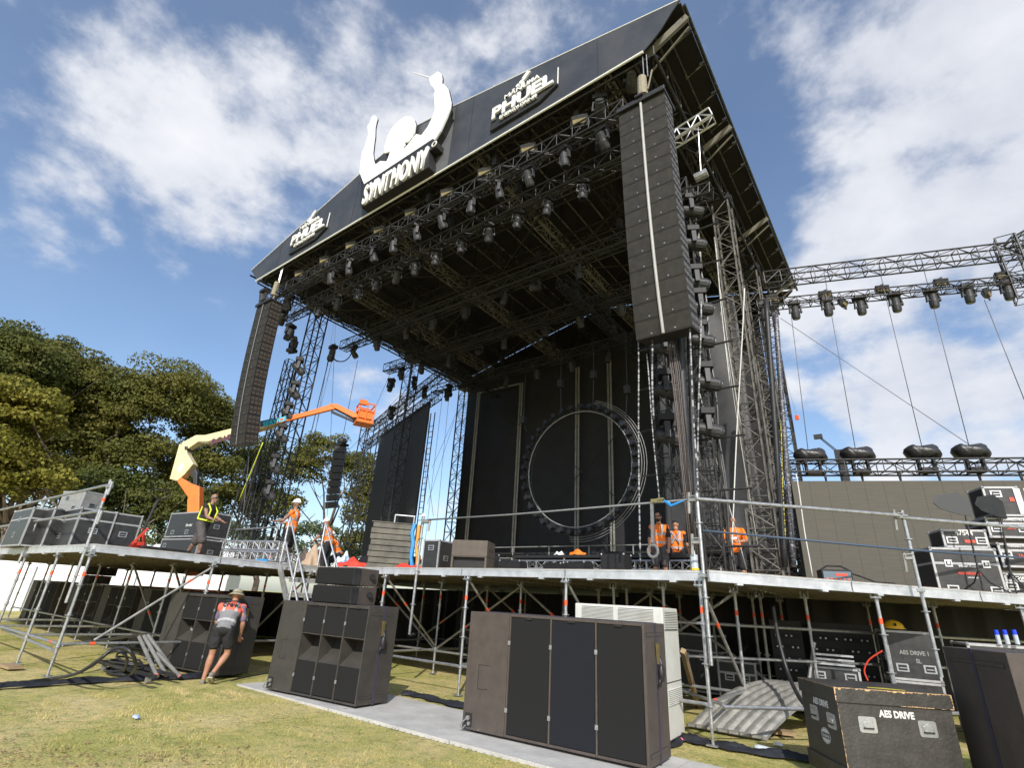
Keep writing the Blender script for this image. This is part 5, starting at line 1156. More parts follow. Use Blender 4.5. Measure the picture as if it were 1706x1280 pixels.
    for s in (1,-1):
        seg=[(.088*math.cos(a),s*.066*math.sin(a)) for a in np.linspace(.42,math.pi-.42,12)]; mb.prism(seg,(-.001,c[0],c[1]),(0,-1,0),(0,0,1),(-1,0,0),.001)
    mb.build('oval_emblem',whitet,t)
    put_text('lettering','COLLEGE HILL',.036,whitet,t,(-.0025,c[0],c[1]-.013),(0,-1,0),(0,0,1),ext=.0005,bold=.001,sx=.68)
    for x in (.12,w-.12):
        for y in (.12,d-.12):
            mb=MB(); mb.cyl((x-.02,y,.045),(x+.02,y,.045),.045,12); mb.build('castor',rubber,t)
trunk()
# right wing cases along the deck edge
ED=Vector((1.7,1.93,0)).normalized(); EN=Vector((-ED.y,ED.x,0)); EA=Vector((-2.43,7.98,0)); ERZ=math.atan2(ED.y,ED.x)
def edgecase(label,pl,pr_,ptop,pbot,off,depth,**k):
    q=Vector((.16,11.75+off,0)); dd=(.93,.37); a=atp(pl[0],pl[1],(q.x,q.y),dd); b=atp(pr_[0],pr_[1],(q.x,q.y),dd); zt=atp(pl[0],ptop,(q.x,q.y),dd).z; zb=ZD if pbot is None else atp(pl[0],pbot,(q.x,q.y),dd).z
    a.z=zb; return fcase(label,a,math.atan2(.37,.93),(Vector((b.x-a.x,b.y-a.y)).length),depth,zt-zb,**k),a,zt
g_='flight cases on the right wing'
c1,a1,z1=edgecase('large black case with silver edges and two latches on the right wing',(1547,912),(1657,913),912,None,.30,.7,handles=((.22,.07),(.85,.07)),latches=(.24,.80),lid=.36,group=g_,texts=(('Wilson Audio',.52,.56,.055,'f',paper),('RICHARDSONS',.52,.40,.055,'f',redt),('LIVE SOUND',.55,.32,.03,'f',paper)),sideh=False)
c2,a2,z2=edgecase('small black case with a white number standing on the large silver edged case',(1566,880),(1638,872),882,912,.42,.5,handles=((.2,.4),(.85,.4)),latches=(),lid=0,group=g_,texts=(('47544',.5,.68,.12,'f',whitet),),sideh=False)
label_plate(c2,.40,.11,.16,.05,redt)
c3,a3,z3=edgecase('lowest case of the stack at the right edge of the photo with a red arrow',(1672,958),(1760,958),955,None,.36,.7,handles=((.1,.4),(.7,.4)),latches=(),lid=.35,group=g_,texts=(('RICHARDSON',.4,.72,.07,'f',paper),),sideh=False)
c4,a4,z4=edgecase('middle case of the right edge stack marked in white and red',(1660,905),(1750,905),905,945,.36,.7,handles=((.12,.5),(.8,.5)),latches=(),lid=.3,group=g_,texts=(('TORNADO FXL BAR',.42,.84,.045,'f',paper),('TA-10',.42,.45,.06,'f',redt)),sideh=False)
c5,a5,z5=edgecase('upper case of the right edge stack, directly below the case with silver bands',(1640,862),(1740,862),862,896,.40,.7,handles=((.15,.45),(.6,.45)),latches=(),lid=.3,group=g_,texts=(('TORNADO FXL BAR',.5,.84,.045,'f',paper),('TA-10',.38,.42,.06,'f',redt)),sideh=False)
c6,a6,z6=edgecase('tilted looking black case with silver bands on top of the right stack',(1635,812),(1692,806),811,860,.50,.5,handles=((.35,.75),),latches=(),lid=0,group=g_,sideh=False)
mb=MB(); mb.bb(.46,.56,-.008,.002,.03,.50); mb.bb(.62,.66,-.008,.002,.03,.50); mb.build('silver_band',alu,c6); label_plate(c6,.40,.30,.07,.07,redt)
def antenna(label,q,foot,rz,mm):
    f=atp(foot[0],foot[1],((EA+EN*.22).x,(EA+EN*.22).y),(ED.x,ED.y)); f.z=ZD; p=atp(q[0],q[1],(f.x,f.y),(CR[0],CR[1])); h=p.z-ZD
    t=thing('paddle_antenna',label,'antenna',f,0,'paddle antennas on black stands'); mb=MB()
    dx=p.x-f.x; dy=p.y-f.y
    mb.tube([(0,0,.35),(dx*.9,dy*.9,h-.1),(dx,dy,h)],[.016,.012,.010],8); mb.build('pole',steelblk,t)
    for k in range(3): mb=MB(); a=k*2.1+.4; mb.tube([(0,0,.35),(.12*math.cos(a),.12*math.sin(a),.15),(.36*math.cos(a),.36*math.sin(a),.01)],.012,6); mb.build('leg',steelblk,t)
    mb=MB(); r=Matrix.Rotation(rz,3,'Z'); ux=r@Vector((CR[0],CR[1],0)).normalized(); mb.prism([(.1,-.2),(.12,.1),(-.05,.22),(-.42,.14),(-.52,0),(-.42,-.1),(-.12,-.18)],(dx,dy,h+.05),ux,(0,0,1),ux.cross(Vector((0,0,1))),.015); mb.build('paddle',mm,t,bev=.004)
antenna('grey paddle antenna on a black stand in front of the olive screen',(1605,846),(1636,972),0,mat('grey paddle',(.06,.06,.062),.5))
antenna('black paddle antenna on a black stand in front of the tilted case',(1665,850),(1692,982),.2,blackp)
def power_box():
    q=atp(1395,960,((EA+EN*.5).x,(EA+EN*.5).y),(ED.x,ED.y)); t=thing('power_distro','small black power distribution box with red lights on the right wing','power box',(q.x,q.y,ZD),.38)
    mb=MB(); mb.bb(-.22,.22,0,.3,0,.2); mb.build('housing',blackg,t,bev=.01); mb=MB(); mb.bb(-.2,.2,-.008,.0,.03,.17); mb.build('front_panel',mat('blue grey panel',(.10,.14,.18),.4),t)
    for k in range(6): mb=MB(); mb.box((-.15+.06*k,-.012,.055),(.03,.008,.02)); mb.build('socket',redor,t)
    mb=MB(); mb.bb(-.02,.14,-.013,-.008,.10,.14); mb.build('display',redm,t)
    mb=MB(); mb.tube([(.22,.05,.15),(.35,.0,.1),(.5,-.1,.02),(.75,-.12,.012)],.012,6); mb.tube([(-.2,.1,.2),(-.1,.1,.26),(.1,.1,.26),(.22,.1,.2)],.014,6); mb.build('handle_and_lead',rubber,t)
power_box()
# left wing cases
g2='flight cases on the left wing'
def wcase(label,pl,pr_,ztop,rz=0,depth=.6,zb=ZD,**k):
    a=at(pl[0],pl[1],'z',ztop); b=at(pr_[0],pr_[1],'y',a.y); return fcase(label,(a.x,a.y,zb),rz,abs(b.x-a.x),depth,ztop-zb,group=g2,**k),a
c,a=wcase('black case with large white letters beside the corner rail post of the left wing',(135,862),(188,864),3.02,0,.6,texts=(('SL&P',.62,.30,.17,'f',whitet),),handles=(),latches=(.2,))
c,a=wcase('black case with a silver handle in the middle of the left wing row',(95,853),(132,858),3.02,0,.7,handles=((.5,.3),),latches=(.5,))
c,a=wcase('black case second from the left end of the left wing row',(60,852),(90,852),3.05,0,.7,handles=((.5,.3),),latches=(.5,))
c,a=wcase('leftmost black case on the left wing',(25,852),(54,852),3.05,0,.7,handles=((.5,.3),),latches=(.5,))
p=at(92,856,'z',3.10); p=at(95,856,'z',3.06)
q=at(100,820,'z',3.62)
fcase('silver grey case standing on top of the left wing row',(q.x-.1,q.y+.1,3.04),.25,.95,.5,.62,group=g2,handles=((.3,.7),(.7,.3)),latches=(),lid=0,shell=mat('silver grey laminate',(.30,.30,.28),.5,0,(.22,.22,.21),10))
p=at(262,852,'z',3.55); p.y+=.4
fcase('upper wide black case of the pair behind the walking man',(p.x,p.y,2.84),.10,1.9,.8,.71,group=g2,handles=((.2,.2),(.6,.2)),latches=(),lid=0,texts=(('the star',.62,.42,.12,'f',whitet),))
fcase('lower wide black case of the pair behind the walking man',(p.x-.1,p.y,ZD),.10,2.0,.8,.62,group=g2,handles=((.12,.7),),latches=(),lid=0,texts=(('stand by',.70,.22,.10,'f',whitet),))
def pallet_jack():
    f=at(240,905,'z',ZD+.12); t=thing('pallet_jack','red pallet jack with a tall black loop handle on the left wing','pallet jack',(f.x-1.2,f.y+.3,ZD),1.75)
    top=at(262,832,'z',ZD+1.25); f0=Vector((f.x-1.2,f.y+.5,ZD))
    mb=MB(); mb.tube([(0,0,.3),(.12,0,1.15)],.028,8); mb.tube([(.12,0,1.15),(-.05,0,1.22),(-.12,0,1.32),(-.02,0,1.38),(.28,0,1.40),(.36,0,1.32),(.28,0,1.22),(.12,0,1.15)],.016,8); mb.build('handle',steelblk,t)
    for s in(-1,1): mb=MB(); mb.box((.55,s*.17,.10),(1.1,.14,.05)); mb.build('fork',steelblk,t)
    mb=MB(); mb.box((0,0,.16),(.12,.24,.08)); mb.cyl((-.05,-.06,.09),(-.05,.06,.09),.09,12); mb.tube([(.05,.1,.5),(.22,.1,.1)],.03,4); mb.tube([(.05,-.1,.5),(-.2,-.1,.1)],.025,4); mb.build('pump_body',redm,t)
pallet_jack()
def truss_stack():
    a=at(352,921,'z',2.35); t=thing('truss_pile','pile of short silver truss sections lying on the left wing behind the walking man','truss pile',(a.x,a.y,ZD),.25)
    for k in range(2): mb=MB(); truss(mb,(0,.4,.14+.25*k),(1.9,.4,.14+.25*k),.25,.2,.22,.02,.012); mb.build('truss_section',alu,t)
    mb=MB(); truss(mb,(.0,.9,.14),(1.9,.9,.14),.25,.2,.22,.02,.012); mb.build('truss_section',alu,t)
    mb=MB(); mb.box((1.5,.24,.04),(.35,.02,.05)); mb.build('blue_tag',bluem,t)
truss_stack()
def board_stack():
    a=at(622,866,'y',8.55); b=atp(692,860,(a.x,a.y),(.66,.75)); w=Vector((b.x-a.x,b.y-a.y)).length; y=8.55
    t=thing('deck_board_stack','tall stack of worn grey deck boards with a blue strap and orange pad','board stack',(a.x,y,ZD),math.atan2(.75,.66))
    n=8; H_=1.12; h=H_/n
    for k in range(n):
        mb=MB(); mb.bb(.02*math.sin(k*2),w+.02*math.cos(k*3),0,1.0,k*h+.008,(k+1)*h-.008); mb.build('deck_board',greyboard,t,bev=.006)
    mb=MB(); mb.bb(-.02,w,-.02,1.0,H_-.005,H_+.015); mb.build('top_board',MATS['worn grey deck board'],t)
    mb=MB(); mb.tube([(w+.01,-.03,H_+.02),(w-.03,-.03,H_-.2),(w+.03,-.03,H_-.45),(w+.02,-.03,H_-.8),(w+.10,-.03,.0)],[.06,.055,.06,.05,.055],5); mb.build('strap',bluem,t)
    mb=MB(); mb.tube([(w+.12,0,H_),(w+.13,0,H_-.3),(w+.10,0,H_-.5),(w+.2,0,.35),(w+.2,0,.05)],[.05,.05,.03,.07,.05],5); mb.build('orange_pad',mat('orange foam',(.75,.30,.05),.7),t)
    mb=MB(); 
    for (p,q) in (((w-.5,.0,H_+.2),(w,0,H_+.2)),((w-.5,0,H_),(w-.5,0,H_+.2)),((w-.02,0,H_),(w-.02,0,H_+.2))): mb.cyl(p,q,.02,6)
    mb.build('top_frame',alu,t)
    return a,w
ba,bw=board_stack()
cA=at(712,895,'y',9.4); fcase('narrow black case with a silver edge beside the stack of grey boards',(cA.x-.1,9.4,ZD),.1,.5,.6,.75,group='cases on the main stage',handles=((.5,.75),),latches=(),lid=0)
def cloth_heap(label,x,y,z,sx,sy,sz,m,seed,name='cloth_heap',cat='cloth'):
    t=MB(); nx,ny=18,12; rr=np.random.default_rng(seed); ph=rr.uniform(0,6,6); vs=[]
    for j in range(ny+1):
        for i in range(nx+1):
            u,v=i/nx*2-1,j/ny*2-1; r=max(0,1-(u*u+v*v)*.9); zz=sz*(r**.5)*(.75+.22*math.sin(u*5+ph[0]+v*3)+.15*math.sin(v*6+ph[1]-u*4))
            vs.append((sx*u*(1+.12*math.sin(v*5+ph[2])),sy*v*(1+.15*math.sin(u*6+ph[3])),max(.006,zz)))
    t.add(vs,[(j*(nx+1)+i,j*(nx+1)+i+1,(j+1)*(nx+1)+i+1,(j+1)*(nx+1)+i) for j in range(ny) for i in range(nx)]); o=t.build(name,m,smooth=True); o.location=(x,y,z); tag(o,label,cat); return o
cloth_heap('crumpled red sling lying right of the stack of grey boards',ba.x+bw*.66+.55,8.75,ZD,.45,.15,.14,redm,1)
cloth_heap('red bag lying left of the stack of grey boards',ba.x-.75,8.7,ZD,.55,.2,.26,redm,2)
cloth_heap('white and blue plastic bag beside the red bag',ba.x-1.25,8.8,ZD,.25,.2,.42,mat('white plastic bag',(.6,.65,.7),.4,0,(.05,.3,.6),4,contrast=(.5,.6)),3)
cloth_heap('tan sheet hanging by the workers at the stair top',ba.x-3.4,9.2,ZD,.35,.3,.7,clothsand,4)
p=at(660,915,'y',9.5); fcase('low black case between the red bag and the grey boards',(p.x-.9,9.7,ZD),0,1.1,.5,.42,group='cases on the main stage',handles=(),latches=(),lid=0)
# ---------------------------------------------------------------- stairs
def stairs():
    # climb from the ground by the horn stack up to the deck corner
    tl=at(466,936,'y',7.95); top=Vector((-12.0,7.75,ZD)); t=thing('access_stairs','aluminium stairs with crossing hand rails up to the stage deck','stairs',(-11.95,7.6,0))
    W2=1.0; O_=Vector((-11.95,7.6,0))
    d=Vector((.0,-1,0)) ; n=7; run=.235; rise=ZD/n; s=Vector((1,0,0))
    # the flight faces the camera side and descends toward it
    d=Vector((1,.0,0)); s=Vector((d.y*-1,d.x,0)).normalized()
    st=Vector((.03,-.12,0))
    for k in range(n):
        c=st+d*(run*(k+.5))+Vector((0,0,ZD-rise*k-.03))
        mb=MB(); R=Matrix.Rotation(math.atan2(s.y,s.x),3,'Z'); mb.box(c,(W2-.06,.27,.035),R); mb.box(c+Vector((0,0,-.04))+d*.12,(W2-.06,.02,.08),R); mb.build('tread',mat('perforated aluminium',(.50,.49,.45),.5,.4,(.30,.29,.26),30),t)
    for q in(-1,1):
        mb=MB(); a=st+s*q*W2/2+Vector((0,0,ZD-.02)); b=a+d*run*n+Vector((0,0,-ZD+.05)); u=Vector((0,0,.17)); w=s*.02
        mb.add([a-w+u*.3,a+w+u*.3,b-w+u,b+w+u,a-w-u,a+w-u,b-w-u*.1,b+w-u*.1],[(0,1,3,2),(4,6,7,5),(0,2,6,4),(1,5,7,3),(0,4,5,1),(2,3,7,6)]); mb.build('side_stringer',alu,t)
        mb=MB(); hr=Vector((0,0,1.05)); r=.024
        mb.cyl(a+hr,b+hr,r,8); mb.cyl(a,a+hr,r,8); mb.cyl(a+hr*.5,b+hr*.5,r,8); mid=a.lerp(b,.42); mb.cyl(mid,mid+hr,r,8); mb.cyl(b,b+hr,r,8); mb.build('hand_rail',alu,t)
stairs()
# ---------------------------------------------------------------- ground panels, cloths, cables
def panels():
    for i,(x0,x1,lb) in enumerate(((-10.0,-7.35,'pale ground panel under the horn loaded stack, left end of the strip'),(-7.33,-4.95,'pale ground panel between the two near subwoofer stacks'),(-4.93,-2.55,'pale ground panel under the wide brown stack'),(-2.53,-.15,'pale ground panel in front of the scuffed trunk'))):
        mb=MB(); mb.bb(x0,x1,5.55+.012*i,7.12-.01*i,-.03,.012)
        k=0; x=x0+.06
        while x<x1: mb.cyl((x,5.552+.012*i,-.005),(x,5.535+.012*i,-.005),.018,6); x+=.12
        tag(mb.build('ground_panel',matpanel),lb,'ground panel','pale ground panels in a strip')
panels()
def strip_cloth(label,pts,wd,th,m,seed):
    rr=np.random.default_rng(seed); pts=[Vector(p) for p in pts]; fine=[]
    for a,b in zip(pts,pts[1:]):
        for k in range(10): fine.append(a.lerp(b,k/10))
    fine.append(pts[-1]); mb=MB(); vs=[]; M_=9
    for i,p in enumerate(fine):
        d=(fine[min(i+1,len(fine)-1)]-fine[max(0,i-1)]).normalized(); n=Vector((-d.y,d.x,0)); ww=wd*(.8+.3*math.sin(i*.7+seed))
        for j in range(M_):
            u=j/(M_-1)*2-1; z=th*(1-u*u)*(.55+.45*math.sin(i*.9+j*1.7+seed)*math.cos(j*2.3+i*.35))+.008; vs.append(p+n*(u*ww/2)+Vector((0,0,max(.006,z))))
    mb.add(vs,[(i*M_+j,i*M_+j+1,(i+1)*M_+j+1,(i+1)*M_+j) for i in range(len(fine)-1) for j in range(M_-1)]); o=mb.build('black_cloth',m,smooth=True); return tag(o,label,'cloth')
G=lambda x,y,z=0: at(x,y,'z',z)
strip_cloth('long dark cloth lying on the grass along the front of the left wing',[G(-40,1150),G(60,1143),G(160,1137),G(250,1133),G(330,1130),G(372,1118)],.24,.09,navycloth,1)
strip_cloth('crumpled dark cloth behind the ground panel between the two near stacks',[G(672,1158),G(700,1162),G(730,1170),G(775,1181),(-5.0,7.25,0)],.22,.08,navycloth,2)
strip_cloth('dark cloth lying on the grass in front of the scaffold near the trunk',[(-3.0,7.1,0),G(1130,1232),G(1190,1243),G(1250,1255),G(1330,1266),G(1420,1272)],.26,.09,navycloth,3)
def coil(label,c,r,n,rad,m,seed,tall=.25):
    rr=random.Random(seed); pts=[]
    for i in range(n*16):
        a=i/16*6.283; q=r*(.75+.3*rr.random()*.4+.2*math.sin(i*.13)); pts.append(Vector((c[0]+q*math.cos(a)*1.3,c[1]+q*math.sin(a)*.8,rad+tall*.5*(1+math.sin(i*.21+seed))*(i/(n*16)))))
    return cable('cable_coil',pts,rad,m,label,'cable coil')
c=G(212,1122); coil('heap of black cable coiled on the grass under the left wing',(c.x,c.y),.40,12,.019,rubber,4,.32)
def loopcable(label,px,rad=.022,name='cable',m=rubber,y=None): 
    pts=[]
    for q in px: pts.append(at(q[0],q[1],'y',q[2]) if len(q)>2 else G(q[0],q[1],.02))
    f=[]
    for i in range(len(pts)-1):
        p0=pts[max(i-1,0)];p1=pts[i];p2=pts[i+1];p3=pts[min(i+2,len(pts)-1)]
        for k in range(8):
            s=k/8; f.append(.5*((2*p1)+(p2-p0)*s+(2*p0-5*p1+4*p2-p3)*s*s+(3*p1-p0-3*p2+p3)*s**3))
    f.append(pts[-1]); return cable(name,f,rad,m,label,'cable')
loopcable('thick black cable looping up over the heap of coiled cable',[(30,1140),(90,1131),(130,1122,3.3),(165,1100,3.4),(185,1084,3.5),(205,1080,3.6),(220,1090,3.7),(226,1112,3.9),(215,1128)],.026)
loopcable('second thick black cable looping over the heap with a lower arch',[(50,1136),(110,1128),(150,1112,3.4),(178,1090,3.55),(200,1086,3.65),(212,1100,3.8),(205,1122)],.022)
loopcable('thin black cable from the bending worker to the horn stack',[(385,1135),(415,1128),(450,1122),(490,1117)],.012)
def pipes():
    for i,(a,b) in enumerate((((232,1062),(262,1128)),((240,1060),(278,1127)),((246,1058),(292,1122)),((262,1088),(300,1128)))):
        p=at(a[0],a[1],'y',4.6); q=G(b[0],b[1],.06); mb=MB(); mb.cyl(p-p,q-p,.032,12,mi=0); mb.cyl((q-p)*.97,(q-p)*.985,.034,12,mi=1); o=mb.build('steel_pipe',[mat('dull grey tube',(.13,.13,.125),.6,0,(.20,.20,.19),8),redor]); o.location=p; tag(o,'%s steel pipe from the left leaning in the pile under the left wing'%ORD[i],'pipe','steel pipes leaning under the left wing')
pipes()
def dolly():
    p=G(90,1125); t=thing('castor_dolly','low black dolly with grey castors on the grass behind the corner post','dolly',(p.x-.3,p.y+.75,0),.05)
    mb=MB(); mb.box((1.0,.3,.13),(2.4,.04,.05)); mb.box((1.0,.0,.13),(2.4,.04,.05)); mb.box((-.1,.15,.13),(.12,.34,.05)); mb.box((1.0,.15,.13),(.1,.3,.05)); mb.build('platform',steelblk,t)
    for x in (.1,1.9): mb=MB(); mb.cyl((x,.0,.055),(x,.06,.055),.055,14); mb.box((x,.04,.10),(.08,.08,.03)); mb.build('castor',galv2,t)
dolly()
for i,(q,lb) in enumerate((((1290,1222),'timber pad under the scaffold post right of the curved ramp'),((16,1113),'timber pad under the scaffold post at the far left'),((75,1131),'timber pad partly hidden behind the dark cloth'))):
    if i==2: continue
    c=G(*q); mb=MB(); mb.box((0,0,.03),(.55,.22,.045)); o=mb.build('timber_pad',timber); o.location=(c.x,c.y,-.006); o.rotation_euler=(0,0,.3-.2*i); tag(o,lb,'timber pad')
def ac():
    y=7.5; a=at(958,1005,'y',y); b=at(1086,1010,'y',y); h=a.z; t=thing('air_conditioner','off white air conditioning cabinet behind the wide brown subwoofer stack','air conditioner',(a.x,y,0),math.radians(4))
    w=1.35; d=.72
    mb=MB(); mb.bb(0,w,0,d,.05,h); mb.build('housing',acwhite,t,bev=.015)
    for x0,x1 in ((.12,.62),(.70,1.22)):
        for k in range(9): mb=MB() if k==0 else mb; mb.box(((x0+x1)/2,-.006,h-.05-.018*k),(x1-x0,.02,.007),Matrix.Rotation(.5,3,'X'),0); 
        mb.bb(x0,x1,-.002,.001,h-.22,h-.035,1); mb.build('louvre',[acwhite,blackp],t)
    mb=MB(); mb.bb(w-.002,w+.003,.05,d-.05,h-.30,h-.04,1)
    for k in range(11): mb.box((w+.006,d/2,h-.05-.022*k),(.02,d-.1,.008),Matrix.Rotation(.5,3,'Y'),0)
    mb.build('side_louvre',[acwhite,mat('louvre shade grey',(.2,.2,.19),.6)],t); mb=MB()
    for k in range(9): mb.box((w+.006,d/2,.62-.022*k),(.02,d-.1,.008),Matrix.Rotation(.5,3,'Y'),0)
    mb.build('side_louvre',[acwhite,mat('louvre shade grey',(.2,.2,.19),.6)],t)
    mb=MB(); mb.bb(w-.001,w+.004,0,d,.70,.71); mb.bb(.8,1.0,-.008,0,h-.30,h-.25); mb.build('label_plate',blackp,t)
    mb=MB(); mb.box((1.18,-.01,h-.30),(.06,.02,.05)); mb.build('blue_cap',bluem,t)
ac()
p=at(1138,1085,'y',8.6); q=G(1163,1178); mb=MB(); mb.cyl((0,0,0),Vector(q)-Vector(p),.05,4); o=mb.build('timber_plank',timber); o.location=p; tag(o,'brown timber plank leaning behind the air conditioning cabinet','plank')
def ramp():
    A=G(1150,1207,.03); t=thing('curved_ramp','curved ribbed aluminium trackway panel arching up under the scaffold','ramp',A)
    B=G(1213,1218,.03)-A; B=B.normalized(); C=Vector((.62,.78,0)).normalized(); K=20
    for r in range(7):
        mb=MB(); vs=[]
        for i in range(K+1):
            s=i/K; z=.62*math.sin(min(1,s*1.05)*math.pi*.80)**.9 if s>0 else 0; p=C*(2.5*s)+Vector((0,0,z)); o=B*(.155*r)
            vs+=[p+o,p+o+B*.145,p+o+B*.145+Vector((0,0,-.045)),p+o+Vector((0,0,-.045)),p+o+B*.06+Vector((0,0,.018)),p+o+B*.09+Vector((0,0,.018))]
        fs=[]
        for i in range(K):
            for (x,y) in ((0,4),(4,5),(5,1),(1,2),(2,3),(3,0)): fs.append((i*6+x,i*6+y,(i+1)*6+y,(i+1)*6+x))
        fs+=[(0,3,2,1,5,4),(K*6,K*6+4,K*6+5,K*6+1,K*6+2,K*6+3)]; mb.add(vs,fs); mb.build('track_rib',galv2,t)
        mb=MB(); mb.box(B*(.155*r+.07)+C*-.05,(.13,.14,.03),Matrix.Rotation(math.atan2(B.y,B.x),3,'Z')); mb.build('end_plate',galv2,t)
ramp()
# things under the right wing
def undercases():
    g='black cases under the right wing'
    p=at(1474,1065,'y',11.6); fcase('black case with two lines of grey stencilling behind the scaffold under the right wing',(p.x,11.6,.78),.25,.68,.6,.74,group=g,texts=(('AES DRIVE 1',.55,.52,.085,'f',MATS['silver grey laminate']),('SL',.6,.36,.085,'f',MATS['silver grey laminate'])),handles=((.25,.25),(.8,.25)),latches=(),lid=0)
    fcase('black case below the stencilled case under the right wing',(p.x,11.6,.0),.25,.68,.6,.77,group=g,handles=((.25,.75),(.8,.75)),latches=(),lid=0)
    q=at(1340,1092,'y',11.3); fcase('black case with a silver shelf frame on top under the right wing',(q.x+.05,11.3,.2),.2,.75,.5,.68,group=g,handles=((.2,.8),(.8,.8)),latches=(),lid=0)
    t=thing('metal_shelf_frame','folded silver shelf frame lying on a black case under the right wing','frame',(q.x,11.2,.9),.2)
    for k in range(3): mb=MB(); mb.box((.45,0,.03+.07*k),(.6,.05,.03)); mb.build('slat',alu,t)
    mb=MB(); mb.cyl((0,0,-.35),(.2,0,.35),.03,6); mb.build('leg',alu,t)
    h=at(1490,1050,'y',11.8); t=thing('hard_hat','yellow hard hat resting on the stencilled case under the stage','hard hat',(h.x,11.85,1.525)); mb=MB(); mb.ell((0,0,.03),(.15,.12,.13),nu=16,nv=8,zmin=0); mb.build('shell',mat('yellow plastic',(.85,.50,.02),.35),t,smooth=True); mb=MB(); mb.cyl((0,-.04,.02),(0,-.04,.035),.17,16); mb.build('brim',MATS['yellow plastic'],t); mb=MB(); mb.cyl((.03,-.14,.09),(.03,-.105,.08),.022,10); mb.build('badge',blackp,t)
    for i,(x,dz) in enumerate(((1662,0),(1676,0),(1692,0))):
        b=at(x,1062,'y',11.5); t=thing('water_bottle','%s blue capped bottle from the left under the right wing'%ORD[i],'bottle',(b.x,11.5,b.z-.1+dz),0,'blue capped bottles under the right wing'); mb=MB(); mb.cyl((0,0,0),(0,0,.13),.03,10); mb.build('body',mat('clear plastic bottle',(.45,.50,.55),.15),t); mb=MB(); mb.cyl((0,0,.12),(0,0,.20),.028,10); mb.build('cap',mat('blue plastic',(.02,.06,.75),.3),t)
    b=at(1662,1062,'y',11.5); fcase('black rack case carrying blue capped bottles under the right wing',(b.x-.4,11.4,.2),.3,1.3,.6,b.z-.31,group=g,handles=((.2,.6),),latches=(),lid=0)
    # equipment racks in the dark
    for i,(x,y) in enumerate(((1310,11.8),(1375,12.0),(1425,12.2))):
        b=at(x,1060,'y',y+.6); t=thing('equipment_rack','%s black equipment rack from the left in the dark under the stage'%ORD[i],'equipment rack',(b.x,y+.6,0),.2,'equipment racks under the stage'); mb=MB(); mb.box((0,.3,.8),(.56,.6,1.55)); mb.build('cabinet',blackp,t)
        for k in range(6): mb=MB(); mb.box((0,-.006,.35+.2*k),(.46,.02,.10)); 
        for k in range(6):
            mb=MB(); mb.box((0,-.01,.30+.2*k),(.46,.02,.09),mi=0)
            for j in range(5): mb.box((-.18+.09*j,-.022,.30+.2*k),(.03,.006,.03),mi=1 if (j+k+i)%3 else 0)
            mb.build('rack_unit',[blackg,galv],t)
    def dark_sheet(name,a,b,z0,z1,lb):  # added dark sheets that stand in for the deep shade under the decks
        a=Vector((*a,0));b=Vector((*b,0)); L_=(b-a).length; d=(b-a).normalized(); n=Vector((-d.y,d.x,0)); mb=MB(); vs=[];K=int(L_*8)
        for i in range(K+1):
            for z in (z0,(z0+z1)/2,z1): vs.append(a+d*(L_*i/K)+n*(.06*math.sin(i*1.1)+.04*math.sin(i*2.7))+Vector((0,0,z)))
        mb.add(vs,[(i*3+j,i*3+j+1,(i+1)*3+j+1,(i+1)*3+j) for i in range(K) for j in range(2)]); o=mb.build('added_dark_sheet',drape,smooth=True); tag(o,lb,'dark sheet','added dark sheets under the stage')
    dark_sheet('d',(-2.6,14.2),(6,19),0,ZD-.12,'added dark sheet for the shade under the right wing')
    dark_sheet('d',(-23,17.0),(-7.2,14.8),0,1.95,'left added dark sheet for the shade low under the main stage')
    dark_sheet('d',(-7.1,14.8),(-2.6,14.2),0,ZD-.12,'right added dark sheet for the shade under the main stage')
    dark_sheet('d',(-22,11.0),(-13.5,13.2),0,1.5,'added dark sheet for the shade under the back of the left wing')
    dark_sheet('d',(-2.55,9.6),(-2.55,14.2),0,ZD-.16,'added dark sheet dividing the main stage from the right wing') if False else None
undercases()
for i,(x,y,w_,h_,lb) in enumerate(((-10.9,12.4,1.0,.75,'black case in the dark under the main stage, leftmost of the row'),(-9.2,11.9,.8,1.05,'tall black case in the dark under the main stage, second from the left'),(-7.9,12.6,1.2,.6,'low black case in the dark under the main stage, third from the left'),(-6.1,12.0,.9,.9,'black case in the dark under the main stage, fourth from the left'),(-4.7,12.4,1.0,1.1,'tall black case in the dark under the main stage, rightmost of the row'),(-3.5,11.6,.7,.7,'small black case in the dark right of the white cabinet'))):
    fcase(lb,(x,y,0),.1*math.sin(i*3),w_,.6,h_,group='black cases stored under the main stage',handles=((.3,.6),(.7,.6)),latches=(),lid=.3,castors=True)
loopcable('bundle of black cables dropping behind the scaffold by the trunk',[(1288,1010,9.6),(1296,1060,9.6),(1312,1120,9.5),(1330,1160,9.2),(1345,1180,9.0)],.03)
loopcable('red cable loop hanging in the dark under the right wing',[(1470,1085,10.8),(1448,1100,10.8),(1440,1118,10.8),(1446,1135,10.8)],.012,m=redm)
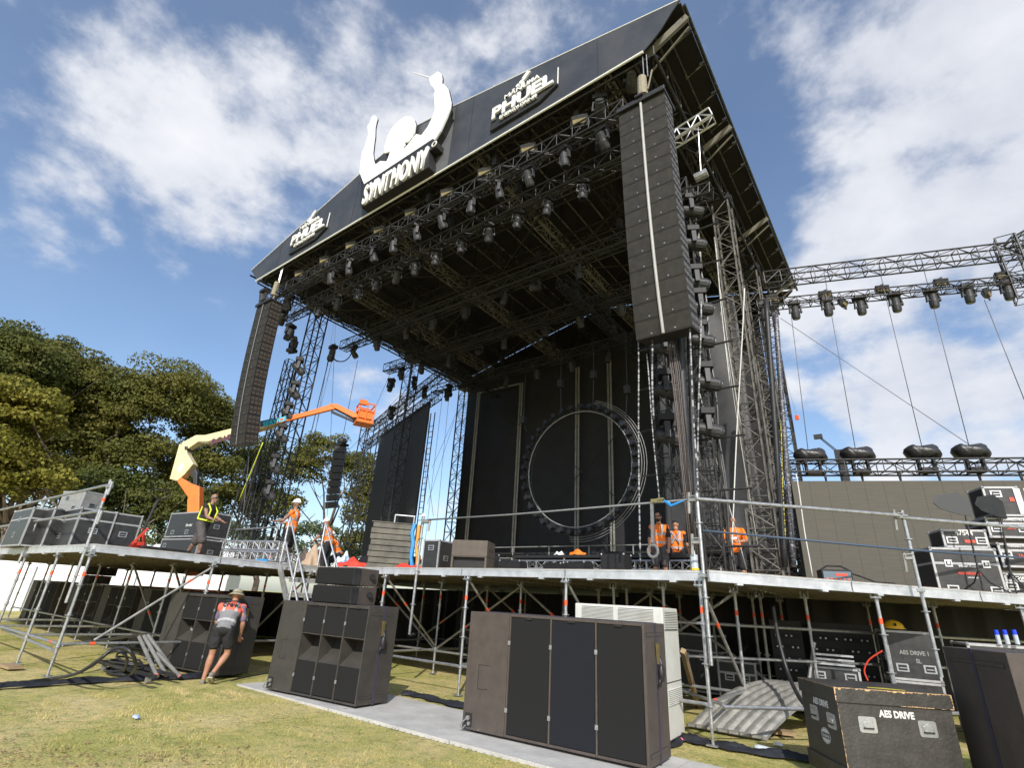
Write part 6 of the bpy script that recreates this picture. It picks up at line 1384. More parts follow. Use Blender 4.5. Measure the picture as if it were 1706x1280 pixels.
# litter
c=G(1272,1249,.03); t=thing('plastic_bottle','crushed clear plastic bottle with a blue cap on the grass by the trunk','bottle',(c.x,c.y,.035),.5); mb=MB(); mb.tube([(-.11,0,0),(-.05,0,.005),(.03,0,0),(.09,0,0)],[.03,.036,.03,.02],8); mb.build('body',MATS['clear plastic bottle'],t,smooth=True); mb=MB(); mb.cyl((.09,0,0),(.12,0,0),.018,8); mb.build('cap',MATS['blue plastic'],t)
cloth_heap('scrap of white paper on the grass near the trunk',*G(1297,1243)[:2],0,.06,.04,.05,paper,7,'paper_scrap','litter')
cloth_heap('scrap of white tape beside the timber pad',*G(1300,1222)[:2],0.01,.07,.03,.05,paper,8,'paper_scrap','litter')
cloth_heap('small blue and white can crushed on the foreground grass',*G(226,1197)[:2],0,.07,.03,.04,mat('blue white foil',(.15,.3,.75),.4,0,(.7,.7,.75),8),9,'crushed_can','litter')
cloth_heap('small pink tag on the edge of the ground panel behind the brown stack',*G(1134,1236)[:2],0.015,.04,.03,.03,mat('pink card',(.7,.15,.25),.6),10,'paper_tag','litter')
# ---------------------------------------------------------------- boom lift
def boom_lift():
    D=23; c=far(430,720,D); d=Vector((CR[0],CR[1],0)).normalized(); pl=(c.x,c.y); 
    Q=lambda x,y: atp(x,y,pl,(d.x,d.y)); g=far(318,1000,D); base=Q(318,960); org=Vector((base.x,base.y,0)); t=thing('boom_lift','cream and orange boom lift with its orange basket raised behind the stage','boom lift',org)
    n=Vector((-d.y,d.x,0))
    def slab(name,px,th,m,off=0): 
        P=[Q(*p)-org for p in px]; mb=MB(); k=len(P); a=[p-n*(th/2)+n*off for p in P]; b=[p+n*(th/2)+n*off for p in P]
        mb.add(a+b,[tuple(range(k)),tuple(reversed(range(k,2*k)))]+[(i,i+k,(i+1)%k+k,(i+1)%k) for i in range(k)]); return mb.build(name,m,t,bev=.02)
    slab('turret',[(313,960),(335,960),(336,812),(322,810),(316,835)],.34,orangep)
    slab('lower_arm',[(322,838),(336,812),(318,806),(304,796),(296,800)],.3,orangep)
    slab('riser_plate',[(287,800),(300,803),(312,792),(326,775),(316,758),(314,744),(303,742)],.36,creamp)
    slab('main_boom',[(306,740),(330,727),(345,727),(440,703),(462,698),(464,708),(440,716),(348,738),(334,738),(312,753)],.32,creamp)
    slab('label_sign',[(303,775),(311,772),(308,786),(300,789)],.38,paper); slab('pivot_pin',[(312,746),(317,746),(317,752),(312,752)],.42,steelblk); slab('boom_ram',[(318,790),(328,782),(331,790),(330,812),(324,812),(323,795)],.2,steelblk); slab('boom_decal',[(436,704.5),(462,698.5),(463,707.5),(437,714)],.36,mat('dark teal decal',(.01,.08,.12),.5))
    slab('outer_boom',[(462,699),(505,688.5),(550,675),(560,676),(560,682),(508,695),(464,707)],.14,orangep)
    slab('jib_arm',[(550,674),(562,674),(597,691),(596,697),(589,697),(558,681)],.2,orangep); slab('jib_link',[(553,684),(590,701),(588,704),(551,688)],.1,steelblk)
    slab('boom_end',[(438,703),(436,717),(428,719),(430,705)],.34,orangep)
    a=Q(389,742)-org; b=Q(430,731)-org
    f=n if n.dot(Vector((0,0,0))-org)>0 else -n
    f=(-org).normalized(); f=Vector((f.x,f.y,0)).normalized()
    a=Q(352,742)-org; b=Q(398,729)-org
    put_text('lettering','JLG LIFT',.27,mat('dark maroon lettering',(.08,.02,.04),.6),t,(a.x+f.x*.20,a.y+f.y*.20,a.z-.0),(b-a),(0,0,1),ext=.005,bold=.018,align='LEFT',shear=.15)
    a=Q(437,714)-org; b=Q(462,707)-org
    put_text('lettering','SERVICE',.26,mat('cyan lettering',(.03,.55,.75),.5),t,(a.x+f.x*.22,a.y+f.y*.22,a.z+.02),(b-a),(0,0,1),ext=.005,bold=.01,align='LEFT',shear=.15)
    # basket
    c0=Q(606,700)-org; mb=MB(); w,dd,h=.62,.36,.7
    R=Matrix.Rotation(math.atan2(d.y,d.x)+.5,3,'Z')
    mb.box(c0+Vector((0,0,-.15)),(w*1.1,dd*2,.12),R)
    for z in (.3,.62): 
        for (x0,y0,x1,y1) in ((-1,-1,1,-1),(1,-1,1,1),(1,1,-1,1),(-1,1,-1,-1)): mb.cyl(c0+R@Vector((x0*w/2,y0*dd,z)),c0+R@Vector((x1*w/2,y1*dd,z)),.03,6)
    for x in (-1,0,1):
        for y in (-1,1): mb.cyl(c0+R@Vector((x*w/2,y*dd,-.1)),c0+R@Vector((x*w/2,y*dd,.62)),.025,6)
    mb.box(c0+Vector((0,0,.15)),(w*.9,dd*1.9,.35),R); mb.box(c0+R@Vector((-.2,-.36,.62)),(.3,.16,.2),R); mb.build('basket',orangep,t)
    mb=MB(); mb.tube([Q(548,676)-org,Q(575,690)-org,Q(592,700)-org],.05,6); mb.build('hose',rubber,t)
    # chassis under the wing
    mb=MB(); a=Q(318,975)-org; mb.box((0,0,1.15),(3.6,1.8,.6),Matrix.Rotation(math.atan2(d.y,d.x),3,'Z')); mb.build('chassis',orangep,t,bev=.1)
    mb=MB(); mb.box(Vector((0,0,.75)),(3.2,1.6,.3),Matrix.Rotation(math.atan2(d.y,d.x),3,'Z')); mb.build('axle_frame',steelblk,t)
    for sx in (-1.4,1.4):
        for sy in(-1,1): mb=MB(); q=d*sx+n*(sy*.95); mb.cyl(q+n*-.2+Vector((0,0,.5)),q+n*.2+Vector((0,0,.5)),.5,18); mb.build('wheel',rubber,t)
boom_lift()
def far_crane():
    c=far(1375,760,70); t=thing('far_crane','small distant crane arm seen above the low right truss','crane',(c.x,c.y,0)); d=Vector((CR[0],CR[1],0)).normalized(); Q=lambda x,y: atp(x,y,(c.x,c.y),(d.x,d.y))-Vector((c.x,c.y,0))
    mb=MB()
    for k in(-1,1): mb.tube([Q(1363,727+k*1.2),Q(1400,757+k*1.6)],.06,5)
    mb.box(Q(1363,728),(.9,.5,.5)); mb.box(Q(1401,760),(1.2,.8,1.4)); mb.build('jib',steelblk,t); mb=MB(); q=Q(1401,762); mb.cyl(q,(q.x,q.y,0),.5,8); mb.build('mast',steelblk,t)
far_crane()
# ---------------------------------------------------------------- hanging poles, cable bundles, wires
def vert(name,label,cat,p,q,r,m,n=8,group=None,wob=0):
    p=Vector(p);q=Vector(q); pts=[p.lerp(q,i/14)+Vector((wob*math.sin(i*.6),wob*math.cos(i*.8),0)) for i in range(15)]
    return cable(name,[x for x in pts],r,m,label,cat,group,n)
brownc=mat('brown cable sheath',(.13,.10,.085),.6,0,(.07,.055,.05),30)  # brown sheath colour with darker mottling
t=thing('cable_bundle','thick bundle of brown cables falling beside the right line array to the deck','cable bundle',(0,0,0))
for k in range(6):
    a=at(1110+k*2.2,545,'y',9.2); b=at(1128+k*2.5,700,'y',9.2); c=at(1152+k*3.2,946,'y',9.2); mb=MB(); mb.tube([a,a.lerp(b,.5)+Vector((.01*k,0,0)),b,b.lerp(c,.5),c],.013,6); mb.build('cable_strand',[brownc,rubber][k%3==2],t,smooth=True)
for i,(lb,a,b,y,r,m) in enumerate((
 ('black square duct standing beside the brown cable bundle',(1128,500),(1153,905),9.5,.09,steelblk),
 ('thin black duct right of the square duct',(1146,520),(1162,930),9.6,.05,steelblk),
 ('silver wrapped pipe beside the big right tower',(1292,520),(1322,945),14.5,.07,mat('dull silver wrapped pipe',(.05,.05,.06),.4,.1,(.40,.40,.43),14,contrast=(.52,.66),stretch=(1,1,2.4))),
 ('black pipe beside the silver wrapped pipe',(1276,500),(1308,945),14.4,.07,steelblk))):
    vert('vertical_pipe',lb,'pipe',at(*a,'y',y),at(*b,'y',y),r,m,8)
checker=mat('black and white marked strap',(.03,.03,.032),.6,0,(.35,.36,.38),3,contrast=(.45,.55),stretch=(.2,.2,6))
for i,(lb,a,b,y,r,m) in enumerate((
 ('marked strap hanging from the left corner of the right line array to the deck',(1063,560),(1066,948),8.9,.016,checker),
 ('marked strap from the array to the long grey strap',(1077,590),(1098,838),8.7,.012,checker),
 ('short marked strap under the middle of the right line array',(1086,560),(1088,700),8.9,.02,checker),
 ('marked strap on the right of the cable bundle',(1147,520),(1163,830),8.8,.016,checker),
 ('second marked strap crossing the lamp ladder',(1168,500),(1160,880),9.0,.016,checker),
 ('white rope hanging from the roof side to the right end of the deck',(1240,480),(1217,945),11,.014,mat('white rope',(.6,.6,.57),.8)),
 ('grey rope slanting behind the white rope',(1150,600),(1243,950),11.5,.014,galv2),
 ('grey guy wire slanting from the high right truss',(1196,460),(1235,720),12,.012,galv2),
 ('thin wire down to the low trusses behind the orange worker',(1200,520),(1265,930),13,.010,galv2),
 ('yellow marked rope by the silver wrapped pipe',(1300,700),(1308,900),14.2,.012,mat('yellow black rope',(.6,.5,.05),.7,0,(.03,.03,.03),3,contrast=(.45,.55),stretch=(.3,.3,8))),
 ('steel tube hanging right of the lamp ladder',(1190,395),(1216,650),11,.02,galv2),
 ('white cable looping down in front of the olive screen',(1326,790),(1353,962),14,.014,MATS['white rope']))):
    vert('hanging_line',lb,'rope',at(*a,'y',y),at(*b,'y',y),r,m,6,'ropes and straps hanging beside the stage',.01)
wire=mat('thin steel wire',(.14,.14,.15),.5,.3)
W_=[((1373,455),(1428,765)),((1464,445),(1540,762)),((1536,437),(1618,758)),((1640,500),(1712,680)),((1315,500),(1348,765)),((1372,540),(1379,560))]
for i,(a,b) in enumerate(W_[:5]):
    cable('steel_wire',[atp(*a,RP,RD),atp(*b,RP,RD)],.012,wire,'%s steel wire from the left between the high right truss and the low one'%ORD[i],'wire','wires on the right screen frame',5)
cable('steel_wire',[atp(1300,530,RP,RD),atp(1625,748,RP,RD)],.010,wire,'long diagonal wire from the roof corner to the low right truss','wire',None,5)
mb=MB(); mb.box((0,0,0),(.2,.1,.25)); q=far(1328,696,30); o=mb.build('orange_tag',redor,bev=.03); o.location=q; tag(o,'tiny orange tag hanging in the sky right of the stage','tag')
cable('steel_wire',[q,far(1300,600,28)],.006,wire,'hair thin wire holding the tiny orange tag','wire',None,4)
LW=[((553,600),(520,740),12),((550,590),(480,880),11.8),((562,470),(545,860),14),((560,520),(515,780),14),((670,655),(545,790),18),((690,650),(560,800),18.5),((660,600),(590,760),18),((748,660),(725,900),21),((757,700),(712,840),22),((737,660),(705,930),20),((765,660),(740,900),22.4),((775,655),(720,780),22.6),((700,690),(722,860),20),((715,690),(706,840),20),((450,700),(395,890),10),((430,760),(380,890),9.5),((415,760),(400,905),9.0)]
for i,(a,b,y) in enumerate(LW):
    cable('steel_wire',[at(*a,'y',y),at(*b,'y',y)],.010 if i!=1 else .02,wire if i!=1 else rubber,'%s thin wire from the front among the lines left of the backdrop'%ORD[i],'wire','thin wires on the left of the stage',4)
vert('yellow_strap','bright yellow strap slanting below the left line array','strap',at(438,738,'y',9.2),at(398,835,'y',9.6),.018,yellow,5)
loopcable('black cable looping from the small hanging lamp to the roof edge',[(555,596,11.8),(562,602,12),(575,601,13),(585,590,14),(590,570,14.8)],.03)
t=thing('steel_pole','dark bundled poles standing below the left line array','pole',at(400,905,'y',9.4)); o=at(400,905,'y',9.4)
for i,(a,b) in enumerate((((418,750),(372,905)),((428,750),(385,905)),((436,745),(392,900)))): mb=MB(); mb.cyl(at(*a,'y',9.4+.1*i)-o,at(*b,'y',9.4+.1*i)-o,.035,6); mb.build('tube',steeldark,t)
# outrigger truss on the right with a chain motor
def outrigger():
    a=at(1135,228,'y',10.2); b=at(1180,195,'y',10.2); t=thing('outrigger_truss','short pale truss outrigger under the right roof edge with a chain motor','truss',a); mb=MB(); truss(mb,(-.3,0,0),b-a+Vector((.1,0,0)),.3,.3,.3,.026,.015); mb.build('truss_frame',alu,t)
    c=at(1163,212,'y',10.2)-a; e=at(1168,292,'y',10.2)-a; mb=MB(); mb.cyl(c,e,.016,6); mb.build('chain',alu,t); mb=MB(); mb.cyl(e+Vector((-.15,0,-.02)),e+Vector((.15,0,.02)),.11,10); mb.build('hoist',galv,t)
    t=thing('outrigger_truss','short dark truss arms around the chain motor right of the line array','truss',at(1130,335,'y',10.2)); o=at(1130,335,'y',10.2); mb=MB(); truss(mb,(0,0,0),at(1185,318,'y',10.2)-o,.3,.3,.3,.024,.014); truss(mb,(0,.4,-.3),at(1180,345,'y',10.6)-o,.25,.25,.3,.022,.012); mb.build('truss_frame',steeldark,t)
outrigger()
# small clutter on the main stage floor
rr=random.Random(11)
for i in range(10):
    x=-15.5+i*1.05; y=12.0+.4*math.sin(i*2.0)
    fcase('%s small black box from the left in the row on the stage floor'%ORD[i],(x,y,ZD),rr.uniform(-.2,.2),rr.uniform(.45,.8),.4,rr.uniform(.46,.66),name='equipment_box',lid=0,handles=(),latches=(),sideh=False,edge=.008,group='small equipment boxes on the stage floor',shell=blackg)
cloth_heap('orange cloth left on the low riser',-7.6,13.3,2.93,.25,.15,.18,orange,12)
cloth_heap('pale hard shelled hat left on the low riser',-8.2,13.3,2.93,.16,.13,.15,white,13)
q=at(1158,935,'y',8.6); t=thing('spray_bottle','clear bottle with a yellow base standing by the corner rail post','bottle',(q.x,8.55,ZD)); mb=MB(); mb.cyl((0,0,.05),(0,0,.26),.06,10); mb.cyl((0,0,.26),(0,0,.33),.03,8,.02); mb.build('body',MATS['clear plastic bottle'],t); mb=MB(); mb.cyl((0,0,0),(0,0,.06),.07,10); mb.build('base',MATS['yellow plastic'],t)
# ---------------------------------------------------------------- people
def person(label,loc,yaw,H=1.78,lean=0.05,side=0.0,head_=(0,1,.15),arms=None,legs=None,outfit=None,vox=.013,skinm=skin,hipdrop=0,twist=0):
    """local frame: x right, y forward, z up. arms/legs: (upper dir, lower dir) for left,right"""
    S=H/1.78; t=thing('person',label,'person',loc,yaw); o=outfit
    V=Vector
    P=V((0,0,.93-hipdrop)); td=V((side,math.sin(lean),math.cos(lean))).normalized()
    xr=V((1,0,0)); xs=(xr-td*xr.dot(td)).normalized(); fw=td.cross(xs)*-1; 
    if fw.y<0 and lean<1.4: fw=-fw
    tw=Matrix.Rotation(twist,3,td); xs2=tw@xs; fw2=tw@fw
    RT=Matrix((xs2,fw2,td)).transposed(); RP_=Matrix((xs,fw,td)).transposed()
    waist=P+td*.14; chest=P+td*.34; nb=P+td*.50; hd=V(head_).normalized()
    up=V((0,0,1)); hr=hd.cross(up).normalized(); hu=hr.cross(hd).normalized(); RH=Matrix((hr,hd,hu)).transposed()
    neckdir=(td*.6+hu*.6).normalized(); hc=nb+neckdir*.185+hd*.02
    sh=[chest+td*.105-xs2*.185,chest+td*.105+xs2*.185]; hp=[P-xs*.09-V((0,0,.02)),P+xs*.09-V((0,0,.02))]
    A=[]; 
    for i in (0,1):
        u,l=[V(a).normalized() for a in arms[i]]; e=sh[i]+u*.29; w=e+l*.25; A.append((sh[i],e,w,l))
    Lg=[]
    for i in (0,1):
        u,l,ft=[V(a).normalized() for a in legs[i]]; k=hp[i]+u*.43; an=k+l*.42; Lg.append((hp[i],k,an,ft))
    def sc(mb): mb.v=[(x*S,y*S,z*S) for x,y,z in mb.v]; return mb
    def limb(mb,a,b,r0,r1,bul=None,n=12):
        a=V(a);b=V(b); pts=[];rs=[]
        for k in range(7):
            s=k/6; pts.append(a.lerp(b,s)); r=r0+(r1-r0)*s
            if bul: r+=bul[1]*math.exp(-((s-bul[0])/.22)**2)
            rs.append(r)
        mb.tube(pts,rs,n); mb.ell(a,(r0,r0,r0),nu=n,nv=6); mb.ell(b,(r1,r1,r1),nu=n,nv=6)
    def fullell(mb,c,r,R=None): mb.ell(c,r,R,nu=16,nv=12)
    mb=MB()
    fullell(mb,P,(.155,.115,.13),RP_); fullell(mb,waist,(.135,.10,.16),RP_); fullell(mb,chest,(.165,.115,.19),RT); fullell(mb,chest+td*.10,(.185,.085,.075),RT)
    limb(mb,nb-td*.06,hc-hu*.06,.062,.055)
    fullell(mb,hc+hu*.02,(.074,.095,.098),RH); fullell(mb,hc-hu*.045+hd*.022,(.056,.066,.062),RH)
    limb(mb,hc-hu*.005+hd*.088,hc-hu*.030+hd*.105,.010,.015)
    fullell(mb,hc-hu*.068+hd*.082,(.024,.012,.007),RH); fullell(mb,hc-hu*.098+hd*.07,(.024,.02,.018),RH)
    for s in(-1,1): fullell(mb,hc+hr*s*.076-hu*.005-hd*.008,(.012,.024,.034),RH)
    for s in(-1,1): fullell(mb,hc+hr*s*.03+hu*.025+hd*.082,(.022,.012,.008),RH)
    for i in (0,1):
        a,e,w,l=A[i]; limb(mb,a,e,.052,.040,(.45,.006)); limb(mb,e,w,.042,.026,(.25,.008))
        # hand
        s=1 if i else -1; q=l; wd=q.cross(up if abs(q.z)<.8 else fw).normalized(); nn=q.cross(wd).normalized()
        Rh=Matrix((wd,q,nn)).transposed(); pc=w+q*.05; fullell(mb,pc,(.040,.055,.018),Rh)
        lens_=(.058,.070,.075,.066)
        for f in range(4):
            b0=w+q*.085+wd*(-.030+.020*f); c1=b0+q*lens_[f]*.45-nn*.008; c2=c1+q*lens_[f]*.30-nn*.022; mb.tube([b0,c1,c2,c2+q*.012-nn*.016],[.0095,.009,.008,.007],8)
        b0=w+q*.03+wd*.034; mb.tube([b0,b0+wd*.022+q*.028-nn*.008,b0+wd*.028+q*.055-nn*.014],[.012,.0105,.008],8)
        h,k,an,ft=Lg[i]; limb(mb,h,k,.085,.055,(.3,.008)); limb(mb,k,an,.052,.036,(.28,.014))
        fs=ft.cross(up).normalized() if abs(ft.z)<.95 else xs; fu=fs.cross(ft).normalized(); RF=Matrix((fs,ft,fu)).transposed()
        fullell(mb,an+ft*.06-fu*.045,(.042,.12,.032),RF); fullell(mb,an-ft*.03-fu*.03,(.034,.042,.042),RF)
    sc(mb); b=mb.build('body',skinm,t,smooth=True); r=b.modifiers.new('r','REMESH'); r.mode='VOXEL'; r.voxel_size=vox*.72; r.use_smooth_shade=True; s=b.modifiers.new('s','SMOOTH'); s.iterations=2; s.factor=.5
    def cloth(name,m,fn,frame=None,v=vox):
        mb=MB(); fn(mb); sc(mb); ob=mb.build(name,m,t,smooth=True)
        if frame is not None:
            M4=Matrix.Translation(frame[0]*S)@frame[1].to_4x4(); ob.data.transform(M4.inverted()); ob.matrix_basis=M4
        r=ob.modifiers.new('r','REMESH'); r.mode='VOXEL'; r.voxel_size=v; r.use_smooth_shade=True; s=ob.modifiers.new('s','SMOOTH'); s.iterations=3; s.factor=.5
        tx=bpy.data.textures.get('folds') or bpy.data.textures.new('folds','CLOUDS'); tx.noise_scale=.13
        dd=ob.modifiers.new('d','DISPLACE'); dd.texture=tx; dd.strength=.035; dd.mid_level=.5; return ob
    def shirt(ex,sleeve,low):
        def f(mb):
            fullell(mb,chest,(.168+ex,.118+ex,.20),RT); fullell(mb,chest+td*.10,(.185+ex*.6,.088+ex*.8,.075+ex*.3),RT); fullell(mb,waist,(.140+ex,.108+ex,.18),RP_)
            [mb.ell(waist-td*(low*q),(.148+ex,.118+ex,.055),RP_,nu=16,nv=12) for q in (.35,.7,1.0)]; limb(mb,nb-td*.04,nb+neckdir*.005,.07+ex*.2,.066)
            if sleeve: 
                for i in (0,1): a,e,w,l=A[i]; limb(mb,a,a.lerp(e,sleeve),.057+ex*.4,.054+ex*.4)
        return f
    def shorts(ln,rr):
        def f(mb):
            fullell(mb,P,(.162+rr*.3,.125+rr*.3,.14),RP_); fullell(mb,P+td*.06,(.15,.115,.09),RP_)
            for i in (0,1):
                h,k,an,ft=Lg[i]; limb(mb,h,h.lerp(k,ln),.095+rr*.5,.072+rr)
                if ln>1: limb(mb,k,k.lerp(an,.9),.06+rr,.05+rr*.6)
        return f
    if 'tee' in o: cloth('tshirt',o['tee'],shirt(.010,.75,.06))
    if 'shorts' in o: cloth('shorts',o['shorts'],shorts(o.get('sl',.85),o.get('sr',.02)))
    if 'vest' in o:
        vb=cloth('vest',o['vest'],shirt(.030,.12 if not o.get('vsleeve') else .8,.17),frame=(P,RT))
    if 'boot' in o:
        for i in (0,1):
            h,k,an,ft=Lg[i]; fs=ft.cross(up).normalized() if abs(ft.z)<.95 else xs; fu=fs.cross(ft).normalized(); RF=Matrix((fs,ft,fu)).transposed()
            def f(mb): fullell(mb,an+ft*.065-fu*.045,(.052,.138,.045),RF); fullell(mb,an-ft*.02-fu*.025,(.046,.06,.06),RF)
            cloth('shoe',o['boot'],f,v=.010)
            mb=MB(); c=an+ft*.055-fu*.078; mb.box(c,(.088,.265,.022),RF); sc(mb); mb.build('shoe_sole',sole,t,bev=.008)
            if o.get('sock'):
                mb=MB(); mb.cyl(an-(k-an).normalized()*-.0,an+(k-an).normalized()*.10,.046,12,.050); sc(mb); mb.build('sock',o['sock'],t,smooth=True)
    hat=o.get('hat')
    if hat in ('helmet','cap'):
        m=hard if hat=='helmet' else darkcloth; mb=MB(); c=hc+hu*.035
        mb.ell(c,(.105,.125,.115) if hat=='helmet' else (.084,.106,.09),RH,nu=20,nv=8,zmin=0); 
        mb.ell(c+hd*(.06 if hat=='helmet' else .075),(.10,.12,.012),RH,nu=18,nv=4,zmin=0)
        if hat=='helmet': mb.ell(c+hu*.0,(.02,.128,.128),RH,nu=16,nv=8,zmin=0)
        sc(mb); mb.build('helmet' if hat=='helmet' else 'cap',m,t,smooth=True)
    elif hat=='bucket':
        mb=MB(); c=hc+hu*.04; mb.ell(c,(.098,.118,.085),RH,nu=20,nv=8,zmin=0); vs=[];k=24
        for i in range(k):
            a=6.283*i/k; d_=RH@V((math.cos(a),math.sin(a)*1.15,0)); vs+=[c+d_*.096,c+d_*.165-hu*.055]
        mb.add(vs,[(2*i,2*i+1,(2*i+3)%(2*k),(2*i+2)%(2*k)) for i in range(k)]); sc(mb); ob=mb.build('bucket_hat',khaki,t,smooth=True); q=ob.modifiers.new('s','SOLIDIFY'); q.thickness=.004
    if o.get('hair'):
        mb=MB(); mb.ell(hc+hu*.025-hd*.015,(.082,.098,.096),RH,nu=18,nv=8,zmin=-.2); sc(mb); mb.build('hair',hairm,t,smooth=True)
    if o.get('glasses'):
        mb=MB(); 
        for s in(-1,1): mb.ell(hc+hr*s*.034+hu*.012+hd*.092,(.028,.010,.018),RH,nu=12,nv=8); mb.tube([hc+hr*s*.06+hu*.014+hd*.085,hc+hr*s*.080+hu*.01-hd*.0],.004,5)
        sc(mb); mb.build('sunglasses',blackp,t)
    else:
        mb=MB()
        for s in(-1,1): mb.ell(hc+hr*s*.030+hu*.008+hd*.090,(.010,.006,.005),RH,nu=8,nv=6)
        sc(mb); mb.build('eyes',blackp,t)
    if o.get('beard'):
        mb=MB(); mb.ell(hc-hu*.075+hd*.045,(.058,.06,.05),RH,nu=14,nv=8); sc(mb); mb.build('beard',hairm,t,smooth=True)
    return t,dict(nb=nb*S,chest=chest*S,td=td,xs=xs2,fw=fw2,P=P*S,RT=RT,S=S)
def vestmat(name,base,low=None,band=refl,vert=True,z0=.06,trim=None):
    m=bpy.data.materials.new(name); m.use_nodes=True; nt=m.node_tree; N=nt.nodes; L=nt.links; b=N['Principled BSDF']; b.inputs['Roughness'].default_value=.7
    tc=N.new('ShaderNodeTexCoord'); sx=N.new('ShaderNodeSeparateXYZ'); L.new(tc.outputs['Object'],sx.inputs[0])
    def ma(op,a,c): 
        n=N.new('ShaderNodeMath'); n.operation=op
        for i,v in enumerate((a,c)):
            if isinstance(v,(int,float)): n.inputs[i].default_value=v
            else: L.new(v,n.inputs[i])
        return n.outputs[0]
    def bandf(sock,c,h): return ma('LESS_THAN',ma('ABSOLUTE',ma('SUBTRACT',sock,c),0),h)
    X,Y,Z=sx.outputs; last=None
    def mixc(f,c1,c2):
        n=N.new('ShaderNodeMix'); n.data_type='RGBA'; L.new(f,n.inputs[0])
        for i,c in ((6,c1),(7,c2)):
            if isinstance(c,tuple): n.inputs[i].default_value=(*c,1)
            else: L.new(c,n.inputs[i])
        return n.outputs[2]
    noise=N.new('ShaderNodeTexNoise'); noise.inputs['Scale'].default_value=6; L.new(tc.outputs['Object'],noise.inputs[0])
    col=mixc(noise.outputs[0],tuple(base),tuple(c*.8 for c in base))
    g=(.40,.40,.40)
    if low: col=mixc(ma('LESS_THAN',Z,.285),col,low)
    for z in ((z0,z0+.20) if not low else (.10,)): col=mixc(bandf(Z,z,.024),col,g if not low else (.42,.42,.42))
    if vert: col=mixc(ma('MULTIPLY',bandf(ma('ABSOLUTE',X,0),.105,.024),ma('GREATER_THAN',Z,z0+.2 if not low else .27)),col,g)
    L.new(col,b.inputs['Base Color'])
    return m
VO=vestmat('orange vest with grey bands',(.95,.20,.012)); VC=vestmat('coral and grey vest',(.80,.14,.085),low=(.19,.19,.20)); 
def vestY():
    m=vestmat('black vest with yellow tape',(.03,.03,.035),vert=True); return m
dn=(0,0,-1)
# crew worker bending towards the stack
f=G(353,1141); f2=G(372,1135)
yaw=math.atan2(-.56,.83)*-1 
t,i=person('bending worker in a coral and grey crew vest, bucket hat and black shorts',(f.x-.13,f.y+.04,.0),math.radians(52),H=1.74,lean=.62,side=-.0,hipdrop=.035,head_=(.1,.95,-.22),
 arms=(((-.15,.35,-.9),(0.0,.75,-.6)),((.22,.05,-.95),(-.05,.45,-.88))),legs=(((-.04,.10,-1),(-.08,-.06,-1),(-.2,1,0)),((.10,.30,-.95),(-.30,-.62,-.75),(.0,.9,-.42))),
 outfit=dict(tee=lilac,vest=VC,shorts=darkcloth,sl=.62,sr=.028,boot=shoe,hat='bucket',hair=1),vox=.011)
# writing on the back of the vest
def back_text(t,i,txt,size,up,m,col2=None):
    S=i['S']; c=i['P']+i['td']*up*S-i['fw']*(.158*S); put_text('lettering',txt,size,m,t,c,i['xs'],i['td'],ext=.002,bold=.003)
back_text(t,i,'crew',.14,.345,darkcloth)
back_text(t,i,'PRODUCTION',.034,.455,darkcloth)
def stand(q,H,zf=ZD): p=at(q[0],q[1],'z',zf+H); return (p.x,p.y,zf)
t,i=person('bald man in sunglasses and dark vest with yellow tape striding on the left wing',stand((353,823),1.66),math.radians(-62),H=1.76,lean=.16,hipdrop=.05,head_=(0,1,.02),
 arms=(((.05,.5,-.85),(.1,.85,-.35)),((-.05,.35,-.9),(0,.9,-.3))),legs=(((0,-.35,-.93),(0,-.45,-.9),(0,1,-.3)),((0,.38,-.93),(0,.02,-1),(0,1,.0))),
 outfit=dict(vest=darkcloth,shorts=shortsg,sl=1.0,sr=.045,boot=darkcloth,sock=darkcloth,glasses=1),skinm=skin2)
S=i['S']; ym=MB()
for s in(-1,1): ym.tube([i['P']+i['td']*.10*S+i['xs']*s*.11+i['fw']*.15,i['P']+i['td']*.38*S+i['xs']*s*.13+i['fw']*.155,i['P']+i['td']*.52*S+i['xs']*s*.12+i['fw']*.02,i['P']+i['td']*.40*S+i['xs']*s*.10-i['fw']*.15,i['P']+i['td']*.10*S+i['xs']*s*.09-i['fw']*.15],.020,6)
ym.tube([i['P']+i['td']*.10*S+i['xs']*math.cos(a)*.185+i['fw']*math.sin(a)*.155 for a in np.linspace(0,6.283,20)],.022,6); ym.build('yellow_tape',yellow,t)
t,i=person('worker in white helmet and orange vest holding the stair rail, looking away',stand((497,827),1.86),math.radians(122),H=1.80,lean=-.03,head_=(.25,1,.05),
 arms=(((-.15,.55,-.8),(.1,.95,-.1)),((.15,.6,-.75),(-.1,.95,-.15))),legs=(((-.05,0,-1),(0,-.03,-1),(0,1,0)),((.06,.02,-1),(.02,-.05,-1),(0,1,0))),
 outfit=dict(vest=VO,shorts=darkcloth,sl=.85,sr=.03,boot=clothsand,sock=sole,hat='helmet'),skinm=skin2)
t,i=person('worker in white helmet and orange vest crouched behind the stair rails',stand((556,864),1.66),math.radians(120),H=1.75,lean=.30,hipdrop=.05,head_=(0,.9,-.3),
 arms=(((-.2,.5,-.8),(.2,.7,-.6)),((.2,.4,-.85),(0,.7,-.6))),legs=(((-.05,.2,-1),(0,-.2,-1),(0,1,0)),((.06,.1,-1),(.02,-.2,-1),(0,1,0))),
 outfit=dict(tee=darkcloth,vest=VO,shorts=darkcloth,sl=1.1,sr=.03,boot=shoe,hat='helmet',beard=1),vox=.016)
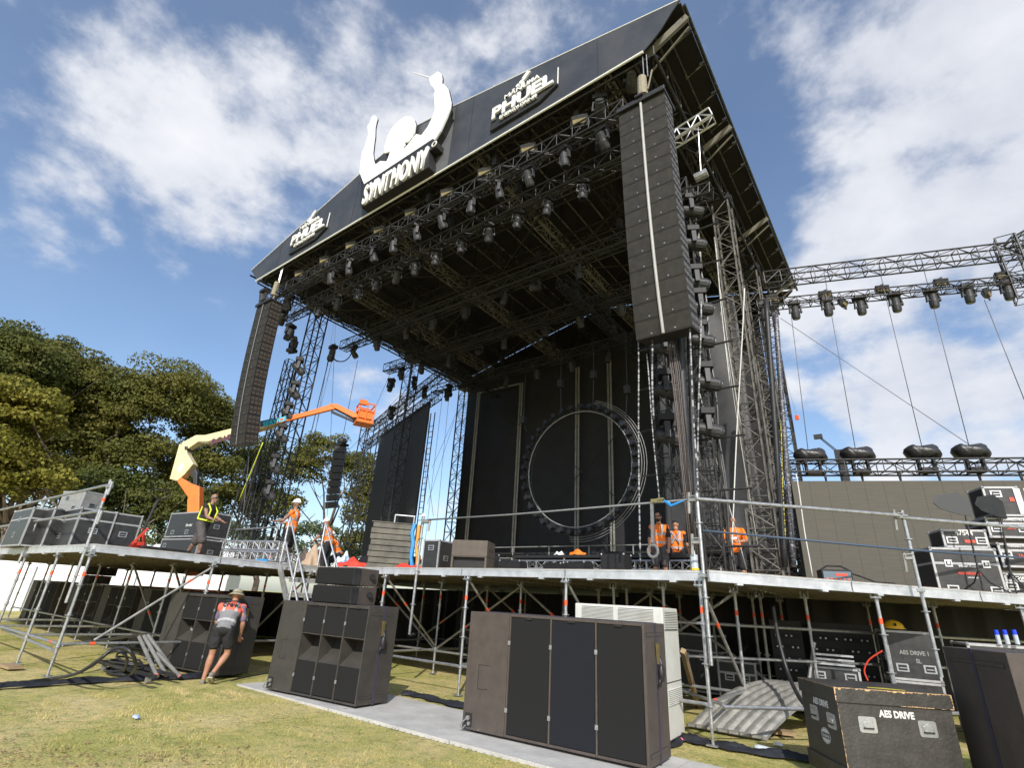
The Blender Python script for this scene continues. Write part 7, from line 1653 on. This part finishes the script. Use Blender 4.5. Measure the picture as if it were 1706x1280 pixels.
t,i=person('lowest worker in white helmet and orange vest behind the stair rails',stand((569,893),1.22),math.radians(150),H=1.72,lean=.5,hipdrop=.30,head_=(0,.9,-.2),
 arms=(((-.2,.5,-.8),(.2,.7,-.6)),((.2,.4,-.85),(0,.7,-.6))),legs=(((-.1,.8,-.6),(0,-.5,-.85),(0,1,0)),((.1,.75,-.65),(.02,-.45,-.9),(0,1,0))),
 outfit=dict(tee=orange,vest=VO,shorts=darkcloth,sl=1.1,sr=.03,boot=shoe,hat='helmet'),vox=.016)
t,i=person('dark haired man in sunglasses facing the camera in an open orange vest',stand((1096,850),1.80),math.radians(188),H=1.78,lean=.0,head_=(.1,1,.0),
 arms=(((-.2,.05,-.97),(.05,.3,-.95)),((.2,.05,-.97),(-.05,.25,-.95))),legs=(((-.05,0,-1),(0,-.03,-1),(0,1,0)),((.06,.12,-1),(.02,-.1,-1),(0,1,0))),
 outfit=dict(tee=darkcloth,vest=VO,shorts=shortsg,sl=.95,sr=.03,boot=shoe,hair=1,glasses=1,beard=1))
t,i=person('worker in a dark cap seen from behind in an orange vest with crossed grey bands',stand((1124,862),1.80),math.radians(12),H=1.78,lean=.03,head_=(.05,1,-.1),
 arms=(((-.3,.1,-.95),(-.05,.25,-.95)),((.3,.1,-.95),(.05,.45,-.85))),legs=(((-.1,0,-1),(-.05,-.03,-1),(0,1,0)),((.10,.02,-1),(.05,-.05,-1),(0,1,0))),
 outfit=dict(tee=darkcloth,vest=VO,shorts=darkcloth,sl=.8,sr=.04,boot=shoe,hat='cap'))
mb=MB()
for a,b in ((-1,1),(1,-1)): mb.cyl(i['P']+i['td']*.16+i['xs']*a*.10-i['fw']*.156,i['P']+i['td']*.46+i['xs']*b*.10-i['fw']*.148,.018,6)
mb.build('crossed_bands',refl,t)
t,i=person('grey haired worker in an orange long sleeved shirt reading a sheet of paper',stand((1222,872),1.54),math.radians(185),H=1.76,lean=.28,head_=(-.3,.9,-.45),
 arms=(((-.3,.35,-.85),(.55,.75,-.2)),((.3,.35,-.85),(-.45,.8,-.25))),legs=(((-.06,.05,-1),(-.02,-.08,-1),(0,1,0)),((.08,.10,-1),(.05,-.12,-1),(0,1,0))),
 outfit=dict(vest=orange,vsleeve=1,shorts=darkcloth,sl=.9,sr=.035,boot=shoe,hair=1))
t2=MB(); t2.box((0,0,0),(.2,.14,.004),Matrix.Rotation(.5,3,'X')); o=t2.build('paper_sheet',paper); S=i['S']; o.location=t.matrix_world@(i['P']+Vector((-.02,.42,.22))) if False else Vector(t.location)+Matrix.Rotation(t.rotation_euler.z,3,'Z')@(i['P']+Vector((-.02,.46,.20))); tag(o,'white sheet of paper held by the worker in the orange shirt','paper')
